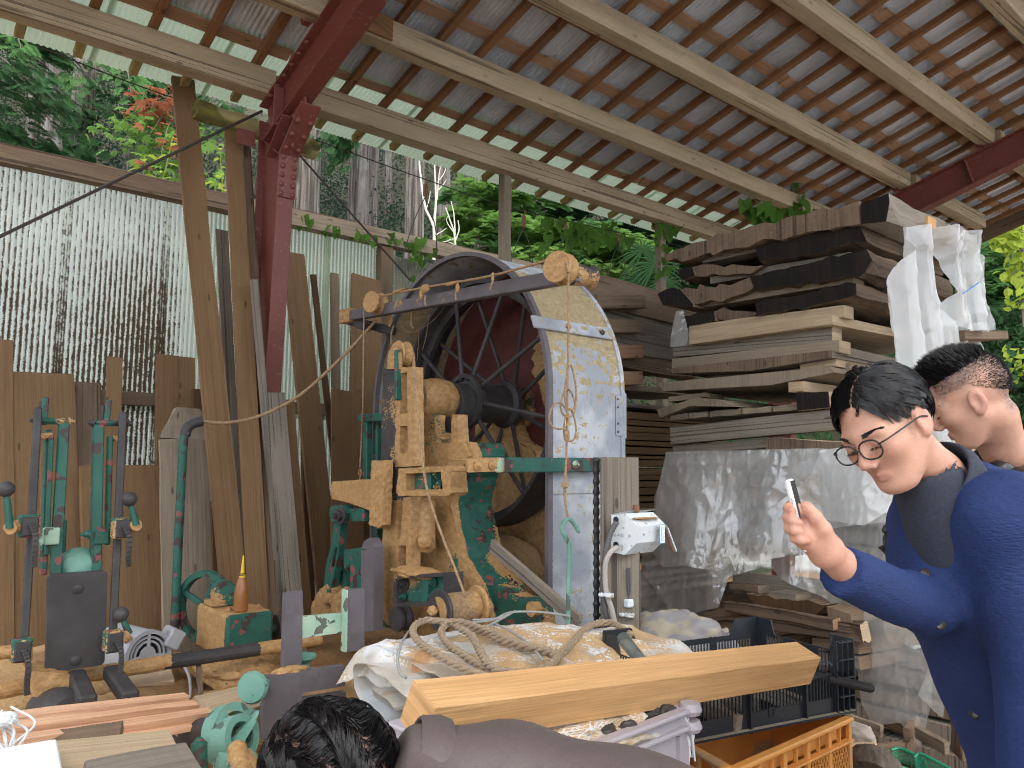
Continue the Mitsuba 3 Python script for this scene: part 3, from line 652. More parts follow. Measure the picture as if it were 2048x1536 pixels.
vine('dark creeper leaves hanging from the second roof beam over the slab stack', 82, [([(6.934,3.900,4.330), (6.829,3.900,4.102), (6.823,3.850,3.913)], 26, (.09, .07, .05)), ([(6.016,3.850,3.874), (6.133,3.800,3.772), (6.294,3.800,3.713)], 22, (.09, .07, .04))], 'm_leaf_vine', .14)
vine('creeper leaves hanging from the wire above the saw hood', 83, [([(4.630,5.000,3.671), (4.912,5.000,3.613), (5.175,5.000,3.619), (5.522,5.000,3.714)], 46, (.10, .03, .05)), ([(4.570,5.000,3.407), (4.601,5.000,3.276)], 9, (.05, .02, .05))], 'm_leaf_vine', .115)
vine('creeper with bright leaves climbing the second shed post', 84, [([(5.689,4.620,3.202), (5.731,4.620,3.499), (5.647,4.620,3.773)], 22, (.05, .03, .04)), ([(5.698,4.620,3.735), (5.886,4.620,3.775)], 10, (.05, .03, .03))], 'm_leaf_vine', .10)
# wire with hanging clips under the eave
t = thing('slack_wire', 'thin dark wire slung along the eave from left to right', 'wire')
put('wire', tube(np.vstack([curve([(0.569,5.000,3.817), (1.316,5.000,3.747), (2.217,5.000,3.746), (3.217,5.000,3.688), (4.246,5.000,3.655), (6.203,5.000,3.746), (6.968,5.000,3.783)], 40)]), .004, 6), 'm_darkwire', t)
for i, (q, ln) in enumerate((((3.269,5.000,3.673), .10), ((4.286,5.000,3.646), .11), ((4.791,5.000,3.668), .08), ((5.494,5.000,3.708), .07))):
    h = thing('wire_clip', ['rusty clip on the eave wire in front of the pale trunk', 'rusty clip on the eave wire right of the first shed post', 'rusty clip on the eave wire, third from the left', 'rusty clip on the eave wire, nearest the second shed post'][i], 'clip', 'rusty clips on the eave wire')
    q = np.asarray(q)
    put('hook', tube(curve([q + [0, -.006, .02], q + [.012, -.006, .0], q + [0, -.006, -.03]], 8), .006, 6), 'm_rust', h)
    put('block', box(q + [0, -.004, -.03 - ln/2], (.045, .02, ln), rotz(.3)), 'm_rust', h)
    for s in (-1, 1):
        put('cord', tube(curve([q + [0, 0, -.03 - ln], q + [s*.10, 0, -.25 - ln], q + [s*.17 - .03, .02, -.6 - ln]], 12), .004, 5), 'm_darkwire', h)
flat('m_rust', (.19, .085, .045), .8)


# ================================================================ machine materials and helpers
def machine_fn(p, n, uv):     # uv = (how much caked sawdust, kind of surface below)
    k = uv.y
    f1 = fbm(p.x*7.0, p.y*7.0, p.z*5.0, octaves=4)
    f2 = fbm(p.x*13.0 + 5.0, p.y*13.0, p.z*11.0)
    fine = noise(p.x*170.0, p.y*170.0, p.z*170.0)
    green = mix((.012, .062, .046), (.026, .112, .085), f2)
    mint = mix((.20, .36, .27), (.40, .50, .38), f2)
    iron = mix((.020, .019, .020), (.060, .055, .055), f2)
    galv = mix((.25, .275, .31), (.40, .425, .45), smoothstep(.35, .65, f1))
    red = mix((.055, .012, .012), (.105, .030, .024), f2)
    plate = mix((.085, .078, .088), (.125, .112, .120), f2)
    c = dr.select(k < .5, green, dr.select(k < 1.5, mint, dr.select(k < 2.5, iron, dr.select(k < 3.5, galv, dr.select(k < 4.5, red, dr.select(k < 5.5, plate, mix((.075, .19, .15), (.16, .31, .25), f2)))))))
    f3 = fbm(p.x*26.0, p.y*26.0, p.z*18.0, octaves=4)
    chip = smoothstep(.60, .615, f3 + .10*(f1 - .5)) * dr.select(k < .5, 1.0, dr.select(k < 1.5, .8, dr.select(k > 5.5, .7, .15)))
    c = mix(c, (.045, .032, .030), chip)
    primer = smoothstep(.665, .68, fbm(p.x*24.0, p.y*24.0 + 9.0, p.z*20.0, octaves=4)) * dr.select(k < .5, .8, 0.0)
    c = mix(c, (.22, .055, .055), primer)
    speck = dr.select((k > 2.5) & (k < 3.5), 1.0, 0.0)
    f4 = fbm(p.x*34.0, p.y*34.0, p.z*34.0, octaves=3)
    edge = uv.x*1.25 - .62 + dr.select(speck > .5, (f1 - .5)*.75 + (f4 - .5)*1.15, (f1 - .5)*1.1) + (fine - .5)*.22
    m = smoothstep(.0, .05, edge)
    dust = mix((.28, .160, .066), (.41, .245, .105), noise(p.x*60.0, p.y*60.0, p.z*60.0)) * (.8 + .4*fine)
    dust = dr.select(speck > .5, mix((.25, .195, .110), (.37, .295, .175), noise(p.x*60.0, p.y*60.0, p.z*60.0))*(.8 + .4*fine), dust)
    return mix(c, dust, m)
def machine_rough(p, n, uv): return .45 + .45*smoothstep(.3, .6, uv.x)
def machine_bump(p, n, uv):
    return .0035*fbm(p.x*120.0, p.y*120.0, p.z*120.0)*(.25 + uv.x)
tex('m_machine', machine_fn, .55, bump=machine_bump, specular=.35)
def dust_fn(p, n, uv):
    f = noise(p.x*160.0, p.y*160.0, p.z*160.0); g = fbm(p.x*4.0, p.y*4.0, p.z*4.0)
    return mix(mix((.27, .160, .070), (.42, .265, .125), f), (.13, .070, .032), smoothstep(.55, .75, g)*.6)
def dust_bump(p, n, uv): return .006*fbm(p.x*90.0, p.y*90.0, p.z*90.0)
tex('m_sawdust', dust_fn, .95, bump=dust_bump)
def split(mesh, angle=35):
    m = trimesh.Trimesh(mesh[0], mesh[1], process=False); m.merge_vertices()
    m = trimesh.graph.smooth_shade(m, angle=math.radians(angle), facet_minarea=None)
    return np.array(m.vertices), np.array(m.faces)
def mput(name, mesh, parent, dust=.3, kind=0, angle=35, **lab):
    v, f = split(mesh, angle)
    d = dust(v) if callable(dust) else np.full(len(v), float(dust))
    return put(name, (v, f), 'm_machine', parent, smooth=True, uv=np.stack([d, np.full(len(v), float(kind))], 1), **lab)
def slab(pts, vec, holes=()):
    """A flat polygon of space points, thickened along vec."""
    from shapely.geometry import Polygon
    p = np.asarray(pts, float); o = p[0]; e1 = unit(p[1] - p[0])
    nn = np.zeros(3)
    for i in range(len(p)): nn += np.cross(p[i] - o, p[(i + 1) % len(p)] - o)
    nn = unit(nn); e2 = np.cross(nn, e1)
    q = lambda a: [((np.asarray(x) - o) @ e1, (np.asarray(x) - o) @ e2) for x in a]
    g = Polygon(q(p), [q(h) for h in holes]).buffer(0)
    m = trimesh.creation.extrude_polygon(g, 1.0, engine='earcut'); v = np.array(m.vertices)
    v = o + v[:, :1]*e1 + v[:, 1:2]*e2 + v[:, 2:]*np.asarray(vec, float)
    f = np.array(m.faces)
    if np.dot(nn, vec) < 0: f = f[:, ::-1]
    return v, f
def rough(mesh, edge=.03, amp=.008, freq=14.0, seed=0, keep=None):
    """Subdivides a solid and pushes its surface in and out, as caked dust does."""
    m = trimesh.Trimesh(mesh[0], mesh[1], process=False); m.merge_vertices()
    v, f = trimesh.remesh.subdivide_to_size(np.array(m.vertices), np.array(m.faces), edge, max_iter=12)
    m = trimesh.Trimesh(v, f, process=False); m.merge_vertices()
    n = np.array(m.vertex_normals); v = np.array(m.vertices)
    d = (meshkit.fbm(v*freq, 3, seed) - .5)*2*amp + (meshkit.fbm(v*freq*4, 2, seed + 5) - .5)*amp
    return v + n*d[:, None], np.array(m.faces)
def rbar(p0, p1, w, t, hint=(0, 0, 1), ch=.006, **k): return rough(bar(p0, p1, w, t, hint, ch), **k)
def nut(p, n, r=.014, h=.012):
    return cat(cyl(p, np.asarray(p) + unit(n)*h*.3, r*1.5, 14), cyl(p, np.asarray(p) + unit(n)*h, r, 6), cyl(p, np.asarray(p) + unit(n)*h*1.7, r*.5, 8))
def ring(c, ax, R, w, t, n=48):
    """A flat hoop about the axis ax: width w along it, t thick."""
    a, b, d = frame(ax, (0.1, .95, .3)); th = np.arange(n)*2*np.pi/n
    prof = [(R, -w/2), (R, w/2), (R - t, w/2), (R - t, -w/2)]
    v = np.concatenate([np.asarray(c) + z*d + r*(np.cos(th)[:, None]*a + np.sin(th)[:, None]*b) for r, z in prof]); mb = MB()
    i = np.arange(n); j = (i + 1) % n
    f = [np.stack([k*n + i, k*n + j, ((k+1) % 4)*n + j, ((k+1) % 4)*n + i], 1) for k in range(4)]
    return v, np.vstack(f)

# ================================================================ band saw
saw = thing('band_saw', 'big old green band saw caked in sawdust under a curved metal hood', 'band saw')
HX0, HX1, HYC, HW = 2.38, 2.88, 3.37, .775       # hood: front, back, middle, half width
HUB = np.array([2.50, 3.32, 1.785])
AZ = 1.795
def arch(x0, x1, R, zlow_near, zlow_far, th, n=40):
    a = np.linspace(0, np.pi, n)
    path = np.concatenate([[(HYC - R, zlow_near)], np.stack([HYC - R*np.cos(a), AZ + R*np.sin(a)], 1), [(HYC + R, zlow_far)]])
    inn = np.concatenate([[(HYC - R + th, zlow_near)], np.stack([HYC - (R - th)*np.cos(a), AZ + (R - th)*np.sin(a)], 1), [(HYC + R - th, zlow_far)]])
    m = len(path); v = []
    for q in (path, inn):
        for x in (x0, x1): v.append(np.stack([np.full(m, x), q[:, 0], q[:, 1]], 1))
    v = np.concatenate(v); i = np.arange(m - 1); A, B, C, D = 0, m, 2*m, 3*m
    f = np.vstack([np.stack([A+i, A+i+1, B+i+1, B+i], 1), np.stack([C+i, D+i, D+i+1, C+i+1], 1), np.stack([A+i, C+i, C+i+1, A+i+1], 1), np.stack([B+i, B+i+1, D+i+1, D+i], 1),
                   [[A, B, D, C]], [[A+m-1, C+m-1, D+m-1, B+m-1]]])
    return v, np.vstack([f[:, [0, 1, 2]], f[:, [0, 2, 3]]])
def subdiv(m, e):
    v, f = trimesh.remesh.subdivide_to_size(np.asarray(m[0]), np.asarray(m[1]), e, max_iter=12); return v, f
hood = subdiv(arch(HX0, HX1, HW, .35, .9, .004), .06)
def hood_dust(v):     # dust lies on the shoulder of the hood and thins out in specks down its side
    up_ = np.clip((v[:, 2] - AZ)/.62, -1, 1)
    return np.where(np.abs(v[:, 1] - HYC) > HW - .0035 - .3*(v[:, 2] > AZ), .30 + .62*np.clip(up_ + .22, 0, .9), .30)
mput('hood', hood, saw, hood_dust, 3, 30, label='galvanised hood sheet dusted with sawdust')
mput('hood_rim', cat(arch(HX0 - .006, HX0 + .022, HW + .010, .35, .9, .022)), saw, .30, 5, 30)
mput('hood_rim', arch(HX1 - .02, HX1 + .006, HW + .008, .35, .9, .02), saw, .35, 3, 30)
# strap with bolts across the shoulder of the hood
ys = HYC - HW*math.cos(.42) - .012; zs = AZ + HW*math.sin(.42)
mput('hood_strap', bar((HX0 - .05, ys, zs), (HX1 - .02, ys, zs), .065, .014, (0, .4, 1)), saw, .42, 3)
for x in (2.55, 2.78): mput('bolt', rivet((x, ys - .008, zs), (0, -1, .25), .016, .016), f'{saw}__hood_strap', .55, 2)
# side door seam and hinge
mput('hood_seam', bar((HX0, HYC - HW - .004, 1.34), (HX1, HYC - HW - .004, 1.34), .03, .005), saw, .4, 3)
mput('hinge', cat(bar((2.845, HYC - HW - .005, 1.60), (2.845, HYC - HW - .005, 1.80), .045, .006, (1, 0, 0)), cyl((2.885, HYC - HW - .004, 1.59), (2.885, HYC - HW - .004, 1.81), .011, 10)), saw, .32, 3)
for z in (1.62, 1.66, 1.74, 1.78): mput('screw', rivet((2.835, HYC - HW - .008, z), (0, -1, 0), .006, .004), f'{saw}__hinge', .2, 2)
# red back plate with an opening low on the right
from shapely.geometry import Polygon, Point, box as sbox
bp = Polygon([(HYC + HW*math.cos(a), AZ + HW*math.sin(a)) for a in np.linspace(0, math.pi, 40)] + [(HYC - HW, 1.62), (HYC - .45, 1.74), (HYC - .36, 1.70), (HYC - .28, 1.55), (HYC - .2, 1.15), (HYC + HW, 1.15)])
mput('back_plate', subdiv(prism(bp, HX1 - .03, HX1 - .026, (0, 0, 0), ((0, 1, 0), (0, 0, 1), (1, 0, 0))), .08), saw, lambda v: np.where(v[:, 1] < HYC - .22 + .1*np.sin(v[:, 2]*7), .75, .12), 4, label='dark red back plate of the hood')
# wheel
WR = .66
wheel = f'{saw}__wheel'
labels[wheel] = {'label': 'spoked iron band wheel'}
mput('rim', cat(ring(HUB + [.07, 0, 0], (1, 0, 0), WR, .19, .022, 72), ring(HUB + [.07, 0, 0], (1, 0, 0), WR - .02, .03, .05, 72)), wheel, .22, 2, 30)
mput('hub', lathe([(0, 0), (.10, 0), (.125, .03), (.13, .15), (.105, .2), (.105, .8), (.13, .85), (.125, 1), (0, 1)], HUB + [-.06, 0, 0], HUB + [.26, 0, 0], 28), wheel, .25, 2, 40)
for k in range(18):
    a = 2*math.pi*k/18 + .08; fr_ = k % 2; d = np.array([0, math.cos(a), math.sin(a)]); d2 = np.array([0, math.cos(a + .10*(1 if fr_ else -1)), math.sin(a + .10*(1 if fr_ else -1))])
    mput('spoke', tube([HUB + [-.035 if fr_ else .235, 0, 0] + d*.105, HUB + [.03 + .08*(1 - fr_), 0, 0] + d2*(WR - .035)], [.0125, .0115], 8), wheel, .14, 2, 40)
    mput('spoke_nut', lathe([(0, 0), (.019, .0), (.019, .7), (.013, 1), (0, 1)], HUB + [-.035 if fr_ else .235, 0, 0] + d*.10, HUB + [-.035 if fr_ else .235, 0, 0] + d*.135, 8), wheel, .3, 2)
mput('shaft', cat(cyl(HUB + [-.32, 0, 0], HUB + [.42, 0, 0], .045, 18)), saw, .72, 2, 40)
mput('drum', lathe([(0, 0), (.10, 0), (.115, .08), (.115, .9), (.10, 1), (0, 1)], HUB + [-.15, 0, -.02], HUB + [-.05, 0, -.02], 28), saw, .05, 2, 40)
mput('chain_ring', cat(ring(HUB + [-.06, 0, 0], (1, 0, 0), .150, .022, .022, 40), *[bar(HUB + [-.06, .13*math.cos(a), .13*math.sin(a)], HUB + [-.06, .115*math.cos(a), .115*math.sin(a)], .018, .018, (1, 0, 0)) for a in np.arange(14)*.4488]), saw, .2, 2)
B0 = HUB + [-.345, 0, .002]; B1 = HUB + [-.13, 0, 0]
mput('bearing_housing', rough(lathe([(.062, .30), (.062, .0), (.078, 0), (.096, .12), (.108, .35), (.108, .55), (.104, .6), (.104, .78), (.085, .93), (.06, 1), (0, 1)], B0, B1, 32), .03, .004, 20), saw, .74, 0, 40)
mput('bearing_bore', cyl(B0 + [.05, 0, 0], B0 + [.09, 0, 0], .063, 24), f'{saw}__bearing_housing', .05, 2)
mput('bearing_housing', lathe([(0, 0), (.11, 0), (.12, .3), (.12, .7), (.09, 1), (0, 1)], HUB + [.32, 0, -.01], HUB + [.52, 0, -.01], 24), saw, .6, 2, 40)
# pedestal casting
CX = 2.125
cast = slab([(2.125,3.268,1.559), (2.125,2.897,1.557), (2.125,2.845,1.493), (2.125,2.943,1.395), (2.125,2.979,1.266), (2.125,2.883,1.040), (2.125,2.744,0.921), (2.125,2.661,0.777), (2.125,2.641,0.606), (2.125,3.218,0.493), (2.125,3.217,0.924), (2.125,3.248,1.281)], (.24, 0, 0))
mput('pedestal', rough(cast, .028, .007, 16.0, 3), saw, lambda v: np.where(v[:, 0] < CX + .035, .72, .40), 0, 50, label='cast pedestal with sawdust on its front and chipped green paint on its side')
mput('pedestal_foot', rough(slab([(2.165,2.840,0.930), (2.165,2.656,0.924), (2.165,2.562,0.900), (2.165,2.448,0.905), (2.165,2.420,0.830), (2.165,2.409,0.655), (2.165,2.832,0.573)], (.10, 0, 0)), .03, .006, 14, 4), saw, .50, 0, 50)
for pl in ([(2.135,3.289,1.702), (2.135,3.139,1.695), (2.135,3.125,1.543), (2.135,3.283,1.545)], [(2.135,3.001,1.689), (2.135,2.957,1.687), (2.135,2.937,1.540), (2.135,2.997,1.541)]):
    mput('bearing_cheek', rough(slab(pl, (.06, 0, 0)), .022, .005, 22, 6), saw, .74, 0, 50)
mput('bearing_web', slab([(2.220,3.281,1.695), (2.220,3.108,1.688), (2.220,3.104,1.544), (2.220,3.276,1.547)], (.04, 0, 0)), saw, .32, 2)
mput('dust_drift', blob((2.24, 3.22, 1.575), (.10, .13, .04), 5, .35, 3), saw, .97, 0, 60)
mput('lug', rough(slab([(2.145,2.881,1.558), (2.145,2.842,1.509), (2.145,2.826,1.442), (2.145,2.871,1.430), (2.145,2.888,1.510)], (.05, 0, 0)), .02, .003), saw, .85, 0)
# second pedestal behind the wheel
mput('rear_pedestal', rough(slab([(2.720,3.589,1.712), (2.720,3.295,1.706), (2.720,3.229,1.590), (2.720,3.066,1.521), (2.720,2.987,1.278), (2.720,2.945,0.467), (2.720,3.605,0.339)], (.12, 0, 0)), .05, .02, 8, 9), saw, .95, 0, 50)
# guide post with its pulley
GX = 1.80
mput('guide_post', rough(slab([(1.945,3.318,1.920), (1.945,3.206,1.909), (1.945,3.159,1.288), (1.945,3.314,1.282)], (.05, 0, 0)), .025, .003, 25, 2), saw, .46, 2)
mput('guide_channel', rough(slab([(1.945,3.201,1.914), (1.945,3.047,1.904), (1.945,3.016,1.446), (1.945,3.184,1.440)], (.055, 0, 0), [[(1.945,3.155,1.883), (1.945,3.098,1.881), (1.945,3.085,1.690), (1.945,3.151,1.689)], [(1.945,3.148,1.632), (1.945,3.083,1.632), (1.945,3.073,1.508), (1.945,3.147,1.501)]]), .02, .004, 25, 3), saw, .66, 0)
mput('guide_channel_back', slab([(2.045,3.346,1.928), (2.045,3.212,1.916), (2.045,3.185,1.462), (2.045,3.335,1.462)], (.02, 0, 0)), saw, .72, 0)
mput('painted_edge', bar((1.935,3.171,1.994), (1.935,3.155,1.754), .018, .03, (0, 1, 0)), saw, .25, 0)
for _m in (slab([(1.935,3.263,1.911), (1.935,3.257,1.991), (1.935,3.226,2.015), (1.935,3.194,2.011), (1.935,3.161,1.981), (1.935,3.153,1.901)], (.02, 0, 0)), slab([(2.045,3.390,1.932), (2.045,3.375,2.028), (2.045,3.329,2.055), (2.045,3.272,2.041), (2.045,3.225,1.999), (2.045,3.208,1.916)], (.02, 0, 0))): mput('pulley_bracket', _m, saw, .8, 0)
PC = np.array((1.995,3.231,1.985))
mput('pulley', lathe([(0, 0), (.062, 0), (.066, .12), (.050, .4), (.050, .6), (.066, .88), (.062, 1), (0, 1)], PC - [.028, 0, 0], PC + [.03, 0, 0], 28), saw, .78, 2, 40)
# upper and lower guide brackets
for (z0, outer, hole, bolts, du) in ((0, [(1.865,3.023,1.434), (1.865,2.633,1.448), (1.865,2.612,1.341), (1.865,2.640,1.326), (1.865,3.017,1.313), (1.865,3.039,1.327)], [(1.865,2.960,1.413), (1.865,2.690,1.423), (1.865,2.680,1.353), (1.865,2.956,1.341)], [(1.900,2.994,1.404), (1.900,2.762,1.411), (1.900,2.992,1.350), (1.900,2.757,1.361)], .88), (1, [(1.845,3.011,0.965), (1.845,2.610,1.022), (1.845,2.606,0.905), (1.845,2.633,0.889), (1.845,2.992,0.837), (1.845,3.010,0.850)], [(1.845,2.985,0.955), (1.845,2.633,1.005), (1.845,2.630,0.909), (1.845,2.981,0.854)], [(1.880,2.963,0.936), (1.880,2.748,0.967), (1.880,2.977,0.878), (1.880,2.746,0.912)], .34)):
    k = mput('guide_bracket', rough(slab(outer, (.085, 0, 0), [hole]), .02, .004 if z0 == 0 else .0015, 22, 7 + z0), saw, du, 0 if z0 == 0 else 2, 45)
    mput('back_plate', slab(hole, (.05, 0, 0)) if False else slab(np.array(hole) + [.045, 0, 0], (.03, 0, 0)), k, .36 if z0 == 0 else .42, 0)
    for b in bolts: mput('bolt', nut(b, (-1, 0, 0), .013, .014), k, .6 if z0 == 0 else .3, 0)
    mput('rib', slab([np.array(hole[0])*.52 + np.array(hole[1])*.48 + [.02, 0, 0], np.array(hole[0])*.38 + np.array(hole[1])*.62 + [.02, 0, 0], np.array(hole[2])*.60 + np.array(hole[3])*.40 + [.02, 0, 0], np.array(hole[2])*.46 + np.array(hole[3])*.54 + [.02, 0, 0]], (.03, 0, 0)), k, .25, 0)
mput('dust_ledge', blob(np.mean([(1.915,3.113,0.957), (1.915,2.719,1.010)], axis=0), (.085, .155, .022), 3, .4, 3), saw, .98, 0, 60)
mput('lower_guide', rough(slab([(1.945,3.267,1.274), (1.945,3.159,1.288), (1.945,3.131,0.948), (1.945,3.164,0.922), (1.945,3.163,0.798), (1.945,3.151,0.733), (1.945,3.212,0.708), (1.945,3.267,0.735), (1.945,3.283,1.048)], (.06, 0, 0)), .022, .005, 20, 12), saw, .82, 2)
mput('lower_guide', rough(slab([(1.945,3.108,1.301), (1.945,3.031,1.308), (1.945,3.026,0.971), (1.945,3.153,0.950), (1.945,3.159,1.093), (1.945,3.125,1.118), (1.945,3.113,1.221)], (.05, 0, 0), [[(1.945,3.141,1.078), (1.945,3.073,1.088), (1.945,3.068,0.986), (1.945,3.136,0.970)]]), .02, .004, 22, 13), saw, .86, 0)
mput('ram', rough(lathe([(0, 0), (.030, 0), (.043, .08), (.043, .95), (.03, 1), (0, 1)], (2.025,3.029,1.056), (2.025,3.037,1.295), 20), .02, .004, 20, 14), saw, .95, 0, 50)
mput('ram_boss', blob((1.995,2.989,1.110), (.035, .035, .035), 2, .15, 3), saw, .95, 0, 60)
mput('cross_member', bar((2.195,3.450,0.955), (2.195,3.290,0.978), .05, .05), saw, .2, 0)
mput('cross_member', bar((2.165,3.400,0.906), (2.165,3.243,0.928), .05, .05), saw, .2, 0)
WP = np.array((1.925,3.065,0.768))
mput('lower_pulley', lathe([(0, 0), (.055, 0), (.058, .2), (.046, .5), (.058, .8), (.055, 1), (0, 1)], WP - [.03, 0, 0], WP + [.03, 0, 0], 24), saw, .25, 2, 40)
mput('green_frame', cat(bar((2.200,3.910,1.724), (2.200,3.889,1.351), .05, .04, (0, 1, 0)), bar((2.190,3.966,1.715), (2.190,3.701,1.709), .045, .04), bar((2.250,3.880,1.725), (2.250,3.836,0.900), .045, .04, (0, 1, 0))), saw, .15, 0)
# rocker arm on the left with its links
mput('rocker_arm', rough(slab([(1.925,3.797,1.337), (1.925,3.765,1.361), (1.925,3.370,1.381), (1.925,3.362,1.228), (1.925,3.574,1.257), (1.925,3.770,1.270)], (.07, 0, 0)), .02, .003, 20, 15), saw, lambda v: np.where(v[:, 1] < 4.1, .72, .40), 0)
mput('dust_plate', rough(slab([(1.865,3.265,1.468), (1.865,3.142,1.472), (1.865,3.154,1.176), (1.865,3.189,1.158), (1.865,3.272,1.169)], (.045, 0, 0)), .015, .007, 24, 16), saw, .95, 0)
mput('link_box', bar((1.965,3.698,1.189), (1.965,3.450,1.203), .065, .06), saw, .3, 0)
mput('link', rough(slab([(1.905,3.745,1.235), (1.905,3.620,1.246), (1.905,3.585,1.207), (1.905,3.614,1.166), (1.905,3.722,1.154), (1.905,3.758,1.188)], (.06, 0, 0)), .02, .002), saw, .35, 0)
mput('bolt', nut((1.900,3.617,1.193), (-1, -.2, 0), .028, .03), f'{saw}__link', .55, 2)
mput('link', slab([(1.945,3.783,1.144), (1.945,3.700,1.149), (1.945,3.722,0.984), (1.945,3.797,0.785), (1.945,3.876,0.775), (1.945,3.853,0.921), (1.945,3.803,1.029)], (.04, 0, 0), [[(1.945,3.758,1.020), (1.945,3.730,1.022), (1.945,3.762,0.917), (1.945,3.795,0.914)]]), saw, .3, 0)
mput('link', slab([(2.005,3.858,0.942), (2.005,3.810,0.908), (2.005,3.753,0.875), (2.005,3.728,0.822), (2.005,3.781,0.805), (2.005,3.830,0.866), (2.005,3.889,0.899)], (.03, 0, 0)), saw, .3, 0)
mput('slide_block', cat(slab([(1.865,3.448,1.043), (1.865,3.322,1.063), (1.865,3.301,0.685), (1.865,3.425,0.665)], (.10, 0, 0)), slab([(1.885,3.546,1.029), (1.885,3.475,1.040), (1.885,3.470,0.954), (1.885,3.540,0.939)], (.05, 0, 0))), saw, .12, 0)
mput('slide_face', cat(slab([(1.825,3.269,1.056), (1.825,3.155,1.075), (1.825,3.136,0.712), (1.825,3.248,0.690)], (.05, 0, 0)), slab([(1.825,3.269,1.061), (1.825,3.243,1.099), (1.825,3.198,1.117), (1.825,3.161,1.097), (1.825,3.151,1.075)], (.05, 0, 0))), saw, .08, 5)
mput('anchor_casting', rough(slab([(1.945,3.913,0.789), (1.945,3.823,0.826), (1.945,3.753,0.791), (1.945,3.637,0.838), (1.945,3.552,0.816), (1.945,3.531,0.638), (1.945,4.014,0.560), (1.945,4.002,0.707)], (.16, 0, 0), [[(1.945,3.861,0.718), (1.945,3.782,0.734), (1.945,3.768,0.695), (1.945,3.846,0.679)]]), .025, .012, 14, 18), saw, .93, 0)
# spool of cord
S0, S1 = np.array((1.745,2.516,0.897)), np.array((1.745,2.516,0.897)) + [.17, -.01, .005]
mput('spool_disc', lathe([(0, 0), (.078, 0), (.082, .5), (.078, 1), (0, 1)], S0, S0 + [.014, 0, 0], 30), saw, .06, 2, 40)
mput('spool_disc', lathe([(0, 0), (.072, 0), (.078, .5), (.07, 1), (0, 1)], S1, S1 + [.018, 0, 0], 30), saw, .8, 2, 40)
th = np.linspace(0, 2*np.pi*16, 16*16); put('wound_cord', tube(np.stack([S0[0] + .018 + .135*th/th[-1], S0[1] + .058*np.cos(th), S0[2] + .058*np.sin(th)], 1), .0048, 6), 'm_cord', saw, smooth=True)
mput('spool_core', cyl(S0, S1, .054, 20), saw, .85, 0)
mput('spool_knob', blob(S0 + [-.02, .01, .0], (.02, .022, .02), 4, .5, 2), saw, .9, 2)
def cord_fn(p, n, uv): return mix((.16, .11, .07), (.38, .24, .12), noise(p.x*200.0, p.y*200.0, p.z*90.0))
tex('m_cord', cord_fn, .9)
put('cord', tube(curve([np.array((1.985,3.103,1.963)), np.array((1.895,2.951,1.762)), np.array((1.845,2.843,1.676)), np.array((1.805,2.694,1.339)), S0 + [.09, -.045, .058]], 40), .0055, 7), 'm_cord', saw, smooth=True)
mput('gear_mouth', rough(lathe([(.02, .3), (.05, 0), (.085, .2), (.07, .6), (0, 1)], (2.075,2.727,0.831), (2.100,2.760,0.824), 20), .02, .012, 20, 20), saw, .93, 2, 60)
# overhead bar with two wooden rollers and the cord that runs over them
bl, br_ = np.array((2.200,4.229,2.338)), np.array((2.200,2.216,2.228))
mput('overhead_bar', bar(bl, br_, .062, .045), saw, .38, 5, label='flat iron bar across the hood')
mput('bar_end', rough(bar(bl + (bl - br_)*.0, bl + (br_ - bl)*.06, .085, .07), .02, .008, 25, 22), saw, .6, 2)
mput('bar_bracket', rough(cat(bar(np.array((2.240,4.292,2.334)), np.array((2.360,3.900,2.229)), .05, .03), bar(np.array((2.220,4.158,2.313)), np.array((2.240,4.010,2.250)), .05, .05)), .03, .006), saw, .3, 2)
for c, r_, w_ in (((2.150,3.762,2.344), .062, .085), ((2.120,2.238,2.243), .066, .075)):
    c = np.array(c); ax_ = unit([-1, -.25, 0])
    k = mput('roller', rough(lathe([(0, 0), (r_*.96, 0), (r_, .1), (r_*.8, .35), (r_*.8, .6), (r_, .85), (r_*.95, 1), (0, 1)], c + ax_*w_*.5, c - ax_*w_*.5, 28), .02, .003, 30, 23), saw, .86, 2, 45)
mput('roller', lathe([(0, 0), (.045, 0), (.05, .2), (.04, .8), (.052, .9), (0, 1)], (2.160,2.263,2.238), np.array((2.160,2.263,2.238)) + [.16, -.02, .0], 20), saw, .45, 2, 40)
put('roller_cord', tube(curve([(2.150,3.693,2.373), (2.130,3.242,2.340), (2.120,2.701,2.297), (2.100,2.267,2.284), (2.100,2.200,2.267), (2.090,2.164,2.208)], 40), .006, 7), 'm_cord', saw, smooth=True)
for q, s_ in (((2.130,3.242,2.334), (.010, .040, .022)), ((2.130,3.277,2.312), (.007, .012, .030)), ((2.140,3.496,2.366), (.012, .075, .008)), ((2.120,2.990,2.316), (.009, .055, .009)), ((2.120,2.949,2.287), (.006, .014, .022)), ((2.100,2.657,2.279), (.006, .010, .022)), ((2.300,3.859,2.281), (.009, .022, .040)), ((2.300,3.635,2.273), (.006, .007, .026))):
    mput('dust_clump', rough(blob(q, s_, int(s_[1]*1000), .45, 2), .012, .004, 40), saw, .99, 0, 60)
r = np.random.default_rng(91)
for a, b in (((2.130,3.240,2.301), (2.130,3.229,2.243)), ((2.120,2.949,2.287), (2.120,2.959,2.229)), ((2.100,2.653,2.267), (2.100,2.674,2.226)), ((2.300,3.813,2.246), (2.300,3.841,2.133)), ((2.300,3.634,2.250), (2.300,3.612,2.205))):
    put('dust_strand', tube(curve([a, (np.array(a) + b)/2 + r.normal(0, .008, 3), b], 6), .0045, 5), 'm_cord', saw)
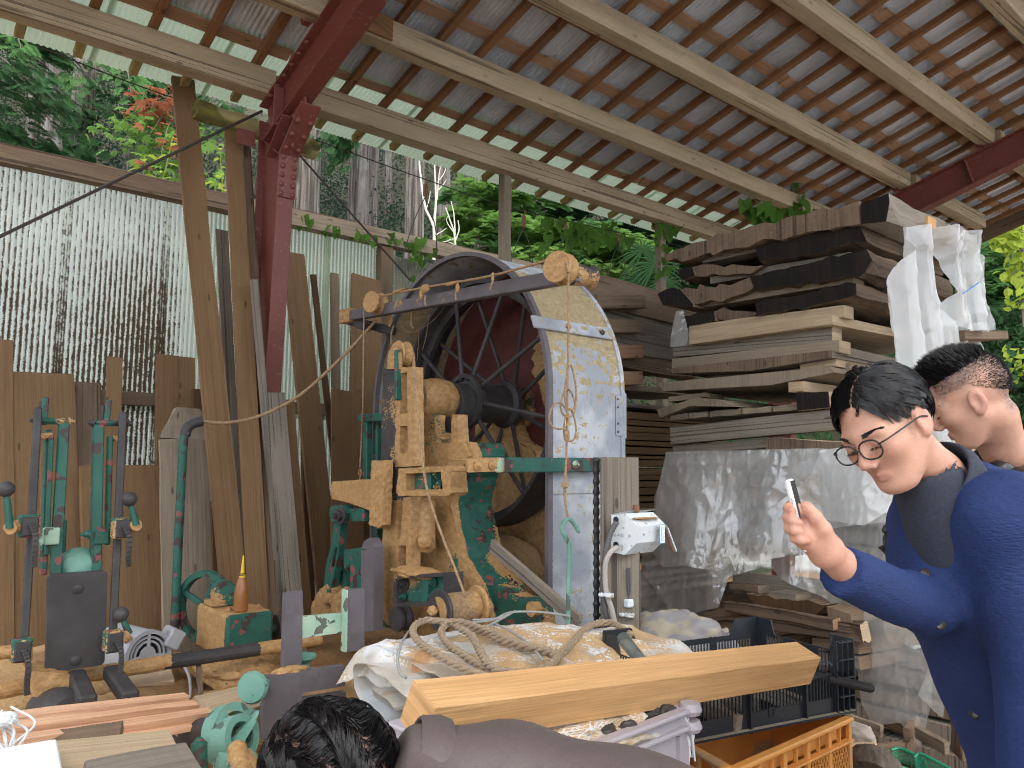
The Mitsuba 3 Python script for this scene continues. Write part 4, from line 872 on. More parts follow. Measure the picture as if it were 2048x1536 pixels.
web = [tube(curve([a, (np.array(a) + b)/2 + [0, 0, -.03], b], 8), .0011, 4) for a, b in (((2.300,3.402,2.326), (2.300,3.551,2.183)), ((2.300,3.551,2.183), (2.300,3.565,2.019)), ((2.300,3.448,2.278), (2.300,3.512,2.069)), ((2.300,3.748,2.237), (2.300,3.551,2.183)), ((2.300,3.242,2.326), (2.300,3.551,2.183)))]
put('cobweb', cat(*web), 'm_cord', saw, label='dusty cobweb strands')
put('hanging_cord', tube(curve([(2.120,3.841,2.318), (2.100,3.797,2.079), (2.100,3.787,1.802), (2.195,3.962,1.590), (2.145,3.880,1.434)], 24), .0042, 6), 'm_cord', saw, smooth=True)
hk = np.array((2.125,3.842,1.407)); th = np.linspace(-1.2, 3.9, 16)
mput('hook', tube(np.vstack([hk + np.stack([0*th, .016*np.cos(th), .016*np.sin(th)], 1), [hk + [0, .0, -.03], hk + [0, .01, -.07]]]), .004, 6), saw, .85, 2)
# wooden brace and the green guard bar
put('brace', plank((2.220,2.787,1.092), (2.145,2.156,0.863), .065, .018, (0, .6, 1), pal=6, nseg=5, wob=.002), 'm_wood', saw)
gy = 2.56
mput('guard_bar', bar((2.067,2.550,1.454), (2.669,2.550,1.458), .065, .012), saw, lambda v: .34 + 0*v[:, 0], 0)
mput('guard_bar_bracket', cat(slab([(1.798,2.420,1.471), (1.956,2.420,1.483), (1.962,2.420,1.430), (1.808,2.420,1.424)], (0, .012, 0)), slab([(1.798,2.420,1.471), (1.956,2.420,1.483), (1.956,2.420,1.479), (1.801,2.420,1.468)], (0, .12, 0)), slab([(1.799,2.420,1.429), (1.957,2.420,1.434), (1.957,2.420,1.428), (1.806,2.420,1.424)], (0, .10, 0)), bar((1.951,2.420,1.453), (2.078,2.550,1.454), .06, .02)), saw, .58, 1)
for q in ((1.845,2.415,1.449), (1.919,2.415,1.453), (2.496,2.540,1.459)): mput('bolt', nut(q, (0, -1, 0), .012, .014), f'{saw}__guard_bar_bracket', .5, 1)
mput('shaft_end', rough(cat(cyl((2.147,2.400,0.878), (2.112,2.400,0.882), .03, 16)), .02, .004), saw, .75, 2)
# iron hook hung on the cord in front of the hood
hook = thing('iron_hook', 'long pale-green iron hook hanging on a cord in front of the hood side', 'hook')
hy = 2.16
put('cord', tube(curve([(2.067,2.140,2.193), (2.087,2.160,2.017), (2.082,2.160,1.782), (2.079,2.160,1.570), (2.074,2.160,1.456), (2.072,2.160,1.324), (2.088,2.160,1.244)], 50), .0042, 6), 'm_cord', hook, smooth=True)
for (cx, cy, rx, rz) in ((1141,775,14,42), (1136,806,18,26), (1118,832,24,24), (1140,850,15,30)):
    th = np.linspace(0, 2*np.pi, 22)
    c = np.array({(1141,775): (2.093,2.155,1.753), (1136,806): (2.075,2.150,1.692), (1118,832): (2.028,2.150,1.640), (1140,850): (2.090,2.155,1.608)}[(cx, cy)])
    put('cord_loop', tube(c + np.stack([rx/480*np.cos(th), .006*np.sin(2*th), rz/480*np.sin(th)], 1), .0038, 6), 'm_cord', hook, smooth=True)
put('cord', tube(curve([(2.072,2.160,1.455), (2.064,2.160,1.352), (2.077,2.165,1.304), (2.085,2.160,1.248)], 14), .0035, 6), 'm_cord', hook, smooth=True)
for _m in (blob((2.072,2.155,1.566), (.012, .012, .026), 1, .4, 2), blob((2.064,2.155,1.380), (.018, .012, .012), 2, .4, 2)): put('knot', _m, 'm_cord', hook)
mput('hook', tube(curve([(2.144,2.160,1.197), (2.122,2.160,1.228), (2.090,2.160,1.252), (2.059,2.160,1.234), (2.054,2.160,1.209), (2.080,2.160,1.174), (2.091,2.160,1.136), (2.088,2.160,1.007), (2.086,2.160,0.839)], 40), np.concatenate([[.004], np.full(39, .0085), [.0085]])[:len(curve([0*np.ones(3)]*9, 40))], 8), hook, .12, 6)


# ================================================================ boards leaning on the fence
def lean(lab, bot, top, w, t, pal, seed, group='boards leaning against the fence', endcol=11, notch=False, taper=1.0, rot=0.0, cat_='board', name='leaning_board', nseg=8, wob=.003):
    q = rect(w, t, .002); q1 = [(a*taper, b) for a, b in q]
    m = wood_ext(q, bot, top, (1, rot, 0), pal, nseg=nseg, wob=wob, seed=seed, endcol=endcol, poly1=q1)
    k = numbered_thing(name)
    scene[k] = mikit.ply((m[0], m[1]), 'm_wood', False, uv=m[2])
    return tag(k, lab, cat_, group)
def numbered_thing(name):
    n = _count.get(name, 0); _count[name] = n + 1
    return f'{name}_{n:03d}' if n else name
lean('dark board cut off by the left edge of the photo', (0.631,4.900,0.403), (0.589,5.500,2.170), .16, .03, 3, 1)
lean('wide flat-topped brown board behind the rear headblock posts', (0.860,4.900,0.343), (0.799,5.450,1.982), .39, .035, 3, 2)
lean('olive-brown board between the wide board and the short narrow one', (1.073,5.000,0.317), (1.058,5.500,1.948), .20, .03, 8, 3)
lean('narrow brown board standing in front of the middle rail', (1.172,5.100,1.229), (1.233,5.500,2.124), .088, .03, 3, 4)
lean('wide brown board with a pencilled top beside the gap in the boards', (1.574,5.050,0.320), (1.610,5.500,2.170), .25, .03, 3, 5)
lean('short wide brown board below the bright fence gap', (1.244,4.750,0.340), (1.218,5.100,1.430), .45, .03, 3, 6)
# live-edge slab with a rounded top
q = [(-.15, -.02), (.15, -.02), (.15, .02), (-.15, .02)]; q1 = [(-.06, -.02), (.08, -.02), (.08, .02), (-.06, .02)]
a_, b_, c_ = (1.494,4.500,0.351), (1.475,4.750,1.585), (1.481,4.800,1.770)
m = catuv(wood_ext(q, a_, b_, (1, 0, 0), 10, nseg=8, wob=.006, seed=8), wood_ext([(x*1.0, y) for x, y in q], b_, c_, (1, 0, 0), 10, nseg=3, wob=.004, seed=9, poly1=q1))
k = numbered_thing('leaning_board'); scene[k] = mikit.ply((m[0], m[1]), 'm_wood', False, uv=m[2]); tag(k, 'greyish slab with a rounded shoulder behind the bent green pipe', 'board', 'boards leaning against the fence')
lean('tallest plank of all, its grey top reaching up to the eave', (1.612,4.150,0.503), (1.409,4.980,3.879), .135, .028, 3, 10, nseg=14, rot=-.15)
lean('second tallest board, orange-brown squared timber left of the red column', (1.713,4.120,0.494), (1.680,4.800,3.538), .105, .05, 3, 11, nseg=12, rot=-.2)
lean('dark grey board half hidden between the two tallest ones', (1.687,4.300,0.466), (1.706,5.000,2.950), .075, .03, 6, 12)
lean('grey-brown board hugging the right side of the second tallest one', (1.808,4.160,0.474), (1.775,4.860,3.599), .055, .05, 8, 13, nseg=12)
lean('thin grey lath beside the red column', (1.878,4.200,0.458), (1.710,4.420,2.522), .04, .03, 6, 14)
lean('weathered silver-grey board below the red column', (1.915,4.100,0.417), (1.840,4.350,1.860), .105, .03, 6, 15, rot=-.1)
lean('brown board behind the weathered silver-grey one', (2.028,4.200,0.383), (1.936,4.420,1.829), .085, .03, 3, 16)
lean('tall wide brown board just right of the red column', (2.447,4.700,0.324), (2.375,5.400,3.007), .165, .03, 3, 17, nseg=10)
lean('slim dark stick with chalk marks right of the red column', (2.607,4.800,0.547), (2.564,5.450,2.884), .042, .025, 13, 18)
lean('grey-brown stick with a split top', (2.612,5.000,0.859), (2.767,5.500,2.935), .065, .03, 8, 19)
lean('wide brown board with a slanted top left of the saw hood', (2.815,5.000,0.847), (3.050,5.500,2.950), .27, .025, 3, 20)
lean('lower wide brown board in front of the slant-topped one', (2.481,4.600,0.492), (2.635,5.000,1.967), .225, .025, 3, 21)
lean('dark board in the gap behind the weathered silver one', (2.331,4.800,0.416), (2.416,5.200,1.798), .06, .025, 13, 22)
lean('narrow brown board between the wide ones, its top at the green rope', (2.817,4.900,0.512), (2.865,5.200,2.007), .07, .03, 3, 23)
lean('dark plank standing behind the rear headblock', (1.170,5.050,0.293), (1.146,5.500,1.909), .10, .03, 8, 24)
lean('brown plank in the shadow behind the gearbox', (1.788,4.900,0.288), (1.725,5.300,1.935), .12, .03, 13, 25)
lean('old board leaning low behind the gearbox and wheel', (1.690,4.400,0.367), (1.680,4.600,1.238), .20, .03, 13, 26)
# ================================================================ carriage with two headblocks
def knob_lever(par, p0, p1, r=.018, kr=.027):
    mput('lever', cat(tube([p0, p1], [r*.72, r*.5], 10)), par, .12, 0, 40)
    mput('lever_knob', trimesh_sphere(p1, kr), par, .05, 2, 60)
def trimesh_sphere(c, r): 
    m = trimesh.creation.icosphere(subdivisions=3); return np.array(m.vertices)*r + np.asarray(c, float), np.array(m.faces)
hb = thing('log_headblock', 'rear log headblock with a rounded black face plate between tall green posts', 'headblock')
from shapely.geometry import Polygon as _P
pl = [(0.562,3.200,0.717), (0.549,3.200,1.053), (0.740,3.200,1.054), (0.748,3.200,0.716)]
g = _P([(p[0], p[2]) for p in pl]).buffer(-.018).buffer(.018)
mput('face_plate', prism(g, 0, .035, (0, 3.20, 0), ((1, 0, 0), (0, 0, 1), (0, 1, 0))), hb, .04, 2, label='rounded blackened face plate')
mput('rivet', rivet((0.645,3.200,0.996), (0, -1, 0), .018, .006), hb, .12, 2); mput('rivet', rivet((0.654,3.200,0.744), (0, -1, 0), .018, .006), hb, .12, 2)
mput('casting', rough(blob((0.665,3.320,1.058), (.075, .09, .075), 3, .12, 3), .02, .003), hb, .36, 6)
for (a, b, w, t, kd) in (((0.582,3.300,1.597), (0.580,3.260,1.044), .035, .035, 0), ((0.538,3.340,1.568), (0.549,3.300,1.042), .022, .03, 0), ((0.541,3.280,1.548), (0.552,3.280,1.115), .016, .02, 0), ((0.517,3.300,1.686), (0.518,3.300,1.585), .022, .022, 0),
                         ((0.697,3.300,1.592), (0.711,3.260,1.034), .034, .05, 0), ((0.741,3.300,1.551), (0.750,3.280,1.140), .018, .03, 0), ((0.734,3.320,1.691), (0.726,3.300,1.593), .020, .02, 0), ((0.511,3.340,1.675), (0.514,3.340,1.590), .016, .016, 5), ((0.724,3.360,1.673), (0.725,3.360,1.595), .012, .014, 5)):
    mput('post', bar(a, b, w, t, (1, 0, 0)), hb, .16, kd if kd != 5 else 2)
for a, b in (((0.498,3.300,1.599), (0.592,3.300,1.601)), ((0.686,3.300,1.599), (0.795,3.300,1.602))):
    mput('top_bar', bar(a, b, .022, .05, (0, 0, 1), .01), hb, .25, 0)
    mput('bolt', nut(np.array(a) + [-.005, 0, 0], (-1, 0, 0), .012, .012), hb, .3, 2); mput('bolt', nut(np.array(b) + [.005, 0, 0], (1, 0, 0), .012, .012), hb, .3, 2)
for a, b in (((0.486,3.300,1.540), (0.546,3.300,1.545)), ((0.745,3.300,1.540), (0.795,3.300,1.541))): mput('roller', cyl(a, b, .013, 12), hb, .5, 2, 40)
for a, b, c in (((0.489,3.260,1.645), (0.489,3.220,1.211), (0.486,3.180,0.825)), ((0.772,3.260,1.644), (0.770,3.220,1.199), (0.765,3.180,0.805))):
    mput('guide_rod', cat(bar(a, b, .026, .022, (1, 0, 0)), bar(b, c, .026, .022, (1, 0, 0))), hb, .15, 2)
for (c, hk, kn0, kn1) in (((0.471,3.160,1.230), 0, (0.412,3.120,1.228), (0.392,3.120,1.358)), ((0.766,3.160,1.210), 0, (0.807,3.120,1.222), (0.779,3.120,1.317)), ((0.473,3.140,0.818), 0, None, None), ((0.757,3.140,0.810), 0, (0.810,3.140,0.828), (0.778,3.140,0.902))):
    c = np.array(c)
    mput('clamp', rough(box(c, (.062, .06, .075), None, .006), .02, .002), hb, .42, 0)
    mput('clamp_face', box(c + [.0, -.034, .0], (.05, .012, .065)), hb, .1, 2)
    hkp = curve([c + [0, -.045, .01], c + [.012, -.075, -.03], c + [.012, -.075, -.10], c + [.016, -.07, -.135]], 12)
    mput('dog_hook', cat(*[bar(hkp[i], hkp[i+1], .018, .010*(1.2 - .06*i), (1, 0, 0), .002) for i in range(len(hkp) - 1)]), hb, .04, 2)
    mput('clamp_boss', rough(cyl(c + [.03 if kn0 is not None and kn0[0] > c[0] else -.03, 0, 0], (np.array(kn0) if kn0 is not None else c + [-.10, 0, 0]), .022, 14), .02, .003), hb, .8, 0, 50)
    if kn0 is not None: knob_lever(hb, kn0, kn1)
for a, b in (((0.653,3.180,0.696), (0.627,2.860,0.679)), ((0.766,3.180,0.694), (0.755,2.860,0.671))):
    mput('arm', cat(bar(a, b, .05, .055, (0, 0, 1), .008)), hb, .16, 2)
mput('skirt', rough(slab([(0.500,3.120,0.752), (0.575,3.120,0.732), (0.637,3.120,0.711), (0.679,3.120,0.589), (0.598,3.120,0.596), (0.555,3.120,0.580), (0.528,3.120,0.650)], (0, .2, 0)), .03, .012, 12), hb, .85, 2)
mput('drum', rough(lathe([(0, 0), (.08, 0), (.09, .2), (.09, .8), (.07, 1), (0, 1)], (0.580,3.200,0.581), (0.596,2.950,0.613), 24), .03, .004), hb, .3, 2, 40)
mput('link', bar((0.610,3.350,1.234), (0.611,3.350,1.050), .025, .03, (1, 0, 0)), hb, .2, 0)
mput('pivot', cat(box((0.557,3.250,1.185), (.05, .04, .06)), nut((0.523,3.220,1.170), (-1, 0, 0), .012, .02)), hb, .4, 1)
mput('pivot', cat(box((0.720,3.250,1.177), (.05, .04, .06)), nut((0.677,3.220,1.188), (-1, 0, 0), .012, .02)), hb, .35, 0)
# long round rail behind the headblock
t = thing('round_rail', 'long round iron rail, half caked in sawdust, in front of the motor and gearbox', 'rail')
mput('rail', rough(tube([(0.356,3.300,0.648), (0.594,3.300,0.664), (1.027,3.300,0.670), (1.462,3.300,0.668), (1.649,3.300,0.673)], .028, 14), .05, .002), t, lambda v: np.where((v[:, 0] > 1.0) & (v[:, 0] < 1.38), .30, .82), 2, 50)
# gearbox with handwheel
gb = thing('gearbox', 'dusty square green gearbox in front of the leaning boards', 'gearbox')
G = np.array((1.309,3.518,0.779)); gw, gd, gh = .215, .40, .20
mput('case', rough(box(G + [gw/2, gd/2, -gh/2], (gw, gd, gh), None, .012), .03, .003, 14, 3), gb, lambda v: np.where(v[:, 1] < G[1] + .02, .30, .86), 0, 45)
mput('foot', rough(box(G + [gw/2 - .02, gd/2 - .1, -gh - .06], (gw + .12, gd + .2, .05), None, .01), .03, .006, 10, 4), gb, .72, 0, 45)
mput('dust_heap', rough(blob(G + [gw/2 - .04, gd/2 - .2, -gh - .03], (.17, .2, .06), 5, .3, 3), .03, .006), gb, .98, 0, 60)
hc = G + np.array([.02, .30, .03])
mput('handwheel', ring(G + [.06, .46, -.03], (1, .5, 0), .175, .035, .03, 48), gb, .2, 0, 40)
for a in (0.4, 1.9, 3.5, 5.0):
    q = np.array([-.447*math.cos(a), .894*math.cos(a), math.sin(a)]); mput('spoke', bar(G + [.06, .46, -.03], G + [.06, .46, -.03] + q*.155, .03, .02), gb, .2, 0)
mput('shaft_cap', cat(box(G + [gw*.45, gd*.72, .015], (.17, .12, .025)), lathe([(.0, 0), (.055, 0), (.06, .1), (.06, .9), (.05, 1), (0, 1)], G + [gw*.35, gd*.60, .055], G + [gw*.45, gd*.85, .055], 20)), gb, .35, 0, 40)
mput('cap_bolt', nut(G + [.05, .12, .002], (0, 0, 1), .012, .01), gb, .9, 0); mput('cap_bolt', nut(G + [.18, .10, .002], (0, 0, 1), .012, .01), gb, .9, 0)
mput('sprocket', cat(ring(G + [gw + .06, .1, -.10], (1, 0, 0), .06, .02, .06, 20), cyl(G + [gw, .1, -.10], G + [gw + .09, .1, -.10], .02, 10)), gb, .15, 2)
# oil bottle
ob = thing('oil_bottle', 'brown plastic oil bottle with a yellow spout on top of the gearbox', 'bottle')
O = np.array((1.391,3.580,0.783))
put('bottle', lathe([(0, 0), (.029, 0), (.032, .04), (.032, .45), (.029, .66), (.020, .90), (.012, .98), (0, 1)], O, O + [0, 0, .155], 24), 'm_bottle', ob, smooth=35)
put('spout', lathe([(0, 0), (.014, 0), (.014, .16), (.009, .2), (.003, 1), (0, 1)], O + [0, 0, .15], O + [.002, 0, .25], 16), 'm_yellow', ob, smooth=35)
put('tie', tube(O + [0, 0, .163] + np.stack([.0145*np.cos(np.linspace(0, 12, 30)), .0145*np.sin(np.linspace(0, 12, 30)), np.linspace(-.006, .006, 30)], 1), .002, 5), 'm_black', ob)
flat('m_bottle', (.24, .095, .030), .32, specular=.5)
flat('m_yellow', (.62, .40, .02), .4)
# electric motor
mo = thing('electric_motor', 'grey electric motor with a round fan grille and terminal box behind the rail', 'motor')
M0 = np.array((1.052,3.756,0.605)); ax_ = unit([-.25, 1, 0])
flat('m_greypaint', (.30, .31, .33), .5)
put('body', lathe([(0, 0), (.10, 0), (.104, .05), (.104, .9), (.09, 1), (0, 1)], M0 + ax_*.03, M0 + ax_*.30, 32), 'm_greypaint', mo, smooth=35)
put('end_cap', cat(ring(M0 + ax_*.012, ax_, .108, .03, .016, 32), ring(M0 + ax_*.01, ax_, .075, .012, .008, 32), ring(M0 + ax_*.01, ax_, .058, .012, .008, 32), lathe([(0, 0), (.032, 0), (.036, .4), (0, 1)], M0 - ax_*.002, M0 + ax_*.02, 20)), 'm_greypaint', mo, smooth=35, kind='stuff') if False else None
for nm, mm in (('grille_ring', ring(M0 + ax_*.010, ax_, .108, .032, .018, 32)), ('grille_ring', ring(M0 + ax_*.008, ax_, .080, .012, .009, 32)), ('grille_ring', ring(M0 + ax_*.008, ax_, .062, .012, .009, 32)), ('grille_hub', lathe([(0, 0), (.034, 0), (.038, .4), (0, 1)], M0 - ax_*.004, M0 + ax_*.02, 20)), ('fan_cover', cyl(M0 + ax_*.022, M0 + ax_*.03, .10, 24))):
    put(nm, mm, 'm_greypaint' if nm != 'fan_cover' else 'm_black', mo, smooth=35)
for a in (1.57, 3.3, 6.1): 
    q = np.array([math.cos(a)*.97, math.cos(a)*.24, math.sin(a)]); put('grille_bar', bar(M0 + q*.03, M0 + q*.10, .014, .014), 'm_greypaint', mo)
for a in (.75, 2.4): put('lug', cyl(M0 + np.array([math.cos(a)*.97, math.cos(a)*.24, math.sin(a)])*.115 - ax_*.005, M0 + np.array([math.cos(a)*.97, math.cos(a)*.24, math.sin(a)])*.115 + ax_*.025, .012, 10), 'm_greypaint', mo)
put('terminal_box', box(M0 + [.115, .06, .05], (.07, .12, .085), roty(.5), .008), 'm_greypaint', mo)
put('foot', box(M0 + [.0, .14, -.125], (.2, .2, .03)), 'm_greypaint', mo)
put('cable', tube(curve([M0 + [.13, .02, -.02], M0 + [.15, -.10, -.10], M0 + [.13, -.17, -.20], M0 + [.06, -.2, -.27], M0 + [.02, -.2, -.24]], 24), .007, 8), 'm_greypaint', mo, smooth=True)
# bent green pipe with its cable
gp = thing('bent_pipe', 'tall green pipe bent over at the top with a slack cable hanging from it', 'pipe')
mput('pipe', tube(curve([(1.267,4.100,0.606), (1.262,4.100,1.019), (1.261,4.100,1.516), (1.271,4.100,1.612), (1.301,4.100,1.649), (1.342,4.100,1.666)], 40), .022, 12), gp, .18, 0, 50)
mput('sleeve', tube(curve([(1.267,4.100,1.587), (1.277,4.100,1.628), (1.308,4.100,1.654), (1.347,4.100,1.666)], 16), .026, 12), gp, .3, 2, 50)
put('cable', tube(curve([(1.342,4.100,1.666), (1.466,4.100,1.661), (1.652,4.100,1.707), (1.868,4.080,1.833), (2.090,4.050,2.053), (2.235,4.000,2.233), (2.278,3.980,2.295)], 50), .009, 8), 'm_cord', gp, smooth=True)
# loose boards and planks on the sawdust
def loose(lab, p0, p1, w, t, hint, pal, seed, name='loose_board', cat_='board', group=None, endcol=None, ch=.003, **k):
    m = wood_ext(rect(w, t, ch), p0, p1, hint, pal, nseg=8, wob=.002, seed=seed, endcol=endcol, **k)
    kk = numbered_thing(name); scene[kk] = mikit.ply((m[0], m[1]), 'm_wood', False, uv=m[2]); return tag(kk, lab, cat_, group)
loose('thin dusty board lying below the motor', (0.856,3.465,0.581), (1.059,3.426,0.581), .14, .015, (0, 1, .1), 11, 41)
loose('dusty plank end leaning under the front headblock knob', (0.989,2.828,0.597), (1.271,2.853,0.603), .20, .02, (.3, 1, .2), 11, 42)
loose('thin stick standing in the sawdust below the gearbox', (1.083,3.147,0.560), (1.134,3.354,0.647), .02, .015, (1, 0, 0), 8, 43)
# sawdust heaps
def heap(lab, c, r, seed, **k):
    kk = put('sawdust_heap', rough(blob(c, r, seed, .35, 4, 1.6), .05, .010, 10, seed), 'm_sawdust', None, smooth=True)
    return tag(kk, lab, 'sawdust', kind='stuff')
heap('sawdust heaped below the motor and gearbox', (1.058,3.672,0.223), (.9, .5, .22), 1)
heap('sawdust heaped at the foot of the boards at the left', (0.708,4.300,0.195), (1.1, .6, .35), 2)
heap('sawdust heaped behind the front headblock', (1.524,3.206,0.310), (.6, .45, .24), 3)
heap('sawdust piled under the saw wheel', (2.7, 3.4, .62), (.35, .7, .42), 4)
# front headblock
fb = thing('log_headblock', 'front log headblock with grey stop plates and pale mint castings', 'headblock')
for pl in ([(1.166,2.600,1.007), (1.228,2.600,1.010), (1.234,2.600,0.734), (1.170,2.600,0.739)], [(1.390,2.580,1.001), (1.459,2.580,0.998), (1.466,2.580,0.780), (1.392,2.580,0.784)]):
    mput('stop_post', slab(pl, (0, .03, 0)), fb, .05, 5)
mput('stop_edge', slab([(1.382,2.575,1.000), (1.390,2.575,1.001), (1.393,2.575,0.785), (1.385,2.575,0.784)], (0, .032, 0)), fb, .1, 1)
mput('cross_bar', rough(slab([(1.231,2.610,0.920), (1.403,2.610,0.914), (1.405,2.610,0.847), (1.234,2.610,0.846)], (0, .02, 0)), .02, .0015), fb, .28, 1)
from shapely.geometry import Polygon as _P2
pp = [(1.056,2.500,0.768), (1.346,2.500,0.760), (1.349,2.500,0.691), (1.194,2.500,0.694), (1.190,2.500,0.676), (1.353,2.500,0.670), (1.360,2.500,0.477), (1.122,2.500,0.497), (1.114,2.500,0.546), (1.064,2.500,0.571), (1.059,2.500,0.680), (1.064,2.500,0.682), (1.064,2.500,0.695), (1.059,2.500,0.699)]
g = _P2([(p[0], p[2]) for p in pp]).buffer(-.004).buffer(.004)
mput('stop_plate', prism(g, 0, .028, (0, 2.50, 0), ((1, 0, 0), (0, 0, 1), (0, 1, 0))), fb, .05, 5)
mput('knob', lathe([(.0, 0), (.030, 0), (.024, .25), (.022, .55), (.045, .8), (.045, .92), (0, 1)], (1.268,2.660,0.708), (1.267,2.660,0.783), 20), fb, .34, 6, 40)
mput('dust_ridge', rough(blob((1.155,2.520,0.767), (.06, .02, .018), 2, .4, 3), .012, .003), fb, .99, 1, 60)
mput('handle', lathe([(0, 0), (.044, 0), (.050, .08), (.040, .30), (.022, .60), (.017, .85), (.02, 1), (0, 1)], (0.991,2.440,0.757), (1.095,2.540,0.737), 18), fb, .34, 6, 40)
mput('ring_gear', cat(ring((0.906,2.365,0.654), (.35, -.75, .30), .088, .05, .026, 40)), fb, .40, 6, 40)
mput('ring_gear', ring((0.896,2.307,0.660), (.35, -.75, .30), .064, .06, .022, 36), fb, .34, 6, 40)
mput('gear_casting', rough(slab([(0.844,2.287,0.646), (0.899,2.288,0.686), (0.977,2.299,0.705), (0.975,2.281,0.662), (0.918,2.249,0.665), (0.855,2.196,0.668), (0.822,2.177,0.629), (0.804,2.193,0.622)], (.02, .10, -.02)), .02, .004), fb, .46, 6)
mput('spindle', cat(lathe([(.036, 0), (.044, .1), (.044, .5), (.03, .7), (0, .7)], (0.830,2.064,0.635), (0.892,2.247,0.647), 24)), fb, .44, 6, 40)
mput('screw', tube([(0.807,1.991,0.639), (0.851,2.172,0.679)], .026, 14), fb, .75, 2, 40)
mput('upright_rod', tube([(0.771,2.223,0.602), (0.770,2.237,0.694), (0.775,2.245,0.698)], [.022, .022, .012], 12), fb, .45, 0, 50)
mput('base_arm', rough(box((1.022,2.144,0.606), (.12, .2, .06), None, .02), .03, .006), fb, .6, 1)
mput('shaft', cyl((0.894,2.782,0.549), (0.919,2.488,0.631), .045, 16), fb, .3, 2, 40)
loose('bark-edged log offcut between the front headblock and the strips', (0.949,2.662,0.616), (1.180,2.730,0.622), .12, .07, (.3, 1, .3), 11, 44, name='log_offcut', cat_='log', endcol=11)
# ================================================================ fresh strips at the lower left
for i, (a, b, w, t, lab) in enumerate((((0.327,2.573,0.756), (0.921,2.824,0.657), .036, .022, 'rearmost of the fresh pink cedar strips'), ((0.323,2.526,0.742), (0.934,2.763,0.641), .036, .025, 'middle fresh cedar strip with a knot'),
                                   ((0.316,2.455,0.723), (0.955,2.668,0.630), .036, .032, 'front and longest of the fresh cedar strips'), ((0.418,2.532,0.687), (1.024,2.799,0.594), .036, .022, 'short strip showing past the ends of the fresh cedar strips'))):
    loose(lab, a, b, w, t, (-.2, 1, .25), 4, 50 + i, 'cedar_strip', 'wood strip', 'fresh cedar strips', rot if False else 11, .0015)
loose('strip lying under the fresh cedar strips', (0.401,2.415,0.692), (0.875,2.631,0.619), .05, .014, (-.2, 1, .2), 4, 56, 'cedar_strip', 'wood strip', 'fresh cedar strips', 11)
tw = thing('white_twine', 'white twine tied round the left end of the cedar strips', 'twine'); r = np.random.default_rng(5)
flat('m_twine', (.62, .64, .66), .7)
for k in range(9):
    a = np.array((0.337,2.400,0.808)) + r.normal(0, .008, 3); b = np.array((0.336,2.331,0.744)) + r.normal(0, 1, 3)*[.02, .01, .01]
    put('strand', tube(curve([a, (a + b)/2 + [.012*(k - 4), -.02, .01*r.random()], b], 10), .0032, 5), 'm_twine', tw)
put('knot', rough(blob((0.327,2.342,0.814), (.03, .022, .018), 3, .5, 3), .012, .003), 'm_twine', tw, smooth=50)
loose('board with saw-kerf lines across it at the bottom left', (0.396,2.190,0.735), (0.700,2.203,0.700), .16, .02, (-.2, 1, .35), 11, 57)
loose('grey weathered board below the kerfed one', (0.454,2.010,0.741), (0.681,2.018,0.733), .12, .025, (-.3, 1, .3), 6, 58)
loose('split brown offcut under the cedar strips', (0.457,2.475,0.679), (0.613,2.408,0.692), .12, .03, (-.2, 1, .3), 8, 59)
put_k = put('paper_parcel', cat(box((0.305,2.095,0.739), (.20, .18, .10), rotz(-.1) @ rotx(.1), .004)), 'm_paper'); tag(put_k, 'white folded paper parcel in the bottom left corner', 'parcel')
flat('m_paper', (.60, .66, .70), .7)


# ================================================================ timber stacks
def xslab(lab, pts, L, pal, seed, endcol=None, wob=.004, nseg=6, name='timber_slab', cat_='slab', group='slabs in the tall stack', dy=0.0, shrink=None):
    """A timber whose near end is the polygon pts (in a plane x = const) and that runs L metres back along x."""
    p = np.asarray(pts, float); c = p.mean(0); q = p[:, 1:] - c[1:]
    area = sum(q[i, 0]*q[(i+1) % len(q), 1] - q[(i+1) % len(q), 0]*q[i, 1] for i in range(len(q)))
    if area < 0: q = q[::-1]
    if name == 'timber_slab':      # sawn and broken outlines
        rj = np.random.default_rng(seed + 5); qq = []
        for i in range(len(q)):
            a_, b_ = q[i], q[(i + 1) % len(q)]; nn_ = max(1, int(np.linalg.norm(b_ - a_)/.05))
            for k_ in range(nn_): qq.append(a_ + (b_ - a_)*k_/nn_ + (rj.normal(0, .0035, 2) if k_ else 0))
        q = np.array(qq)
    m = wood_ext(q, c, c + [L, dy, 0], (0, 1, 0), pal, nseg=nseg, wob=wob, seed=seed, endcol=endcol, poly1=None if shrink is None else q*shrink)
    k = numbered_thing(name); scene[k] = mikit.ply((m[0], m[1]), 'm_wood', False, uv=m[2]); return tag(k, lab, cat_, group)
def ybeam(lab, a, b, h, dep, pal, seed, endcol=11, wob=.002, name='stack_board', cat_='board', group='boards and bearers in the tall stack'):
    """A board from a to b (left end, right end) with its long face towards the viewer, dep metres deep."""
    a, b = np.asarray(a, float) + [dep/2, 0, 0], np.asarray(b, float) + [dep/2, 0, 0]
    m = wood_ext(rect(h, dep, .003), a, b, (0, 0, 1), pal, nseg=8, wob=wob, seed=seed, endcol=endcol)
    k = numbered_thing(name); scene[k] = mikit.ply((m[0], m[1]), 'm_wood', False, uv=m[2]); return tag(k, lab, cat_, group)
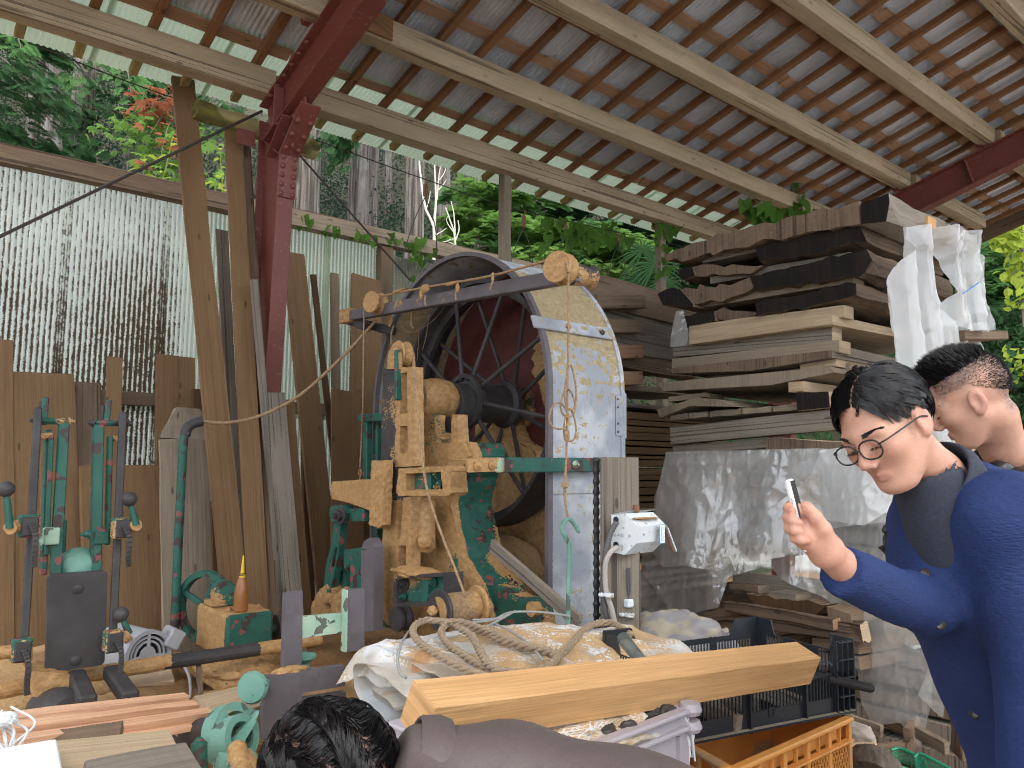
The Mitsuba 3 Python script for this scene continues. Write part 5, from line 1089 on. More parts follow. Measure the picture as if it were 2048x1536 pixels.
# big slabs, top to bottom
xslab('topmost wide slab of the tall stack with a rough bark edge', [(3.800,3.072,2.772), (3.800,2.797,2.808), (3.800,2.452,2.811), (3.800,2.145,2.802), (3.800,1.868,2.787), (3.800,1.811,2.793), (3.800,1.815,2.680), (3.800,2.034,2.710), (3.800,2.267,2.702), (3.800,2.656,2.723), (3.800,2.873,2.721), (3.800,3.057,2.736)], 1.5, 8, 101, 8, .012, 10)
xslab('blackened squared corner of the topmost slab', [(3.790,1.801,2.788), (3.790,1.671,2.790), (3.790,1.674,2.674), (3.790,1.806,2.665)], 1.1, 6, 102, 7, .008, 8)
xslab('second slab from the top with a long black end and bark side', [(3.840,2.436,2.713), (3.840,2.112,2.720), (3.840,1.840,2.689), (3.840,1.833,2.598), (3.840,2.060,2.588), (3.840,2.419,2.611)], 1.0, 12, 103, 7, .014, 10)
xslab('small black-ended slab at the left below the topmost slab', [(3.840,2.999,2.675), (3.840,2.874,2.676), (3.840,2.868,2.618), (3.840,2.974,2.606)], .9, 8, 104, 7, .008)
xslab('rough brown slab edge right of the small black end', [(3.860,2.881,2.678), (3.860,2.665,2.651), (3.860,2.426,2.598), (3.860,2.498,2.568), (3.860,2.702,2.591), (3.860,2.875,2.617)], .8, 12, 105, 12, .01)
xslab('third thick slab with a dark purple-black end', [(3.830,2.479,2.539), (3.830,2.113,2.545), (3.830,1.802,2.548), (3.830,1.793,2.438), (3.830,2.032,2.435), (3.830,2.443,2.446)], 1.0, 12, 106, 7, .012, 10)
xslab('pointed black slab end sticking out furthest to the left', [(3.820,3.144,2.537), (3.820,3.084,2.559), (3.820,2.967,2.545), (3.820,2.871,2.442), (3.820,2.879,2.416), (3.820,3.007,2.451), (3.820,3.105,2.466)], 1.0, 8, 107, 7, .006)
xslab('rough pale slab behind the pointed black end', [(3.840,2.975,2.550), (3.840,2.725,2.513), (3.840,2.559,2.520), (3.840,2.486,2.519), (3.840,2.449,2.448), (3.840,2.691,2.435), (3.840,2.878,2.443)], .9, 12, 108, 12, .012)
xslab('fourth thick slab with a black end above the bare timber', [(3.830,2.445,2.383), (3.830,2.176,2.384), (3.830,1.867,2.390), (3.830,1.859,2.322), (3.830,2.120,2.310), (3.830,2.440,2.308)], 1.0, 12, 109, 7, .012, 10)
xslab('short black-ended slab at the left above the bare timber', [(3.850,2.978,2.382), (3.850,2.742,2.378), (3.850,2.732,2.322), (3.850,2.964,2.314)], .9, 8, 110, 7, .004)
xslab('rough brown slab end right of the short black one', [(3.870,2.749,2.382), (3.870,2.577,2.362), (3.870,2.466,2.328), (3.870,2.512,2.294), (3.870,2.743,2.320)], .8, 12, 111, 12, .01)
# bearers between them
ybeam('grey bearer just under the topmost slab', (3.900,2.858,2.721), (3.900,2.205,2.708), .040, .12, 6, 121)
ybeam('grey bearer under the second slab', (3.900,2.802,2.585), (3.900,1.928,2.556), .040, .12, 6, 122)
ybeam('grey bearer under the third slab', (3.900,2.908,2.447), (3.900,1.916,2.431), .042, .12, 10, 123)
ybeam('bare yellowish timber under the black-ended slabs', (3.860,2.934,2.283), (3.860,1.950,2.262), .068, .10, 11, 124)
ybeam('thin pale deck board below the bare yellowish timber', (3.860,2.491,2.244), (3.860,2.072,2.237), .022, .95, 10, 125)
for i, (x0, y0, x1, y1) in enumerate(((1385,668,1422,664), (1430,662,1468,656), (1478,657,1518,651), (1528,650,1580,644))):
    pass
ybeam('thick grey pallet beam, upper of the pair', (3.860,3.058,2.185), (3.860,2.019,2.150), .095, .10, 6, 126)
ybeam('thick grey pallet beam, lower of the pair', (3.830,3.044,2.087), (3.830,1.968,2.078), .065, .12, 10, 127)
xslab('wide grey board with a split pale end under the pallet beams', [(3.800,3.075,2.056), (3.800,1.991,2.057), (3.800,1.992,2.015), (3.800,2.474,1.990), (3.800,3.017,2.020)], 1.4, 6, 128, 8, .003, 6, 'stack_board', 'board', 'boards and bearers in the tall stack')
ybeam('small block between the two wide grey boards', (3.860,2.205,1.996), (3.860,2.003,2.006), .05, .6, 11, 129)
xslab('wide grey-brown board with sloping saw marks', [(3.800,3.131,1.973), (3.800,2.005,1.970), (3.800,1.984,1.940), (3.800,2.352,1.903), (3.800,3.096,1.920)], 1.3, 10, 130, 10, .003, 6, 'stack_board', 'board', 'boards and bearers in the tall stack')
ybeam('pale short block above the black cube', (3.760,2.218,1.876), (3.760,2.135,1.878), .055, .7, 11, 131)
xslab('black squared block half hidden by the dark-haired man', [(3.740,2.170,1.843), (3.740,1.983,1.840), (3.740,1.980,1.759), (3.740,2.161,1.748)], .8, 11, 132, 7, .002, 5, 'timber_block', 'block')
ybeam('curled thin board sticking out at the left, upper one', (3.780,3.077,1.862), (3.840,2.845,1.882), .03, .3, 10, 133)
xslab('curled thin board sticking out at the left, lower one', [(3.760,3.108,1.807), (3.760,2.969,1.830), (3.760,2.815,1.863), (3.760,2.648,1.835), (3.760,2.550,1.796), (3.760,2.787,1.826), (3.760,2.933,1.798), (3.760,3.086,1.757)], .7, 10, 134, 10, .004, 6, 'stack_board', 'board', 'boards and bearers in the tall stack')
for i, (x0, x1, y, lab) in enumerate(((1340,1374,836,'first'), (1378,1412,833,'second'), (1420,1478,828,'third'), (1484,1540,823,'fourth'), (1546,1596,820,'fifth'), (1600,1670,816,'sixth'))):
    pass
for a, b, lab, sd in (((3.800,3.041,1.751), (3.800,2.916,1.757), 'first', 1), ((3.800,2.898,1.757), (3.800,2.768,1.763), 'second', 2), ((3.800,2.747,1.762), (3.800,2.545,1.767), 'third', 3), ((3.800,2.528,1.766), (3.800,2.352,1.771), 'fourth', 4), ((3.800,2.337,1.770), (3.800,2.187,1.776), 'fifth', 5), ((3.800,2.172,1.775), (3.800,1.932,1.780), 'sixth', 6)):
    ybeam(f'{lab} deck board end from the left on the lower pallet', a, b, .032, 1.1, 10, 140 + sd, 10)
ybeam('long grey pallet beam above the plastic sheet', (3.780,3.026,1.640), (3.780,1.899,1.705), .105, .10, 6, 150)
ybeam('dark bottom bearer of the lower pallet', (3.800,3.021,1.555), (3.800,2.300,1.591), .05, .2, 6, 151)
xslab('pale flat board end lying on the plastic at the right', [(3.620,2.278,1.596), (3.620,2.191,1.604), (3.620,1.974,1.590), (3.620,1.704,1.566), (3.620,1.701,1.534), (3.620,2.082,1.532), (3.620,2.273,1.544)], 1.2, 11, 152, 12, .003, 6, 'stack_board', 'board', 'boards and bearers in the tall stack')
# right-hand side boards that run back under the film
for a, b, lab, sd, pal in (((3.790,1.980,2.210), (4.687,1.980,2.247), 'pale deck board edge running back to the hanging film', 1, 11), ((3.861,1.980,2.062), (4.679,1.980,2.042), 'grey deck board edge running back under the film', 2, 6), ((3.961,1.980,1.979), (4.738,1.980,1.967), 'brown board edge running back above the dark-haired man', 3, 10)):
    m = wood_ext(rect(.05, .9, .003), np.array(a) + [0, .45, 0], np.array(b) + [.6, .45, 0], (0, 0, 1), pal, nseg=6, wob=.002, seed=160 + sd); k = numbered_thing('stack_board'); scene[k] = mikit.ply((m[0], m[1]), 'm_wood', False, uv=m[2]); tag(k, lab, 'board', 'boards and bearers in the tall stack')
ybeam('orange block on top of the film at the stack corner', (4.200,1.749,2.751), (4.200,1.653,2.744), .055, .10, 5, 170, 5)
k = numbered_thing('stack_post'); m = plank((5.243,1.900,2.385), (5.320,1.900,2.980), .05, .05, (1, 0, 0), pal=11); scene[k] = mikit.ply((m[0], m[1]), 'm_wood', False, uv=m[2]); tag(k, 'pale post rising behind the hanging film', 'post')
k = numbered_thing('shelf_board'); m = plank((4.464,1.750,2.164), (5.112,1.750,2.237), .05, .30, (0, 0, 1), pal=8); scene[k] = mikit.ply((m[0], m[1]), 'm_wood', False, uv=m[2]); tag(k, 'brown bearer showing under the bundled film at the right', 'bearer')
# low stack below, mostly behind the film
r = np.random.default_rng(201); z = .12; i = 0
while z < 1.46:
    h = r.uniform(.045, .085)
    if not .70 < z < 1.0:
        for j, (y0, y1) in enumerate(((1.45, 2.15), (2.2, 3.0))):
            y0 += r.normal(0, .04); y1 += r.normal(0, .04)
            m = wood_ext(rect(y1 - y0, h, .003), (3.80 + r.normal(0, .03), (y0+y1)/2, z + h/2), (5.0, (y0+y1)/2, z + h/2), (0, 1, 0), int(r.choice([8, 10, 6])), nseg=5, wob=.004, seed=210 + i)
            k = numbered_thing('covered_board'); scene[k] = mikit.ply((m[0], m[1]), 'm_wood', False, uv=m[2]); tag(k, 'board of the low stack seen only through the plastic sheet', 'board', 'boards of the low stack behind the plastic sheet')
            i += 1
    z += h + .012 + .03*r.random()
ybeam('old greenish plank at the top of the hole in the plastic', (3.700,2.545,0.831), (3.600,1.793,0.849), .12, .05, 6, 231, 10, group='timber showing through the hole in the plastic')
G_ = 'timber showing through the hole in the plastic'
xslab('red-brown slab end with diagonal saw marks under the plastic', [(3.520,2.345,0.813), (3.520,1.946,0.813), (3.520,1.907,0.814), (3.520,1.978,0.758), (3.520,2.050,0.757), (3.520,2.295,0.770)], .8, 8, 232, 13, .006, 6, 'timber_slab', 'slab', G_)
ybeam('small spacer block under the old greenish plank', (3.550,2.219,0.821), (3.520,2.053,0.831), .035, .2, 6, 233, 10, group=G_)
ybeam('second small spacer block at the left of the hole', (3.600,2.489,0.818), (3.580,2.303,0.832), .04, .2, 8, 234, 10, group=G_)
xslab('squared block with a fresh orange end at the right of the hole', [(3.460,1.877,0.816), (3.460,1.771,0.809), (3.460,1.769,0.757), (3.460,1.874,0.772)], .6, 8, 235, 8, .004, 5, 'timber_block', 'block', G_)
ybeam('bark-covered grey stick lying across the hole', (3.500,2.453,0.740), (3.400,1.816,0.759), .045, .05, 12, 236, 9, .006, group=G_)
ybeam('rough ragged slab edge below the bark-covered stick', (3.480,2.231,0.706), (3.420,1.696,0.735), .075, .05, 12, 237, 11, .012, group=G_)
ybeam('splintered board at the left end of the hole', (3.560,2.629,0.657), (3.520,2.267,0.740), .045, .15, 8, 238, 11, .008, group=G_)
for a, b, lab, sd in (((3.600,2.693,0.595), (3.550,2.177,0.653), 'red-brown board end low in the hole', 1), ((3.600,2.694,0.528), (3.550,2.179,0.586), 'grey board end low in the hole', 2), ((3.500,1.941,0.634), (3.460,1.698,0.661), 'reddish board end behind the black crate', 3), ((3.500,1.944,0.566), (3.460,1.700,0.597), 'brown board end behind the black crate', 4), ((3.600,2.662,0.473), (3.550,2.181,0.538), 'lowest brown board end in the hole', 5)):
    ybeam(lab, a, b, .055, .5, 8 if sd % 2 else 6, 240 + sd, 8, group=G_)
# stack behind the hood
def xboard(lab, a, b, h, dep, pal, seed, endcol=11, wob=.003, name='back_stack_board'):
    a, b = np.asarray(a, float) + [0, dep/2, 0], np.asarray(b, float) + [0, dep/2, 0]
    m = wood_ext(rect(h, dep, .003), a, b, (0, 0, 1), pal, nseg=8, wob=wob, seed=seed, endcol=endcol)
    k = numbered_thing(name); scene[k] = mikit.ply((m[0], m[1]), 'm_wood', False, uv=m[2]); return tag(k, lab, 'board', 'timber in the stack behind the hood')
xboard('red-brown beam on top of the stack behind the hood', (3.620,3.600,2.643), (4.875,3.600,2.605), .22, .5, 8, 301)
xboard('grey debarked pole under the red-brown beam', (3.697,3.620,2.474), (4.897,3.620,2.409), .17, .2, 6, 302, 6, .012)
xboard('second grey pole of the stack behind the hood', (3.676,3.600,2.327), (4.867,3.600,2.295), .14, .2, 6, 303, 6, .010)
xboard('third brown pole of the stack behind the hood', (3.696,3.620,2.203), (4.890,3.620,2.184), .12, .2, 8, 304, 8, .008)
xboard('flat board above the dark gap behind the hood', (3.675,3.600,1.993), (4.859,3.600,2.004), .04, .5, 10, 305)
xboard('flat board across the dark gap behind the hood', (3.675,3.600,1.873), (4.855,3.600,1.875), .03, .5, 6, 306)
for i, (a, b, lab) in enumerate((((3.649,3.500,2.527), (4.118,3.500,2.594), 'dark spacer under the red-brown beam'), ((3.648,3.500,2.364), (4.063,3.500,2.415), 'dark spacer under the first grey pole'), ((3.648,3.500,2.192), (4.092,3.500,2.244), 'orange spacer under the second grey pole'), ((3.647,3.500,2.022), (4.089,3.500,2.057), 'orange spacer under the third pole'))):
    m = wood_ext(rect(.09, .6, .003), np.array(a) + [0, .3, 0], np.array(b) + [0, .3, 0], (0, 0, 1), 9 if i > 1 else 8, seed=310 + i, endcol=9 if i > 1 else 8)
    k = numbered_thing('spacer_block'); scene[k] = mikit.ply((m[0], m[1]), 'm_wood', False, uv=m[2]); tag(k, lab, 'block', 'spacers in the stack behind the hood')
r = np.random.default_rng(320); z = .25; i = 0
while z < 1.80:
    h = r.uniform(.022, .05); gap = r.uniform(.004, .012) if z > 1.1 else r.uniform(.02, .06)
    x0 = 2.98 + r.normal(0, .05)
    m = wood_ext(rect(h, .55, .002), (x0, 3.9, z + h/2), (5.1 + r.normal(0, .06), 3.9, z + h/2), (0, 0, 1), 3 if z > 1.1 else int(r.choice([6, 10])), nseg=6, wob=.002, seed=330 + i)
    k = numbered_thing('thin_board'); scene[k] = mikit.ply((m[0], m[1]), 'm_wood', False, uv=m[2]); tag(k, 'thin sawn board in the close pile between the hood and the film', 'board', 'thin boards in the pile behind the hood')
    z += h + gap; i += 1
# ================================================================ plastic film
def film_weight(p, n, uv):
    return dr.clip(.28 + .25*(fbm(p.x*5.0, p.y*5.0, p.z*4.0) - .45) + uv.x*.6, 0.05, .95)
def film_col(p, n, uv): return mix((.74, .75, .74), (.50, .46, .40), smoothstep(.58, .75, fbm(p.x*3.0, p.y*3.0 + 4.0, p.z*3.0)))
scene['m_film'] = {'type': 'blendbsdf', 'weight': proc(film_weight), 'a': {'type': 'thindielectric', 'int_ior': 1.75}, 'b': {'type': 'principledthin', 'base_color': proc(film_col), 'roughness': .13, 'diff_trans': .7, 'spec_trans': 0.0, 'eta': 1.5}}
def crinkle(v, n, amp, f, seed, st=(1, 1, 1)):
    q = v*np.asarray(st)
    a = 1 - np.abs(2*meshkit.noise(q*f + seed*3.1, seed) - 1); b = 1 - np.abs(2*meshkit.noise(q*f*2.3 + 9 + seed, seed + 1) - 1)
    c = meshkit.fbm(v*1.6 + seed, 2, seed + 2) - .5
    return v + n*((a**4 - .3)*amp + (b**4 - .3)*amp*.6 + ((1 - np.abs(2*meshkit.noise(q*f*4.6 + 5, seed + 3) - 1))**3 - .3)*amp*.28 + c*amp*6)[:, None]
def film(par, pts, seed, amp=.010, f=9.0, step=.009, white=0.0, out=(-1, 0, 0), bulge=None, name='sheet', st=(1, 1, .45)):
    """A crinkled film with the outline pts (a flat polygon of space points)."""
    import shapely
    p = np.asarray(pts, float); o = p.mean(0); e2 = np.array([0, 0, 1.0]); e1 = unit(np.cross(e2, out)); nn = np.asarray(out, float)
    q = np.stack([(p - o) @ e1, (p - o) @ e2], 1); g = _P(q).buffer(0)
    g = g.buffer(.012).buffer(-.012)
    x0, y0, x1, y1 = g.bounds; U, W = np.meshgrid(np.arange(x0, x1 + step, step), np.arange(y0, y1 + step, step), indexing='ij')
    v = o + U.ravel()[:, None]*e1 + W.ravel()[:, None]*e2
    ny = U.shape[1]; i, j = np.meshgrid(np.arange(U.shape[0] - 1), np.arange(ny - 1), indexing='ij'); i, j = i.ravel(), j.ravel()
    f4 = np.stack([i*ny + j, (i+1)*ny + j, (i+1)*ny + j + 1, i*ny + j + 1], 1)
    cx = U.ravel()[f4].mean(1); cy = W.ravel()[f4].mean(1)
    f4 = f4[shapely.contains_xy(g, cx, cy)]
    ed = f4[:, [0, 1, 1, 2, 2, 3, 3, 0]].reshape(-1, 2); ed = np.sort(ed, 1); ue, cnt = np.unique(ed, axis=0, return_counts=True); bv_ = np.unique(ue[cnt == 1])
    Uf, Wf = U.ravel().copy(), W.ravel().copy(); ring_ = shapely.boundary(g)
    for b in bv_:
        q_ = ring_.interpolate(ring_.project(shapely.Point(Uf[b], Wf[b]))); Uf[b], Wf[b] = q_.x, q_.y
    U, W = Uf.reshape(U.shape), Wf.reshape(W.shape); v = o + Uf[:, None]*e1 + Wf[:, None]*e2
    if bulge is not None: v = v + nn*bulge(U.ravel(), W.ravel(), q)[:, None]
    v = crinkle(v, np.broadcast_to(nn, v.shape), amp, f, seed, st)
    used = np.unique(f4); m = np.full(len(v), -1); m[used] = np.arange(len(used)); v = v[used]; f4 = m[f4]
    return put(name, (v, np.vstack([f4[:, [0, 1, 2]], f4[:, [0, 2, 3]]])), 'm_film', par, smooth=True, uv=np.stack([np.full(len(v), white), np.zeros(len(v))], 1))
fl = thing('plastic_sheet', 'torn clear plastic sheet draped over the low timber stack', 'plastic sheet')
def folds(u, w, q): return .05*np.sin(u*9 + 2*np.sin(u*3)) * np.clip((w.max() - w)/.5, 0, 1) + .10*np.clip((w.max() - w)/1.2, 0, 1)
film(fl, [(3.620,2.918,1.542), (3.620,2.368,1.537), (3.620,1.976,1.546), (3.620,1.593,1.510), (3.620,1.414,1.470), (3.620,1.426,0.896), (3.620,1.454,0.477), (3.620,1.494,0.299), (3.620,1.577,0.382), (3.620,1.720,0.326), (3.620,1.778,0.403), (3.620,1.809,0.574), (3.620,1.773,0.659), (3.620,1.849,0.755), (3.620,1.969,0.842), (3.620,2.071,0.889), (3.620,2.267,0.958), (3.620,2.455,0.887), (3.620,2.499,0.726), (3.620,2.575,0.700), (3.620,2.700,0.661), (3.620,2.844,0.588), (3.620,2.953,0.435), (3.620,3.101,0.409), (3.620,3.124,0.785), (3.620,3.015,1.258), (3.620,2.945,1.463)], 1, .011, 8.0, .009, .0, bulge=folds)
film(fl, [(3.570,2.885,1.535), (3.570,2.396,1.544), (3.570,1.948,1.549), (3.570,1.579,1.514), (3.570,1.596,1.221), (3.570,1.813,1.186), (3.570,1.962,1.153), (3.570,2.124,1.020), (3.570,2.292,0.979), (3.570,2.409,1.024), (3.570,2.504,0.907), (3.570,2.680,0.926), (3.570,2.906,0.886), (3.570,3.014,0.972), (3.570,2.954,1.319)], 2, .010, 9.0, .009, .12, bulge=folds)
film(fl, [(3.500,1.910,1.538), (3.500,1.763,1.553), (3.500,1.548,1.517), (3.500,1.549,1.291), (3.500,1.685,1.201), (3.500,1.922,1.210), (3.500,2.128,1.271), (3.500,1.965,1.420)], 3, .012, 9.0, .009, .42, bulge=folds)
film(fl, [(3.660,2.969,1.540), (3.660,2.394,1.546), (3.660,1.844,1.550), (3.660,1.439,1.493), (3.660,1.441,1.449), (3.660,1.847,1.481), (3.660,2.396,1.480), (3.660,2.970,1.464)], 4, .006, 9.0, .013, .2, bulge=lambda u, w, q: -.25*(w - w.min())/(w.max() - w.min()))
film(fl, [(3.420,1.364,0.865), (3.420,1.342,0.712), (3.420,1.377,0.452), (3.420,1.447,0.514), (3.420,1.470,0.529), (3.420,1.421,0.657)], 6, .006, 9.0, .013, .1)
hf = thing('hanging_film', 'bunched milky plastic film hanging down the right side of the tall stack', 'plastic film')
def bunch(u, w, q): return .045*np.sin(u*26 + 1.5*w) + .02*np.sin(u*55 + 3*w)
film(hf, [(3.864,1.600,2.637), (4.026,1.600,2.666), (4.127,1.600,2.406), (4.290,1.600,2.064), (4.463,1.600,1.737), (4.194,1.600,1.536), (3.716,1.600,1.539), (3.670,1.600,1.861), (3.644,1.600,2.233), (3.725,1.600,2.437)], 11, .008, 10, .012, .38, (0, -1, 0), bunch)
film(hf, [(4.145,1.660,2.697), (4.367,1.660,2.734), (4.600,1.660,2.734), (4.834,1.660,2.618), (4.997,1.660,2.438), (5.049,1.660,2.267), (4.705,1.660,2.203), (4.352,1.660,2.178), (4.183,1.660,2.216), (4.324,1.660,2.368), (4.269,1.660,2.547)], 12, .012, 10, .012, .30, (0, -1, 0), lambda u, w, q: .10*np.clip(1 - ((u/.35)**2), 0, 1) + bunch(u, w, q)*.6)
film(hf, [(4.412,1.700,2.250), (4.793,1.700,2.299), (4.880,1.700,2.136), (4.756,1.700,1.756), (4.458,1.700,1.555), (4.374,1.700,1.923)], 13, .008, 10, .012, .3, (0, -1, 0), bunch)
put('blue_line', bar((4.266,1.530,2.343), (4.498,1.530,2.440), .006, .003), 'm_blue', hf)
flat('m_blue', (.03, .16, .50), .5)
sf = thing('film_scrap', 'small scrap of clear film caught between the stacked boards at the left', 'plastic film')
film(sf, [(3.740,2.937,2.392), (3.740,2.884,2.390), (3.740,2.843,2.239), (3.740,2.859,2.175), (3.740,2.986,2.177), (3.740,2.965,2.295)], 14, .006, 12, .010, .1)


# ================================================================ post with the switch box
def metal_fn(p, n, uv): return mix((.56, .60, .62), (.40, .30, .17), smoothstep(.68, .72, fbm(p.x*60.0, p.y*60.0, p.z*60.0)))
tex('m_switch', metal_fn, .45)
po = thing('timber_post', 'weathered grey timber post carrying the switch box', 'post')
pc0, pc1 = np.array((2.419,2.215,0.654)), np.array((2.361,2.150,1.488)); pc0[:2] = pc1[:2]
cam_r = unit([1.25, -1.1, 0])
put('post', wood_ext(rect(.150, .13, .006), pc0 - [0, 0, .5], pc1, (.72, -.69, 0), 6, nseg=10, wob=.0015, seed=401), 'm_wood', po)
put('cable_chain', tube(np.stack([np.full(60, 0), np.full(60, 0), np.linspace(0, 1, 60)], 1)*(pc1 - pc0) + pc0 + np.array([-.062, .058, .0]) + np.array([-.005, .005, 0]), .012 + .003*np.sin(np.arange(60)*2.2), 8), 'm_black', po, smooth=30)
sw = thing('switch_box', 'white metal switch box with a hooded cover and cables on the timber post', 'switch box')
XS = 2.30; E1 = unit([.69, -.72, 0]); E0 = unit([-.72, -.69, 0]) # along the post face, out of the face
side = [(2.257,2.097,1.265), (2.282,2.049,1.272), (2.290,1.997,1.220), (2.292,2.004,1.156), (2.294,2.061,1.109), (2.268,2.108,1.118)]
side = np.array(side); o = side.mean(0)
dx = np.array([1.0, .05, 0])
put('body', slab(side, dx*.175), 'm_switch', sw)
put('cover', cat(slab(np.array([side[1] + [-.02, 0, .006], side[1] + [0, 0, .008], side[2] + [0, 0, .006], side[2] + [-.002, -.008, 0], side[3] + [-.002, -.008, 0], side[4] + [.0, -.01, -.028], side[4] + [-.09, .06, -.07], side[4] + [-.09, .06, -.066], side[4] + [.004, -.004, -.020], side[3] + [.004, 0, .0], side[2] + [.002, 0, 0], side[1] + [0, 0, .002]]) + dx*.004, dx*.19)), 'm_switch', sw)
for px in ((2.250,2.066,1.248), (2.257,2.073,1.152)): put('cable_hole', cyl(px, np.array(px) + dx*.004 - dx*.006, .013, 16), 'm_black', sw)
for q in ((2.250,2.067,1.191), (2.260,2.058,1.191), (2.269,2.051,1.191), (2.272,2.016,1.190), (2.272,2.054,1.149)): put('screw', rivet(np.array(q) - dx*.003, -dx, .0055, .004), 'm_greypaint', sw)
put('screw', rivet(np.array(side[2])*.6 + np.array(side[3])*.4 + dx*.03 + [0, -.012, 0], (0, -1, 0), .004, .003), 'm_rust', sw)
lb = np.array(side[2])*.55 + np.array(side[3])*.45 + [0, -.0125, 0]
put('label_plate', box(lb + dx*.145, (.034, .002, .075)), 'm_labelblue', sw); put('label_paper', box(lb + dx*.145 + [0, -.0015, 0], (.030, .002, .071)), 'm_paper', sw); put('label_print', box(lb + dx*.142 + [0, -.003, 0], (.012, .0012, .052)), 'm_labelblue', sw); put('label_print', box(lb + dx*.142 + [0, -.0038, 0], (.010, .0012, .050)), 'm_paper', sw)
flat('m_labelblue', (.10, .22, .33), .5)
put('bolt', cat(cyl(side[1] + dx*.07 + [0, 0, .005], side[1] + dx*.07 + [0, 0, .03], .012, 6)), 'm_rust', sw)
put('bolt', cat(cyl(side[4] + dx*.09 + [0, .01, -.06], side[4] + dx*.09 + [0, .01, -.035], .014, 6)), 'm_rust', sw)
put('dust_patch', rough(blob(side[1]*.5 + side[2]*.5 + dx*.09 + [0, 0, .006], (.075, .018, .004), 5, .5, 3, R=None), .01, .002), 'm_sawdust', sw, smooth=60)
hg = np.array(side[2]) + dx*.185
put('open_flap', bar(hg + [.0, .0, .0], hg + [.045, -.01, -.10], .03, .006, (.6, .8, 0)), 'm_switch', sw)
put('flap_lining', bar(hg + [-.006, .004, -.01], hg + [.034, -.004, -.10], .026, .006, (.6, .8, 0)), 'm_rust', sw)
for nm, pts, rad, mt in (('cable', [(2.249,2.061,1.242), (2.231,2.075,1.201), (2.215,2.083,1.144), (2.212,2.094,1.078), (2.215,2.105,0.983), (2.228,2.105,0.908), (2.248,2.108,0.857), (2.258,2.108,0.792)], .011, 'm_cablegrey'), ('cable', [(2.256,2.068,1.145), (2.221,2.067,1.129), (2.206,2.078,1.095), (2.207,2.084,1.042), (2.216,2.086,0.976), (2.241,2.081,0.910), (2.266,2.084,0.829), (2.274,2.087,0.757)], .010, 'm_cablelight')):
    put(nm, tube(curve(pts, 36), rad, 10), mt, sw, smooth=True)
flat('m_cablegrey', (.085, .08, .08), .5); flat('m_cablelight', (.36, .33, .31), .55)
for dq in (-.006, .004): put('wire', tube(curve([np.array((2.331,2.077,1.060)) + [dq, 0, 0], np.array((2.337,2.080,0.994)) + [dq, 0, 0], np.array((2.343,2.083,0.936)) + [dq*.5, 0, 0]], 10), .004, 6), 'm_cablegrey', sw)
put('conduit', cyl((2.355,2.094,0.880), (2.371,2.108,0.683), .0145, 14), 'm_cablegrey', sw, smooth=35)
put('conduit_end', rough(box((2.333,2.080,0.926), (.03, .03, .03)), .01, .004), 'm_paper', sw)
for q in ((2.332,2.074,0.882), (2.216,2.073,0.969), (2.223,2.095,0.865)): put('clamp_band', cat(ring(q, (0.1, 0, 1), .0185, .014, .004, 18), box(np.array(q) + [-.02, .02, 0], (.02, .02, .014))), 'm_switch', sw)

# ================================================================ folded tarpaulin with rope on it
def tarp_fn(p, n, uv):
    f = fbm(p.x*5.0, p.y*5.0, p.z*5.0, octaves=4)
    fine = noise(p.x*140.0, p.y*140.0, p.z*140.0)
    c = mix((.60, .62, .63), (.46, .43, .38), smoothstep(.45, .62, f))
    c = mix(c, (.30, .24, .17), smoothstep(.60, .72, fbm(p.x*9.0 + 3.0, p.y*9.0, p.z*9.0))*.8)
    d = uv.x*.55 - .53 + fbm(p.x*4.0 + 9.0, p.y*4.0, 1.0, octaves=4)*.9 + (fine - .5)*.35
    c = mix(c, mix((.40, .265, .135), (.54, .375, .205), fine), smoothstep(.24, .30, d))
    return mix(c, (.36, .12, .02), smoothstep(.72, .75, fbm(p.x*6.0 + 1.0, p.y*6.0 + 2.0, 4.0))*uv.x)
tex('m_tarp', tarp_fn, .42, specular=.4)
tp = thing('folded_tarpaulin', 'folded dirty white tarpaulin strewn with sawdust under a coil of rope', 'tarpaulin')
TA, TB = np.array([1.30, 1.98, .775]), np.array([2.16, 1.86, .775])      # axis of the roll, left end to right end
td = unit(TB - TA); tn = unit([td[1], -td[0], 0])    # towards the viewer
def tarp_layers(n=340, m=70, turns=3.4):
    a = np.linspace(0, 2*np.pi*turns, n); f = np.linspace(.22, 1.0, n)
    s = np.linspace(0, 1, m)
    A, S = np.meshgrid(a, s, indexing='ij'); F_ = np.broadcast_to(f[:, None], A.shape)
    ca, sa = np.cos(A), np.sin(A)
    sq = lambda v, e: np.sign(v)*np.abs(v)**e
    hx = .345*sq(ca, .55)*F_*(1 - .25*S); hz = .100*sq(sa, .6)*F_**1.2*(1 - .1*S)
    over = .05*np.sin(A*.5 + 1)*(1 - S)
    L = np.linalg.norm(TB - TA) + .10
    P_ = TA - td*(.06 + over[..., None]*(1.0)) + td*(S*L)[..., None] + tn*hx[..., None] + np.array([0, 0, 1.0])*hz[..., None]
    v = P_.reshape(-1, 3)
    nz = (meshkit.fbm(v*[7, 7, 7], 3, 3) - .5)*.045 + (1 - np.abs(2*meshkit.noise(v*11, 5) - 1))**3*.012
    dirn = (tn*ca[..., None]*.5 + np.array([0, 0, 1.0])*sa[..., None]).reshape(-1, 3)
    v = v + dirn*nz[:, None]*np.clip(F_.reshape(-1, 1)*1.2, 0, 1)
    i, j = np.meshgrid(np.arange(n - 1), np.arange(m - 1), indexing='ij'); i, j = i.ravel(), j.ravel()
    f4 = np.stack([i*m + j, (i+1)*m + j, (i+1)*m + j + 1, i*m + j + 1], 1)
    up_ = (sa.reshape(-1) > .3)*.35
    return v, np.vstack([f4[:, [0, 1, 2]], f4[:, [0, 2, 3]]]), np.stack([up_, 0*up_], 1)
tl = tarp_layers()
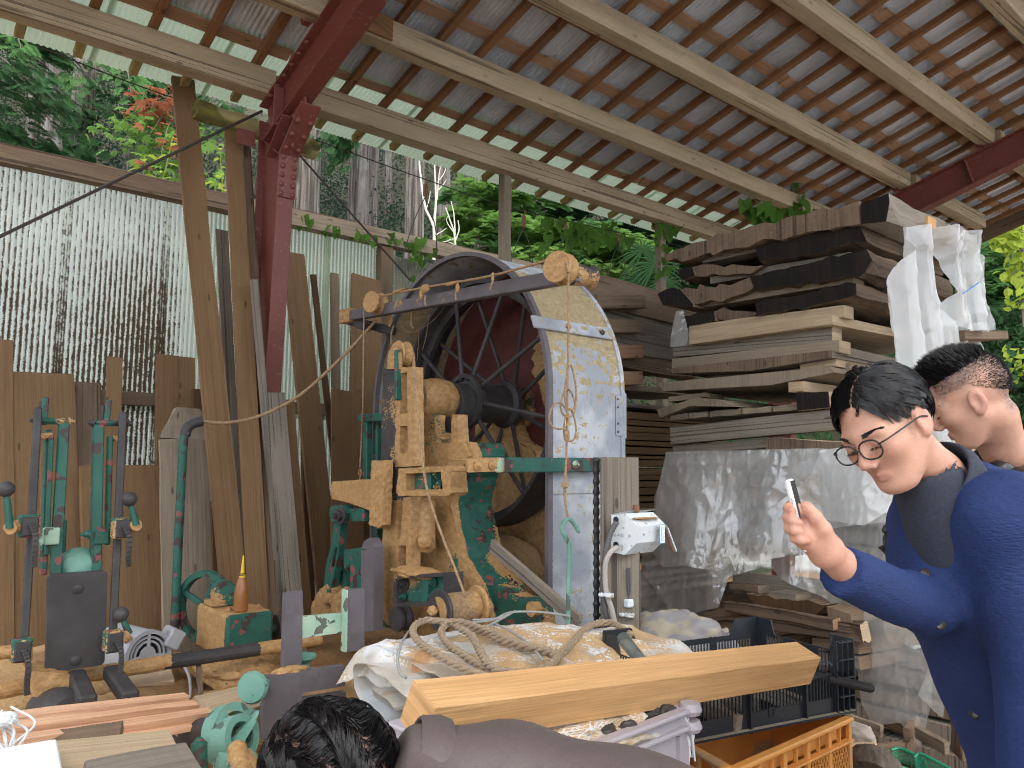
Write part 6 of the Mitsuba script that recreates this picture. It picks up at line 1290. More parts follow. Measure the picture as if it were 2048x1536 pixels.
put('folds', (tl[0], tl[1]), 'm_tarp', tp, smooth=True, uv=tl[2])
def drape(o, ex, ey, nx, ny, zf, dust, name='top_fold'):
    """A loose sheet over the bundle: corners o, o+ex, o+ey; zf(s, t) is its height."""
    s, t = np.meshgrid(np.linspace(0, 1, nx), np.linspace(0, 1, ny), indexing='ij')
    v = np.asarray(o) + s[..., None]*np.asarray(ex) + t[..., None]*np.asarray(ey); v[..., 2] += zf(s, t)
    v = v.reshape(-1, 3); n_ = np.array([0, 0, 1.0])
    v = v + n_*((meshkit.fbm(v*[8, 8, 0], 3, 8) - .5)*.035 + (1 - np.abs(2*meshkit.noise(v*[14, 14, 0], 6) - 1))**4*.010)[:, None]
    i, j = np.meshgrid(np.arange(nx - 1), np.arange(ny - 1), indexing='ij'); i, j = i.ravel(), j.ravel()
    f4 = np.stack([i*ny + j, (i+1)*ny + j, (i+1)*ny + j + 1, i*ny + j + 1], 1)
    put(name, (v, np.vstack([f4[:, [0, 1, 2]], f4[:, [0, 2, 3]]])), 'm_tarp', tp, smooth=True, uv=np.stack([np.full(len(v), dust), np.zeros(len(v))], 1))
q0 = np.array((1.295,2.473,0.840)); q1 = np.array((1.824,1.583,0.860)); q2 = np.array((1.858,2.283,0.890)); q3 = np.array((2.122,1.920,0.880))
fr0 = TA + tn*.30 + td*.03; bk0 = TA - tn*.40 - td*.10; fr1 = TB + tn*.24 + td*.04
drape([*(fr0[:2]), .885], [*(fr1 - fr0)[:2], 0], [*(bk0 - fr0)[:2], 0], 70, 60, lambda s, t: -.055*((2*t - 1)**4) - .10*np.clip(.12 - t, 0, 1)/.12*(.8) - .10*np.clip(.08 - s, 0, 1)/.08 - .06*np.clip(s - .85, 0, 1)/.15, .55)
# laid rope
def laid_rope(par, path, r=.0115, n=260, name='rope_strand', turns=None, mat='m_rope'):
    c = curve(path, n); d = np.linalg.norm(np.diff(c, axis=0), axis=1); s = np.concatenate([[0], np.cumsum(d)])
    u = np.linspace(0, s[-1], int(s[-1]/.0042)); c = np.stack([np.interp(u, s, c[:, k]) for k in range(3)], 1)
    tg = np.gradient(c, axis=0); tg /= np.linalg.norm(tg, axis=1, keepdims=True)
    a = np.cross(tg, [0, 0, 1.0]); a /= np.maximum(np.linalg.norm(a, axis=1, keepdims=True), 1e-6); b = np.cross(a, tg)
    for k in range(3):
        ph = u/(r*5.2)*2*np.pi/1.0*.55 + k*2.0944
        put(name, tube(c + .52*r*(np.cos(ph)[:, None]*a + np.sin(ph)[:, None]*b), r*.56, 7), mat, par, smooth=True)
def rope_fn(p, n, uv): return mix((.20, .145, .095), (.34, .26, .175), noise(p.x*180.0, p.y*180.0, p.z*180.0))
tex('m_rope', rope_fn, .9)
rp = thing('rope', 'thick brown laid rope coiled in loops on the tarpaulin', 'rope')
def on_tarp(pts): return np.array(pts) + [0, 0, 0]
laid_rope(rp, [(1.980,1.755,0.905), (2.073,1.930,0.905), (1.974,1.940,0.905), (1.793,1.824,0.905), (1.615,1.710,0.905), (1.593,1.791,0.905), (1.590,1.928,0.905), (1.627,2.104,0.905), (1.632,2.267,0.905), (1.525,2.182,0.905), (1.442,2.033,0.905), (1.384,1.859,0.905), (1.344,1.681,0.905), (1.380,1.590,0.905), (1.443,1.585,0.905), (1.560,1.664,0.905), (1.619,1.723,0.905)])
laid_rope(rp, [(1.607,2.232,0.915), (1.549,2.320,0.915), (1.442,2.224,0.915), (1.353,2.052,0.915), (1.303,1.868,0.915), (1.273,1.687,0.915), (1.282,1.593,0.915), (1.367,1.575,0.915), (1.449,1.588,0.915), (1.548,1.649,0.915), (1.589,1.738,0.915), (1.579,1.844,0.915), (1.607,2.000,0.915), (1.636,2.199,0.915), (1.610,2.251,0.915)])
laid_rope(rp, [(1.561,2.149,0.922), (1.509,1.996,0.922), (1.410,1.822,0.922), (1.333,1.682,0.922), (1.321,1.601,0.922), (1.371,1.556,0.922), (1.462,1.582,0.922), (1.548,1.641,0.922)])
laid_rope(rp, [(1.187,1.623,0.905), (1.258,1.625,0.905), (1.285,1.557,0.905), (1.347,1.532,0.905), (1.428,1.565,0.905), (1.541,1.643,0.905), (1.476,1.559,0.905)])
cd = thing('twine', 'thin grey-white braided twine tied round the tarpaulin', 'twine')
for pts in ([(1.454,2.267,0.900), (1.358,2.153,0.900), (1.285,2.056,0.900)], [(1.185,1.896,0.943), (1.157,1.857,0.928), (1.153,1.837,0.900), (1.155,1.810,0.891)], [(1.651,2.220,0.910), (1.759,2.203,0.910), (1.899,2.275,0.910), (1.994,2.215,0.910), (2.029,2.091,0.910)], [(1.703,2.246,0.910), (1.803,2.216,0.910), (1.933,2.287,0.910), (1.698,2.141,0.910), (1.641,2.122,0.910)], [(1.742,2.182,0.905), (1.706,2.043,0.905), (1.624,1.849,0.905), (1.530,1.687,0.905)]):
    put('strand', tube(curve(pts, 24), .0042, 6), 'm_twine2', cd, smooth=True)
flat('m_twine2', (.26, .27, .26), .8)

# ================================================================ squared timber, crates and rods
tb = np.array((0.863,1.309,0.974)), np.array((2.260,1.311,0.861))
th_ = math.radians(22)
d_ = unit(tb[1] - tb[0]); a0, b0, _ = frame(d_, (0, 0, 1)); hint = a0*math.cos(th_) + b0*math.sin(th_)
m = wood_ext(rect(.090, .090, .0025), tb[0], tb[1], hint, 5, nseg=16, wob=.0006, seed=501, endcol=5)
k = numbered_thing('squared_timber'); scene[k] = mikit.ply((m[0], m[1]), 'm_wood', False, uv=m[2]); tag(k, 'fresh orange squared timber lying across the crates and tarpaulin', 'timber')
ir = thing('iron_rod', 'grey-green iron rod leaning over the squared timber', 'rod')
def rod_fn(p, n, uv): return mix((.085, .10, .09), (.16, .17, .15), smoothstep(.4, .6, fbm(p.x*24.0, p.y*24.0, p.z*24.0)))
tex('m_rod', rod_fn, .55, .2)
put('rod', tube([(1.753,1.590,0.959), (1.751,1.580,0.951), (1.625,1.268,0.835)], [.0165, .018, .018], 16), 'm_rod', ir, smooth=40)
wr = thing('white_rope', 'frayed white rope end tied where the iron rod meets the grey container', 'rope'); r = np.random.default_rng(61)
for kx in range(10):
    a = np.array((1.606,1.269,0.853)) + r.normal(0, .006, 3); b = np.array((1.621,1.250,0.805)) + r.normal(0, .006, 3); c = np.array((1.626,1.255,0.739)) + r.normal(0, .011, 3)
    put('strand', tube(curve([a, b, c], 14), np.linspace(.0045, .0025, 15)[:len(curve([a, b, c], 14))], 5), 'm_twine', wr, smooth=True)
br2 = thing('steel_bar', 'dark round steel bar sticking out of the black crate under the timber', 'bar')
mput('bar', tube([(2.366,1.455,0.798), (2.395,1.169,0.794), (2.400,1.165,0.793)], [.015, .014, .011], 14), br2, .12, 2, 40)
# black plastic crate
crate = thing('black_crate', 'black slotted plastic crate, its walls notched low in the middle', 'crate')
flat('m_crate', (.016, .019, .024), .42, specular=.45)
flat('m_crate_dust', (.22, .19, .14), .9)
A_ = np.array([1.815, 1.405, .690]); eu = unit([.976, -.217, 0]); ev = unit([.217, .976, 0]); CL, CW, CH = .66, .40, .225
from shapely.geometry import box as _sb
from shapely.ops import unary_union as _uu
def wall_panel(W, H, notch, slots, y0, y1, gap=.0135, w=.0075):
    g = _sb(0, 0, W, H) if notch == 0 else _P([(0, 0), (W, 0), (W, H), (W*.84, H), (W*.80, H - notch), (W*.20, H - notch), (W*.16, H), (0, H)])
    holes = [_sb(x, y0, x + w, y1).buffer(.0015) for s0, s1 in slots for x in np.arange(s0, s1, gap)]
    return g.difference(_uu(holes)) if holes else g
def place_panel(name, g, o, ex, ez, nn, th, par, mat):
    ms = []
    for q in getattr(g, 'geoms', [g]): ms.append(prism(q, 0, th, o, (ex, ez, nn)))
    return put(name, cat(*ms), mat, par)
Z_ = np.array([0, 0, 1.0]); inn = ev
place_panel('front_wall', wall_panel(CL, .128, .0, [(.02, .205), (.235, .44), (.47, .63)], .055, .118), A_, eu, Z_, ev, .004, crate, 'm_crate')
place_panel('back_wall', wall_panel(CL, CH, .055, [(.02, .20), (.24, .44), (.47, .63)], .075, .150), A_ + ev*CW, eu, Z_, ev, .004, crate, 'm_crate')
place_panel('end_wall', wall_panel(CW, CH, .05, [(.05, .12), (.28, .35)], .10, .17), A_ + eu*CL, ev, Z_, eu, .004, crate, 'm_crate')
place_panel('end_wall', wall_panel(CW, CH, .05, [(.03, .12), (.28, .37)], .10, .17), A_, ev, Z_, eu, .004, crate, 'm_crate')
put('floor', slab([A_, A_ + eu*CL, A_ + eu*CL + ev*CW, A_ + ev*CW], Z_*.005), 'm_crate', crate)
for o, e, n_, W in ((A_, eu, -ev, CL), (A_ + eu*CL, ev, eu, CW), (A_ + ev*CW, eu, ev, CL)):
    put('rim', cat(slab([o + Z_*.004 + n_*.0, o + e*W + Z_*.004, o + e*W + n_*.016 + Z_*.004, o + n_*.016 + Z_*.004], Z_*.006)), 'm_crate', crate)
    for fx in (0.0, .34, .68, 1.0): put('rib', bar(o + e*(W*fx) + n_*.007, o + e*(W*fx) + n_*.007 + Z_*(.128 if n_ is not eu and np.dot(n_, ev) < 0 and fx < 1 else CH - (.055 if 0 < fx < 1 else 0)), .006, .014, e, .001), 'm_crate', crate)
    put('ledge_dust', slab([o + Z_*.0105 + n_*.002, o + e*W + Z_*.0105 + n_*.002, o + e*W + n_*.015 + Z_*.0105, o + n_*.015 + Z_*.0105], Z_*.002), 'm_crate_dust', crate)
for z in (.055, .11, .165, .218):
    o = A_ + eu*CL
    put('corner_shelf', slab([o + Z_*z, o + ev*.075 + Z_*z, o + ev*.075 + eu*.018 + Z_*z, o + eu*.018 + Z_*z], Z_*.004), 'm_crate', crate)
    put('corner_shelf', slab([o - eu*.07 + Z_*z, o + Z_*z, o - ev*.016 + Z_*z, o - eu*.07 - ev*.016 + Z_*z], Z_*.004), 'm_crate', crate)
for fx in (.03, .055, .08):
    put('corner_rib', bar(A_ + eu*CL + ev*fx + eu*.008, A_ + eu*CL + ev*fx + eu*.008 + Z_*CH, .003, .016, ev, .001), 'm_crate', crate)
    put('corner_rib', bar(A_ + eu*(CL - fx) - ev*.008, A_ + eu*(CL - fx) - ev*.008 + Z_*CH, .003, .016, eu, .001), 'm_crate', crate)
put('top_rim', cat(slab([A_ + ev*CW + Z_*CH, A_ + ev*CW + eu*CL*.16 + Z_*CH, A_ + ev*(CW + .014) + eu*CL*.16 + Z_*CH, A_ + ev*(CW + .014) + Z_*CH], Z_*.005)), 'm_crate', crate)
# raised lettering on the crate front
tm = meshkit.text_mesh('D', .030, .0015); v = np.array(tm.vertices)
put('raised_mark', (A_ + eu*.30 + Z_*.030 - ev*.001 + v[:, :1]*eu + v[:, 1:2]*Z_ - v[:, 2:]*ev, np.array(tm.faces)), 'm_crate', crate)
r = np.random.default_rng(71)
for i in range(9):
    p0 = A_ + eu*r.uniform(.08, .5) + ev*r.uniform(.06, .34) + Z_*.03; k = numbered_thing('offcut'); aa = r.uniform(0, 3)
    m = plank(p0 - np.array([math.cos(aa), math.sin(aa), 0])*.08, p0 + np.array([math.cos(aa), math.sin(aa), .3])*.08, .05, .03, (0, 0, 1), pal=int(r.choice([8, 10, 6])), seed=700 + i)
    scene[k] = mikit.ply((m[0], m[1]), 'm_wood', False, uv=m[2]); tag(k, 'wood offcut lying inside the black crate', 'offcut', 'offcuts inside the black crate')
bs = thing('blue_strip', 'pale blue plastic strip curling out of the black crate beside the timber end', 'strip')
put('strip', (lambda c: (np.vstack([c + [0, 0, .004], c + [.01, .008, -.004]]), np.vstack([[[i, i + 1, len(c) + i + 1], [i, len(c) + i + 1, len(c) + i]] for i in range(len(c) - 1)])))(curve([(2.349,1.336,0.813), (2.363,1.320,0.843), (2.376,1.295,0.847), (2.388,1.274,0.834)], 18)), 'm_stripblue', bs)
flat('m_stripblue', (.22, .38, .56), .45)
# orange crate underneath
oc = thing('orange_crate', 'faded orange lattice crate under the black one', 'crate')
def orange_fn(p, n, uv): return mix((.62, .27, .06), (.34, .22, .12), smoothstep(.50, .66, fbm(p.x*9.0, p.y*9.0, p.z*9.0))*.9)
tex('m_orange', orange_fn, .5)
OB = np.array((1.775,1.238,0.720)); OB[2] = .682; ou = unit([.83, -.0, 0]) ; 
o_r = np.array((2.418,1.256,0.688)); o_l = np.array((1.836,1.427,0.687)); o_r[2] = o_l[2] = .682
ou = unit(o_r - OB); ov = unit(o_l - OB); ow = np.array([0, 0, 1.0]); OL, OW_, OH = np.linalg.norm(o_r - OB), .36, .30
def lattice_panel(W, n_, name):
    """Rim band, uprights and a diamond lattice between them, as parts."""
    pass
for base, e, nn, W in ((OB, ou, unit(np.cross(ou, ow)), OL), (OB, ov, -unit(np.cross(ov, ow)), OW_)):
    if np.dot(nn, [-.6, -.76, 0]) < 0: nn = -nn
    put('rim', rough(bar(base + nn*.006, base + e*W + nn*.006, .014, .030, ow, .004), .08, .0008), 'm_orange', oc)
    put('rim', bar(base - ow*.062 + nn*.006, base - ow*.062 + e*W + nn*.006, .006, .024, ow, .001), 'm_orange', oc)
    n_ = int(W/.062)
    for i in range(n_ + 1):
        x = W*i/n_
        wd = .018 if i % 2 == 0 else .006
        put('upright', bar(base + e*x - ow*(OH if i % 2 == 0 else .06), base + e*x, wd, .012, e, .001), 'm_orange', oc)
    g = _sb(.01, -OH, W - .01, -.066); lat = []
    for x in np.arange(-OH, W + OH, .017):
        lat.append(_P([(x, -OH), (x + .0028, -OH), (x + .0028 + OH*.55, 0), (x + OH*.55, 0)])); lat.append(_P([(x + OH*.55, -OH), (x + OH*.55 + .0028, -OH), (x + .0028, 0), (x, 0)]))
    gl = _uu(lat).intersection(g)
    if W == OL: gl = gl.difference(_sb(W*.36, -.2, W*.60, -.066))
    place_panel('lattice', gl, base, e, ow, nn, .003, oc, 'm_orange')
    if W == OL: put('name_plate', slab([base + e*W*.36 - ow*.11, base + e*W*.60 - ow*.11, base + e*W*.60 - ow*.2, base + e*W*.36 - ow*.2], nn*.003), 'm_crate_dust', oc)
    put('back_band', bar(base - ow*.035 - nn*.02, base - ow*.035 + e*W - nn*.02, .05, .003, ow, .001), 'm_orange', oc)
back = OB + ou*OL + ov*OW_
put('far_wall', slab([OB + ou*OL, back, back - ow*OH, OB + ou*OL - ow*OH], (.003, .001, 0)), 'm_orange', oc)
put('far_wall', slab([OB + ov*OW_, back, back - ow*OH, OB + ov*OW_ - ow*OH], (.001, .003, 0)), 'm_orange', oc)
put('floor', slab([OB - ow*OH, OB + ou*OL - ow*OH, back - ow*OH, OB + ov*OW_ - ow*OH], ow*.004), 'm_orange', oc)
pal_k = put('storage_block', cat(bar(OB - ow*(OH + .19) - ou*.4, back - ow*(OH + .19) + ou*.2, .36, .5, ow, .01)), 'm_crate_dust'); tag(pal_k, 'low block carrying the orange crate below the picture edge', 'block')
# lavender-grey container
gc = thing('grey_container', 'lavender-grey plastic container with a thick double rim under the timber', 'container')
flat('m_lavender', (.36, .335, .37), .45)
C0 = np.array((1.627,1.251,0.856)); C0[2] = (1.627,1.251,0.856)[2]
cu = unit(np.array((1.179,1.215,0.887)) - C0); cu[2] = 0; cu = unit(cu); cv = unit([-cu[1], cu[0], 0]); cv = cv if cv[1] > 0 else -cv
CWd, CDp, CHt = .60, .40, .30
for i, z in enumerate((0, -.038)):
    for base, e, W in ((C0 + ow*z, cu, CWd), (C0 + ow*z, cv, CDp), (C0 + ow*z + cv*CDp, cu, CWd), (C0 + ow*z + cu*CWd, cv, CDp)):
        put('rim', bar(base - e*.012, base + e*(W + .012), .012, .034, ow, .004), 'm_lavender', gc)
for base, e, n_, W in ((C0, cu, cv, CWd), (C0, cv, cu, CDp), (C0 + cv*CDp, cu, cv, CWd), (C0 + cu*CWd, cv, cu, CDp)):
    put('wall', slab([base, base + e*W, base + e*(W - .015) - ow*CHt, base + e*.015 - ow*CHt], n_*.004), 'm_lavender', gc)
    put('rib', bar(base + e*.06 - ow*.05 - n_*.006, base + e*.06 - ow*CHt - n_*.006, .008, .016, e, .001), 'm_lavender', gc)
put('corner_lug', lathe([(0, 0), (.024, 0), (.03, .4), (.024, 1), (0, 1)], C0 + [.0, 0, -.012], C0 + [0, 0, .016], 18), 'm_lavender', gc, smooth=40)
put('corner_lug', lathe([(0, 0), (.024, 0), (.03, .4), (.024, 1), (0, 1)], C0 + [.0, 0, -.052], C0 + [0, 0, -.026], 18), 'm_lavender', gc, smooth=40)
fw_ = thing('folded_sheet', 'crumpled white sheet and dark scraps filling the grey container', 'sheet')
put('sheet', rough(blob(C0 + cu*.30 + cv*.20 + [0, 0, -.03], (.27, .20, .06), 8, .5, 4), .03, .014, 12), 'm_tarp', fw_, smooth=60)
for i in range(10):
    r = np.random.default_rng(800 + i); p0 = C0 + cu*r.uniform(.05, .55) + cv*r.uniform(.02, .12) + [0, 0, -.005]; k = put('coal_lump', rough(blob(p0, (.03, .022, .018), 800 + i, .5, 2), .02, .003), 'm_iron'); tag(k, 'dark lump in the grey container under the timber', 'lump', 'dark lumps in the grey container')
# grey sack
def sack_fn(p, n, uv): return mix((.23, .22, .225), (.33, .29, .22), smoothstep(.52, .66, fbm(p.x*4.0 + p.z*9.0, p.y*14.0, p.z*20.0)))
tex('m_sack', sack_fn, .45, specular=.4)
sk = thing('sack', 'crumpled grey plastic sack with yellowish streaks behind the timber', 'sack')
sm = blob((2.497,1.945,0.717), (.22, .24, .17), 4, .30, 4, 1.5); n_ = trimesh.Trimesh(*sm, process=False).vertex_normals
sv = crinkle(sm[0], n_, .010, 11.0, 3); put('body', (sv, sm[1]), 'm_sack', sk, smooth=True)
sm = blob((2.542,1.829,0.817), (.05, .05, .028), 6, .8, 4, 3.0); put('neck', sm, 'm_sack', sk, smooth=True)
# bottom right corner
def stone(lab, c, r_, seed, mat='m_stone'):
    k = put('stone', rough(blob(c, r_, seed, .25, 3), .02, .004), mat, None, smooth=50); return tag(k, lab, 'stone')
def stone_fn(p, n, uv): return mix((.20, .17, .15), (.34, .30, .26), fbm(p.x*30.0, p.y*30.0, p.z*30.0))
tex('m_stone', stone_fn, .9)
stone('rounded pinkish stone right of the orange crate', (3.127,1.594,0.403), (.055, .07, .045), 1)
loose('pale yellow board end under the stone', (3.047,1.599,0.372), (3.087,1.500,0.376), .18, .03, (.3, 1, 0), 11, 81)
st_ = thing('log_stump', 'short dark bark-covered log by the green net', 'log')
put('bark', trunk_like := rough(cyl(np.array((2.778,1.363,0.387)), np.array((2.835,1.375,0.430)), .085, 26), .025, .010, 22), 'm_bark2', st_, smooth=50)
def bark2_fn(p, n, uv): return mix((.045, .035, .028), (.17, .14, .11), fbm(p.x*45.0, p.y*45.0, p.z*30.0))
tex('m_bark2', bark2_fn, .95)
gn = thing('green_net', 'folded green mesh net in the bottom right corner', 'net')
leafy('m_net', (.02, .26, .15), .6, .5)
for i, (pts, w) in enumerate((([(3.029,1.412,0.412), (3.055,1.390,0.418), (3.046,1.333,0.413), (3.022,1.288,0.406)], .055), ([(2.937,1.289,0.440), (2.952,1.274,0.453), (2.940,1.220,0.447), (2.927,1.166,0.439)], .06), ([(2.907,1.514,0.411), (2.929,1.495,0.417), (2.948,1.480,0.411)], .03), ([(2.835,1.310,0.432), (2.876,1.278,0.415), (2.863,1.222,0.418)], .05))):
    c = curve(pts, 14); put('hem', tube(c, .006, 6), 'm_nethem', gn)
    mb = MB()
    for k in range(len(c)): mb.add(*tube([c[k], c[k] + [.006, -.01, -w]], .0016, 4))
    for k in range(1, 12): mb.add(*tube(c + np.array([.006, -.01, -w])*k/12, .0013, 4))
    kk = put('mesh', mb.mesh(), 'm_nethem', gn); labels[kk] = {'kind': 'stuff', 'label': 'green netting'}
flat('m_nethem', (.015, .24, .13), .5)
for i, (pl_, lab) in enumerate((([(3.971,1.807,0.120), (4.387,1.849,0.120), (4.649,1.765,0.120), (4.452,1.623,0.120), (3.993,1.622,0.120)], 'pale concrete paving slab at the foot of the plastic'), ([(3.999,1.618,0.120), (4.260,1.612,0.120), (4.295,1.481,0.120), (3.926,1.423,0.120)], 'second concrete paving slab nearer the man in blue'))):
    k = put('paving_slab', slab(pl_, (0, 0, -.06)), 'm_concrete'); tag(k, lab, 'slab')
def conc_fn(p, n, uv): return mix((.40, .38, .34), (.28, .26, .23), fbm(p.x*9.0, p.y*9.0, p.z*9.0))
tex('m_concrete', conc_fn, .85)
loose('short square timber standing on the paving slab', (3.478,1.312,0.319), (3.468,1.302,0.458), .10, .09, (.7, -.7, 0), 8, 82, 'timber_block', 'block')
r = np.random.default_rng(90)
for i in range(7):
    p0 = np.array((3.321,1.571,0.345)) + r.normal(0, 1, 3)*[.1, .1, .02]; aa = r.uniform(0, 3)
    loose('scrap of wood on the floor below the hanging plastic', p0, p0 + [math.cos(aa)*.16, math.sin(aa)*.16, .01], .05, .025, (0, 0, 1), int(r.choice([6, 8, 10])), 900 + i, 'wood_scrap', 'wood scrap', 'wood scraps on the floor below the plastic')


# ================================================================ people
def surface_net(f, lo, hi, h):
    """Mesh of the zero level of a distance function f(points) on a grid (naive surface nets)."""
    lo, hi = np.asarray(lo, float), np.asarray(hi, float)
    n = np.ceil((hi - lo)/h).astype(int) + 1
    g = np.stack(np.meshgrid(*[lo[k] + h*np.arange(n[k]) for k in range(3)], indexing='ij'), -1)
    d = np.concatenate([f(c.reshape(-1, 3)).reshape(c.shape[:-1]) for c in np.array_split(g, max(1, n[0]//12), 0)], 0)
    s = d < 0
    cor = [(a, b, c) for a in (0, 1) for b in (0, 1) for c in (0, 1)]
    sl = lambda A, o: A[o[0]:n[0]-1+o[0], o[1]:n[1]-1+o[1], o[2]:n[2]-1+o[2]]
    cnt = sum(sl(s, o).astype(int) for o in cor); act = (cnt > 0) & (cnt < 8)
    idx = np.full(act.shape, -1); idx[act] = np.arange(act.sum())
    acc = np.zeros(act.shape + (3,)); num = np.zeros(act.shape)
    for i in range(8):
        for j in range(i + 1, 8):
            a, b = cor[i], cor[j]
            if sum(x != y for x, y in zip(a, b)) != 1: continue
            da, db = sl(d, a), sl(d, b); cr = (da < 0) != (db < 0)
            t = np.where(cr, da/np.where(cr, da - db, 1), 0)
            acc += np.where(cr[..., None], np.asarray(a) + t[..., None]*(np.asarray(b) - np.asarray(a)), 0); num += cr
    cell = np.stack(np.nonzero(act), -1); v = lo + h*(cell + acc[act]/num[act][:, None])
    faces = []
    for ax in range(3):
        o = [0, 0, 0]; o[ax] = 1
        A = s[tuple(slice(1, n[k]-1) if k != ax else slice(0, n[k]-1) for k in range(3))]
        B = s[tuple(slice(1, n[k]-1) if k != ax else slice(1, n[k]) for k in range(3))]
        e = np.stack(np.nonzero(A != B), -1); inside = A[A != B]
        for k in range(3):
            if k != ax: e[:, k] += 1
        u_, w_ = [k for k in range(3) if k != ax]
        def at(du, dw):
            q = e.copy(); q[:, u_] += du; q[:, w_] += dw; return idx[q[:, 0], q[:, 1], q[:, 2]]
        q4 = np.stack([at(-1, -1), at(0, -1), at(0, 0), at(-1, 0)], 1)
        flip = inside if ax != 1 else ~inside
        q4[~flip] = q4[~flip][:, ::-1]; faces.append(q4)
    f4 = np.vstack(faces)
    m = trimesh.Trimesh(v, np.vstack([f4[:, [0, 1, 2]], f4[:, [0, 2, 3]]]), process=False)
    return np.array(m.vertices), np.array(m.faces)
def s_ell(p, c, r):
    r = np.asarray(r, float); q = (p - np.asarray(c))/r; k0 = np.linalg.norm(q, axis=1); k1 = np.linalg.norm(q/r, axis=1)
    return k0*(k0 - 1)/np.maximum(k1, 1e-6)
def s_cap(p, a, b, ra, rb=None):
    a, b = np.asarray(a, float), np.asarray(b, float); rb = ra if rb is None else rb
    t = np.clip((p - a) @ (b - a)/max((b - a) @ (b - a), 1e-9), 0, 1)
    return np.linalg.norm(p - a - t[:, None]*(b - a), axis=1) - (ra + (rb - ra)*t)
def smin(a, b, k):
    h = np.clip(.5 + .5*(b - a)/k, 0, 1); return b*(1 - h) + a*h - k*h*(1 - h)
def smax(a, b, k): return -smin(-a, -b, k)
def smooth_mesh(v, f, n=6):
    import scipy.sparse as sp
    e = np.vstack([f[:, [0, 1]], f[:, [1, 2]], f[:, [2, 0]]]); e = np.unique(np.sort(e, 1), axis=0); N = len(v)
    A = sp.coo_matrix((np.ones(2*len(e)), (np.r_[e[:, 0], e[:, 1]], np.r_[e[:, 1], e[:, 0]])), (N, N)).tocsr(); dg = np.maximum(np.asarray(A.sum(1)), 1)
    for k in range(n): v = v + (.5 if k % 2 == 0 else -.35)*((A @ v)/dg - v)
    return v, f

def head_sdf(p, wide=1.0, mouth=0.0):
    """Head in its own frame: x towards the face, y to its left, z up; the origin lies between the ears."""
    q = p.copy(); ay = np.abs(q[:, 1]); m = q.copy(); m[:, 1] = ay
    d = s_ell(q, (-.012, 0, .038), (.098, .078*wide, .094))
    d = smin(d, s_ell(q, (.034, 0, -.030), (.058, .062*wide, .088)), .035)
    d = smin(d, s_cap(m, (-.005, .052*wide, -.045), (.052, .026*wide, -.100), .020, .020), .030)
    d = smin(d, s_ell(q, (.070, 0, -.104), (.020, .026, .018)), .022)
    d = smin(d, s_ell(m, (.060, .043*wide, -.022), (.026, .024, .024)), .028)
    d = smin(d, s_cap(m, (.090, .0, .020), (.074, .044*wide, .018), .012, .011), .020)
    d = smax(d, -s_ell(m, (.106, .033, -.002), (.021, .021, .012)), .014)
    d = smin(d, s_ell(m, (.076, .033, -.003), (.0165, .019, .0145)), .004)
    d = smax(d, -s_cap(m, (.0925, .020, -.007), (.088, .046, -.008), .0016), .002)
    d = smin(d, s_cap(q, (.092, 0, .002), (.113, 0, -.034), .0075, .0115), .014)
    d = smin(d, s_ell(m, (.103, .0125, -.041), (.011, .0085, .0085)), .006)
    d = smax(d, -s_ell(m, (.106, .0075, -.050), (.005, .0035, .004)), .003)
    d = smin(d, s_cap(m, (.0935, .0, -.0665), (.084, .021, -.0705), .0048, .0028), .007)
    d = smin(d, s_cap(m, (.0915, .0, -.0780), (.083, .019, -.0762), .0058, .003), .007)
    d = smax(d, -s_cap(m, (.101, .0, -.0722), (.086, .0235, -.0728), .0022, .0012), .002)
    # ears
    e = s_ell(m, (-.012, .080*wide, -.004), (.022, .0085, .033))
    e = smin(e, s_ell(m, (-.004, .078*wide, -.030), (.011, .007, .012)), .008)
    e = smax(e, -s_ell(m, (-.008, .088*wide, -.002), (.012, .006, .021)), .004)
    e = smin(e, s_ell(m, (.004, .079*wide, -.010), (.006, .006, .009)), .004)
    return smin(d, e, .006)
def frame3(fwd, up_):
    x = unit(fwd); y = unit(np.cross(up_, x)); z = np.cross(x, y); return np.stack([x, y, z], 1)
def skin_fn(p, n, uv):
    f = noise(p.x*300.0, p.y*300.0, p.z*300.0); g = fbm(p.x*28.0, p.y*28.0, p.z*28.0)
    base = mix((.50, .285, .20), (.44, .225, .155), g)
    base = mix(base, (.34, .115, .10), uv.x)          # lips, ear rims, knuckles
    base = mix(base, (.060, .050, .048), uv.y*(.55 + .45*smoothstep(.35, .6, f)))    # cropped hair on the scalp
    return base*(.95 + .1*f)
def skin_bump(p, n, uv): return .00035*noise(p.x*500.0, p.y*500.0, p.z*500.0)
tex('m_skin', skin_fn, .48, specular=.45)
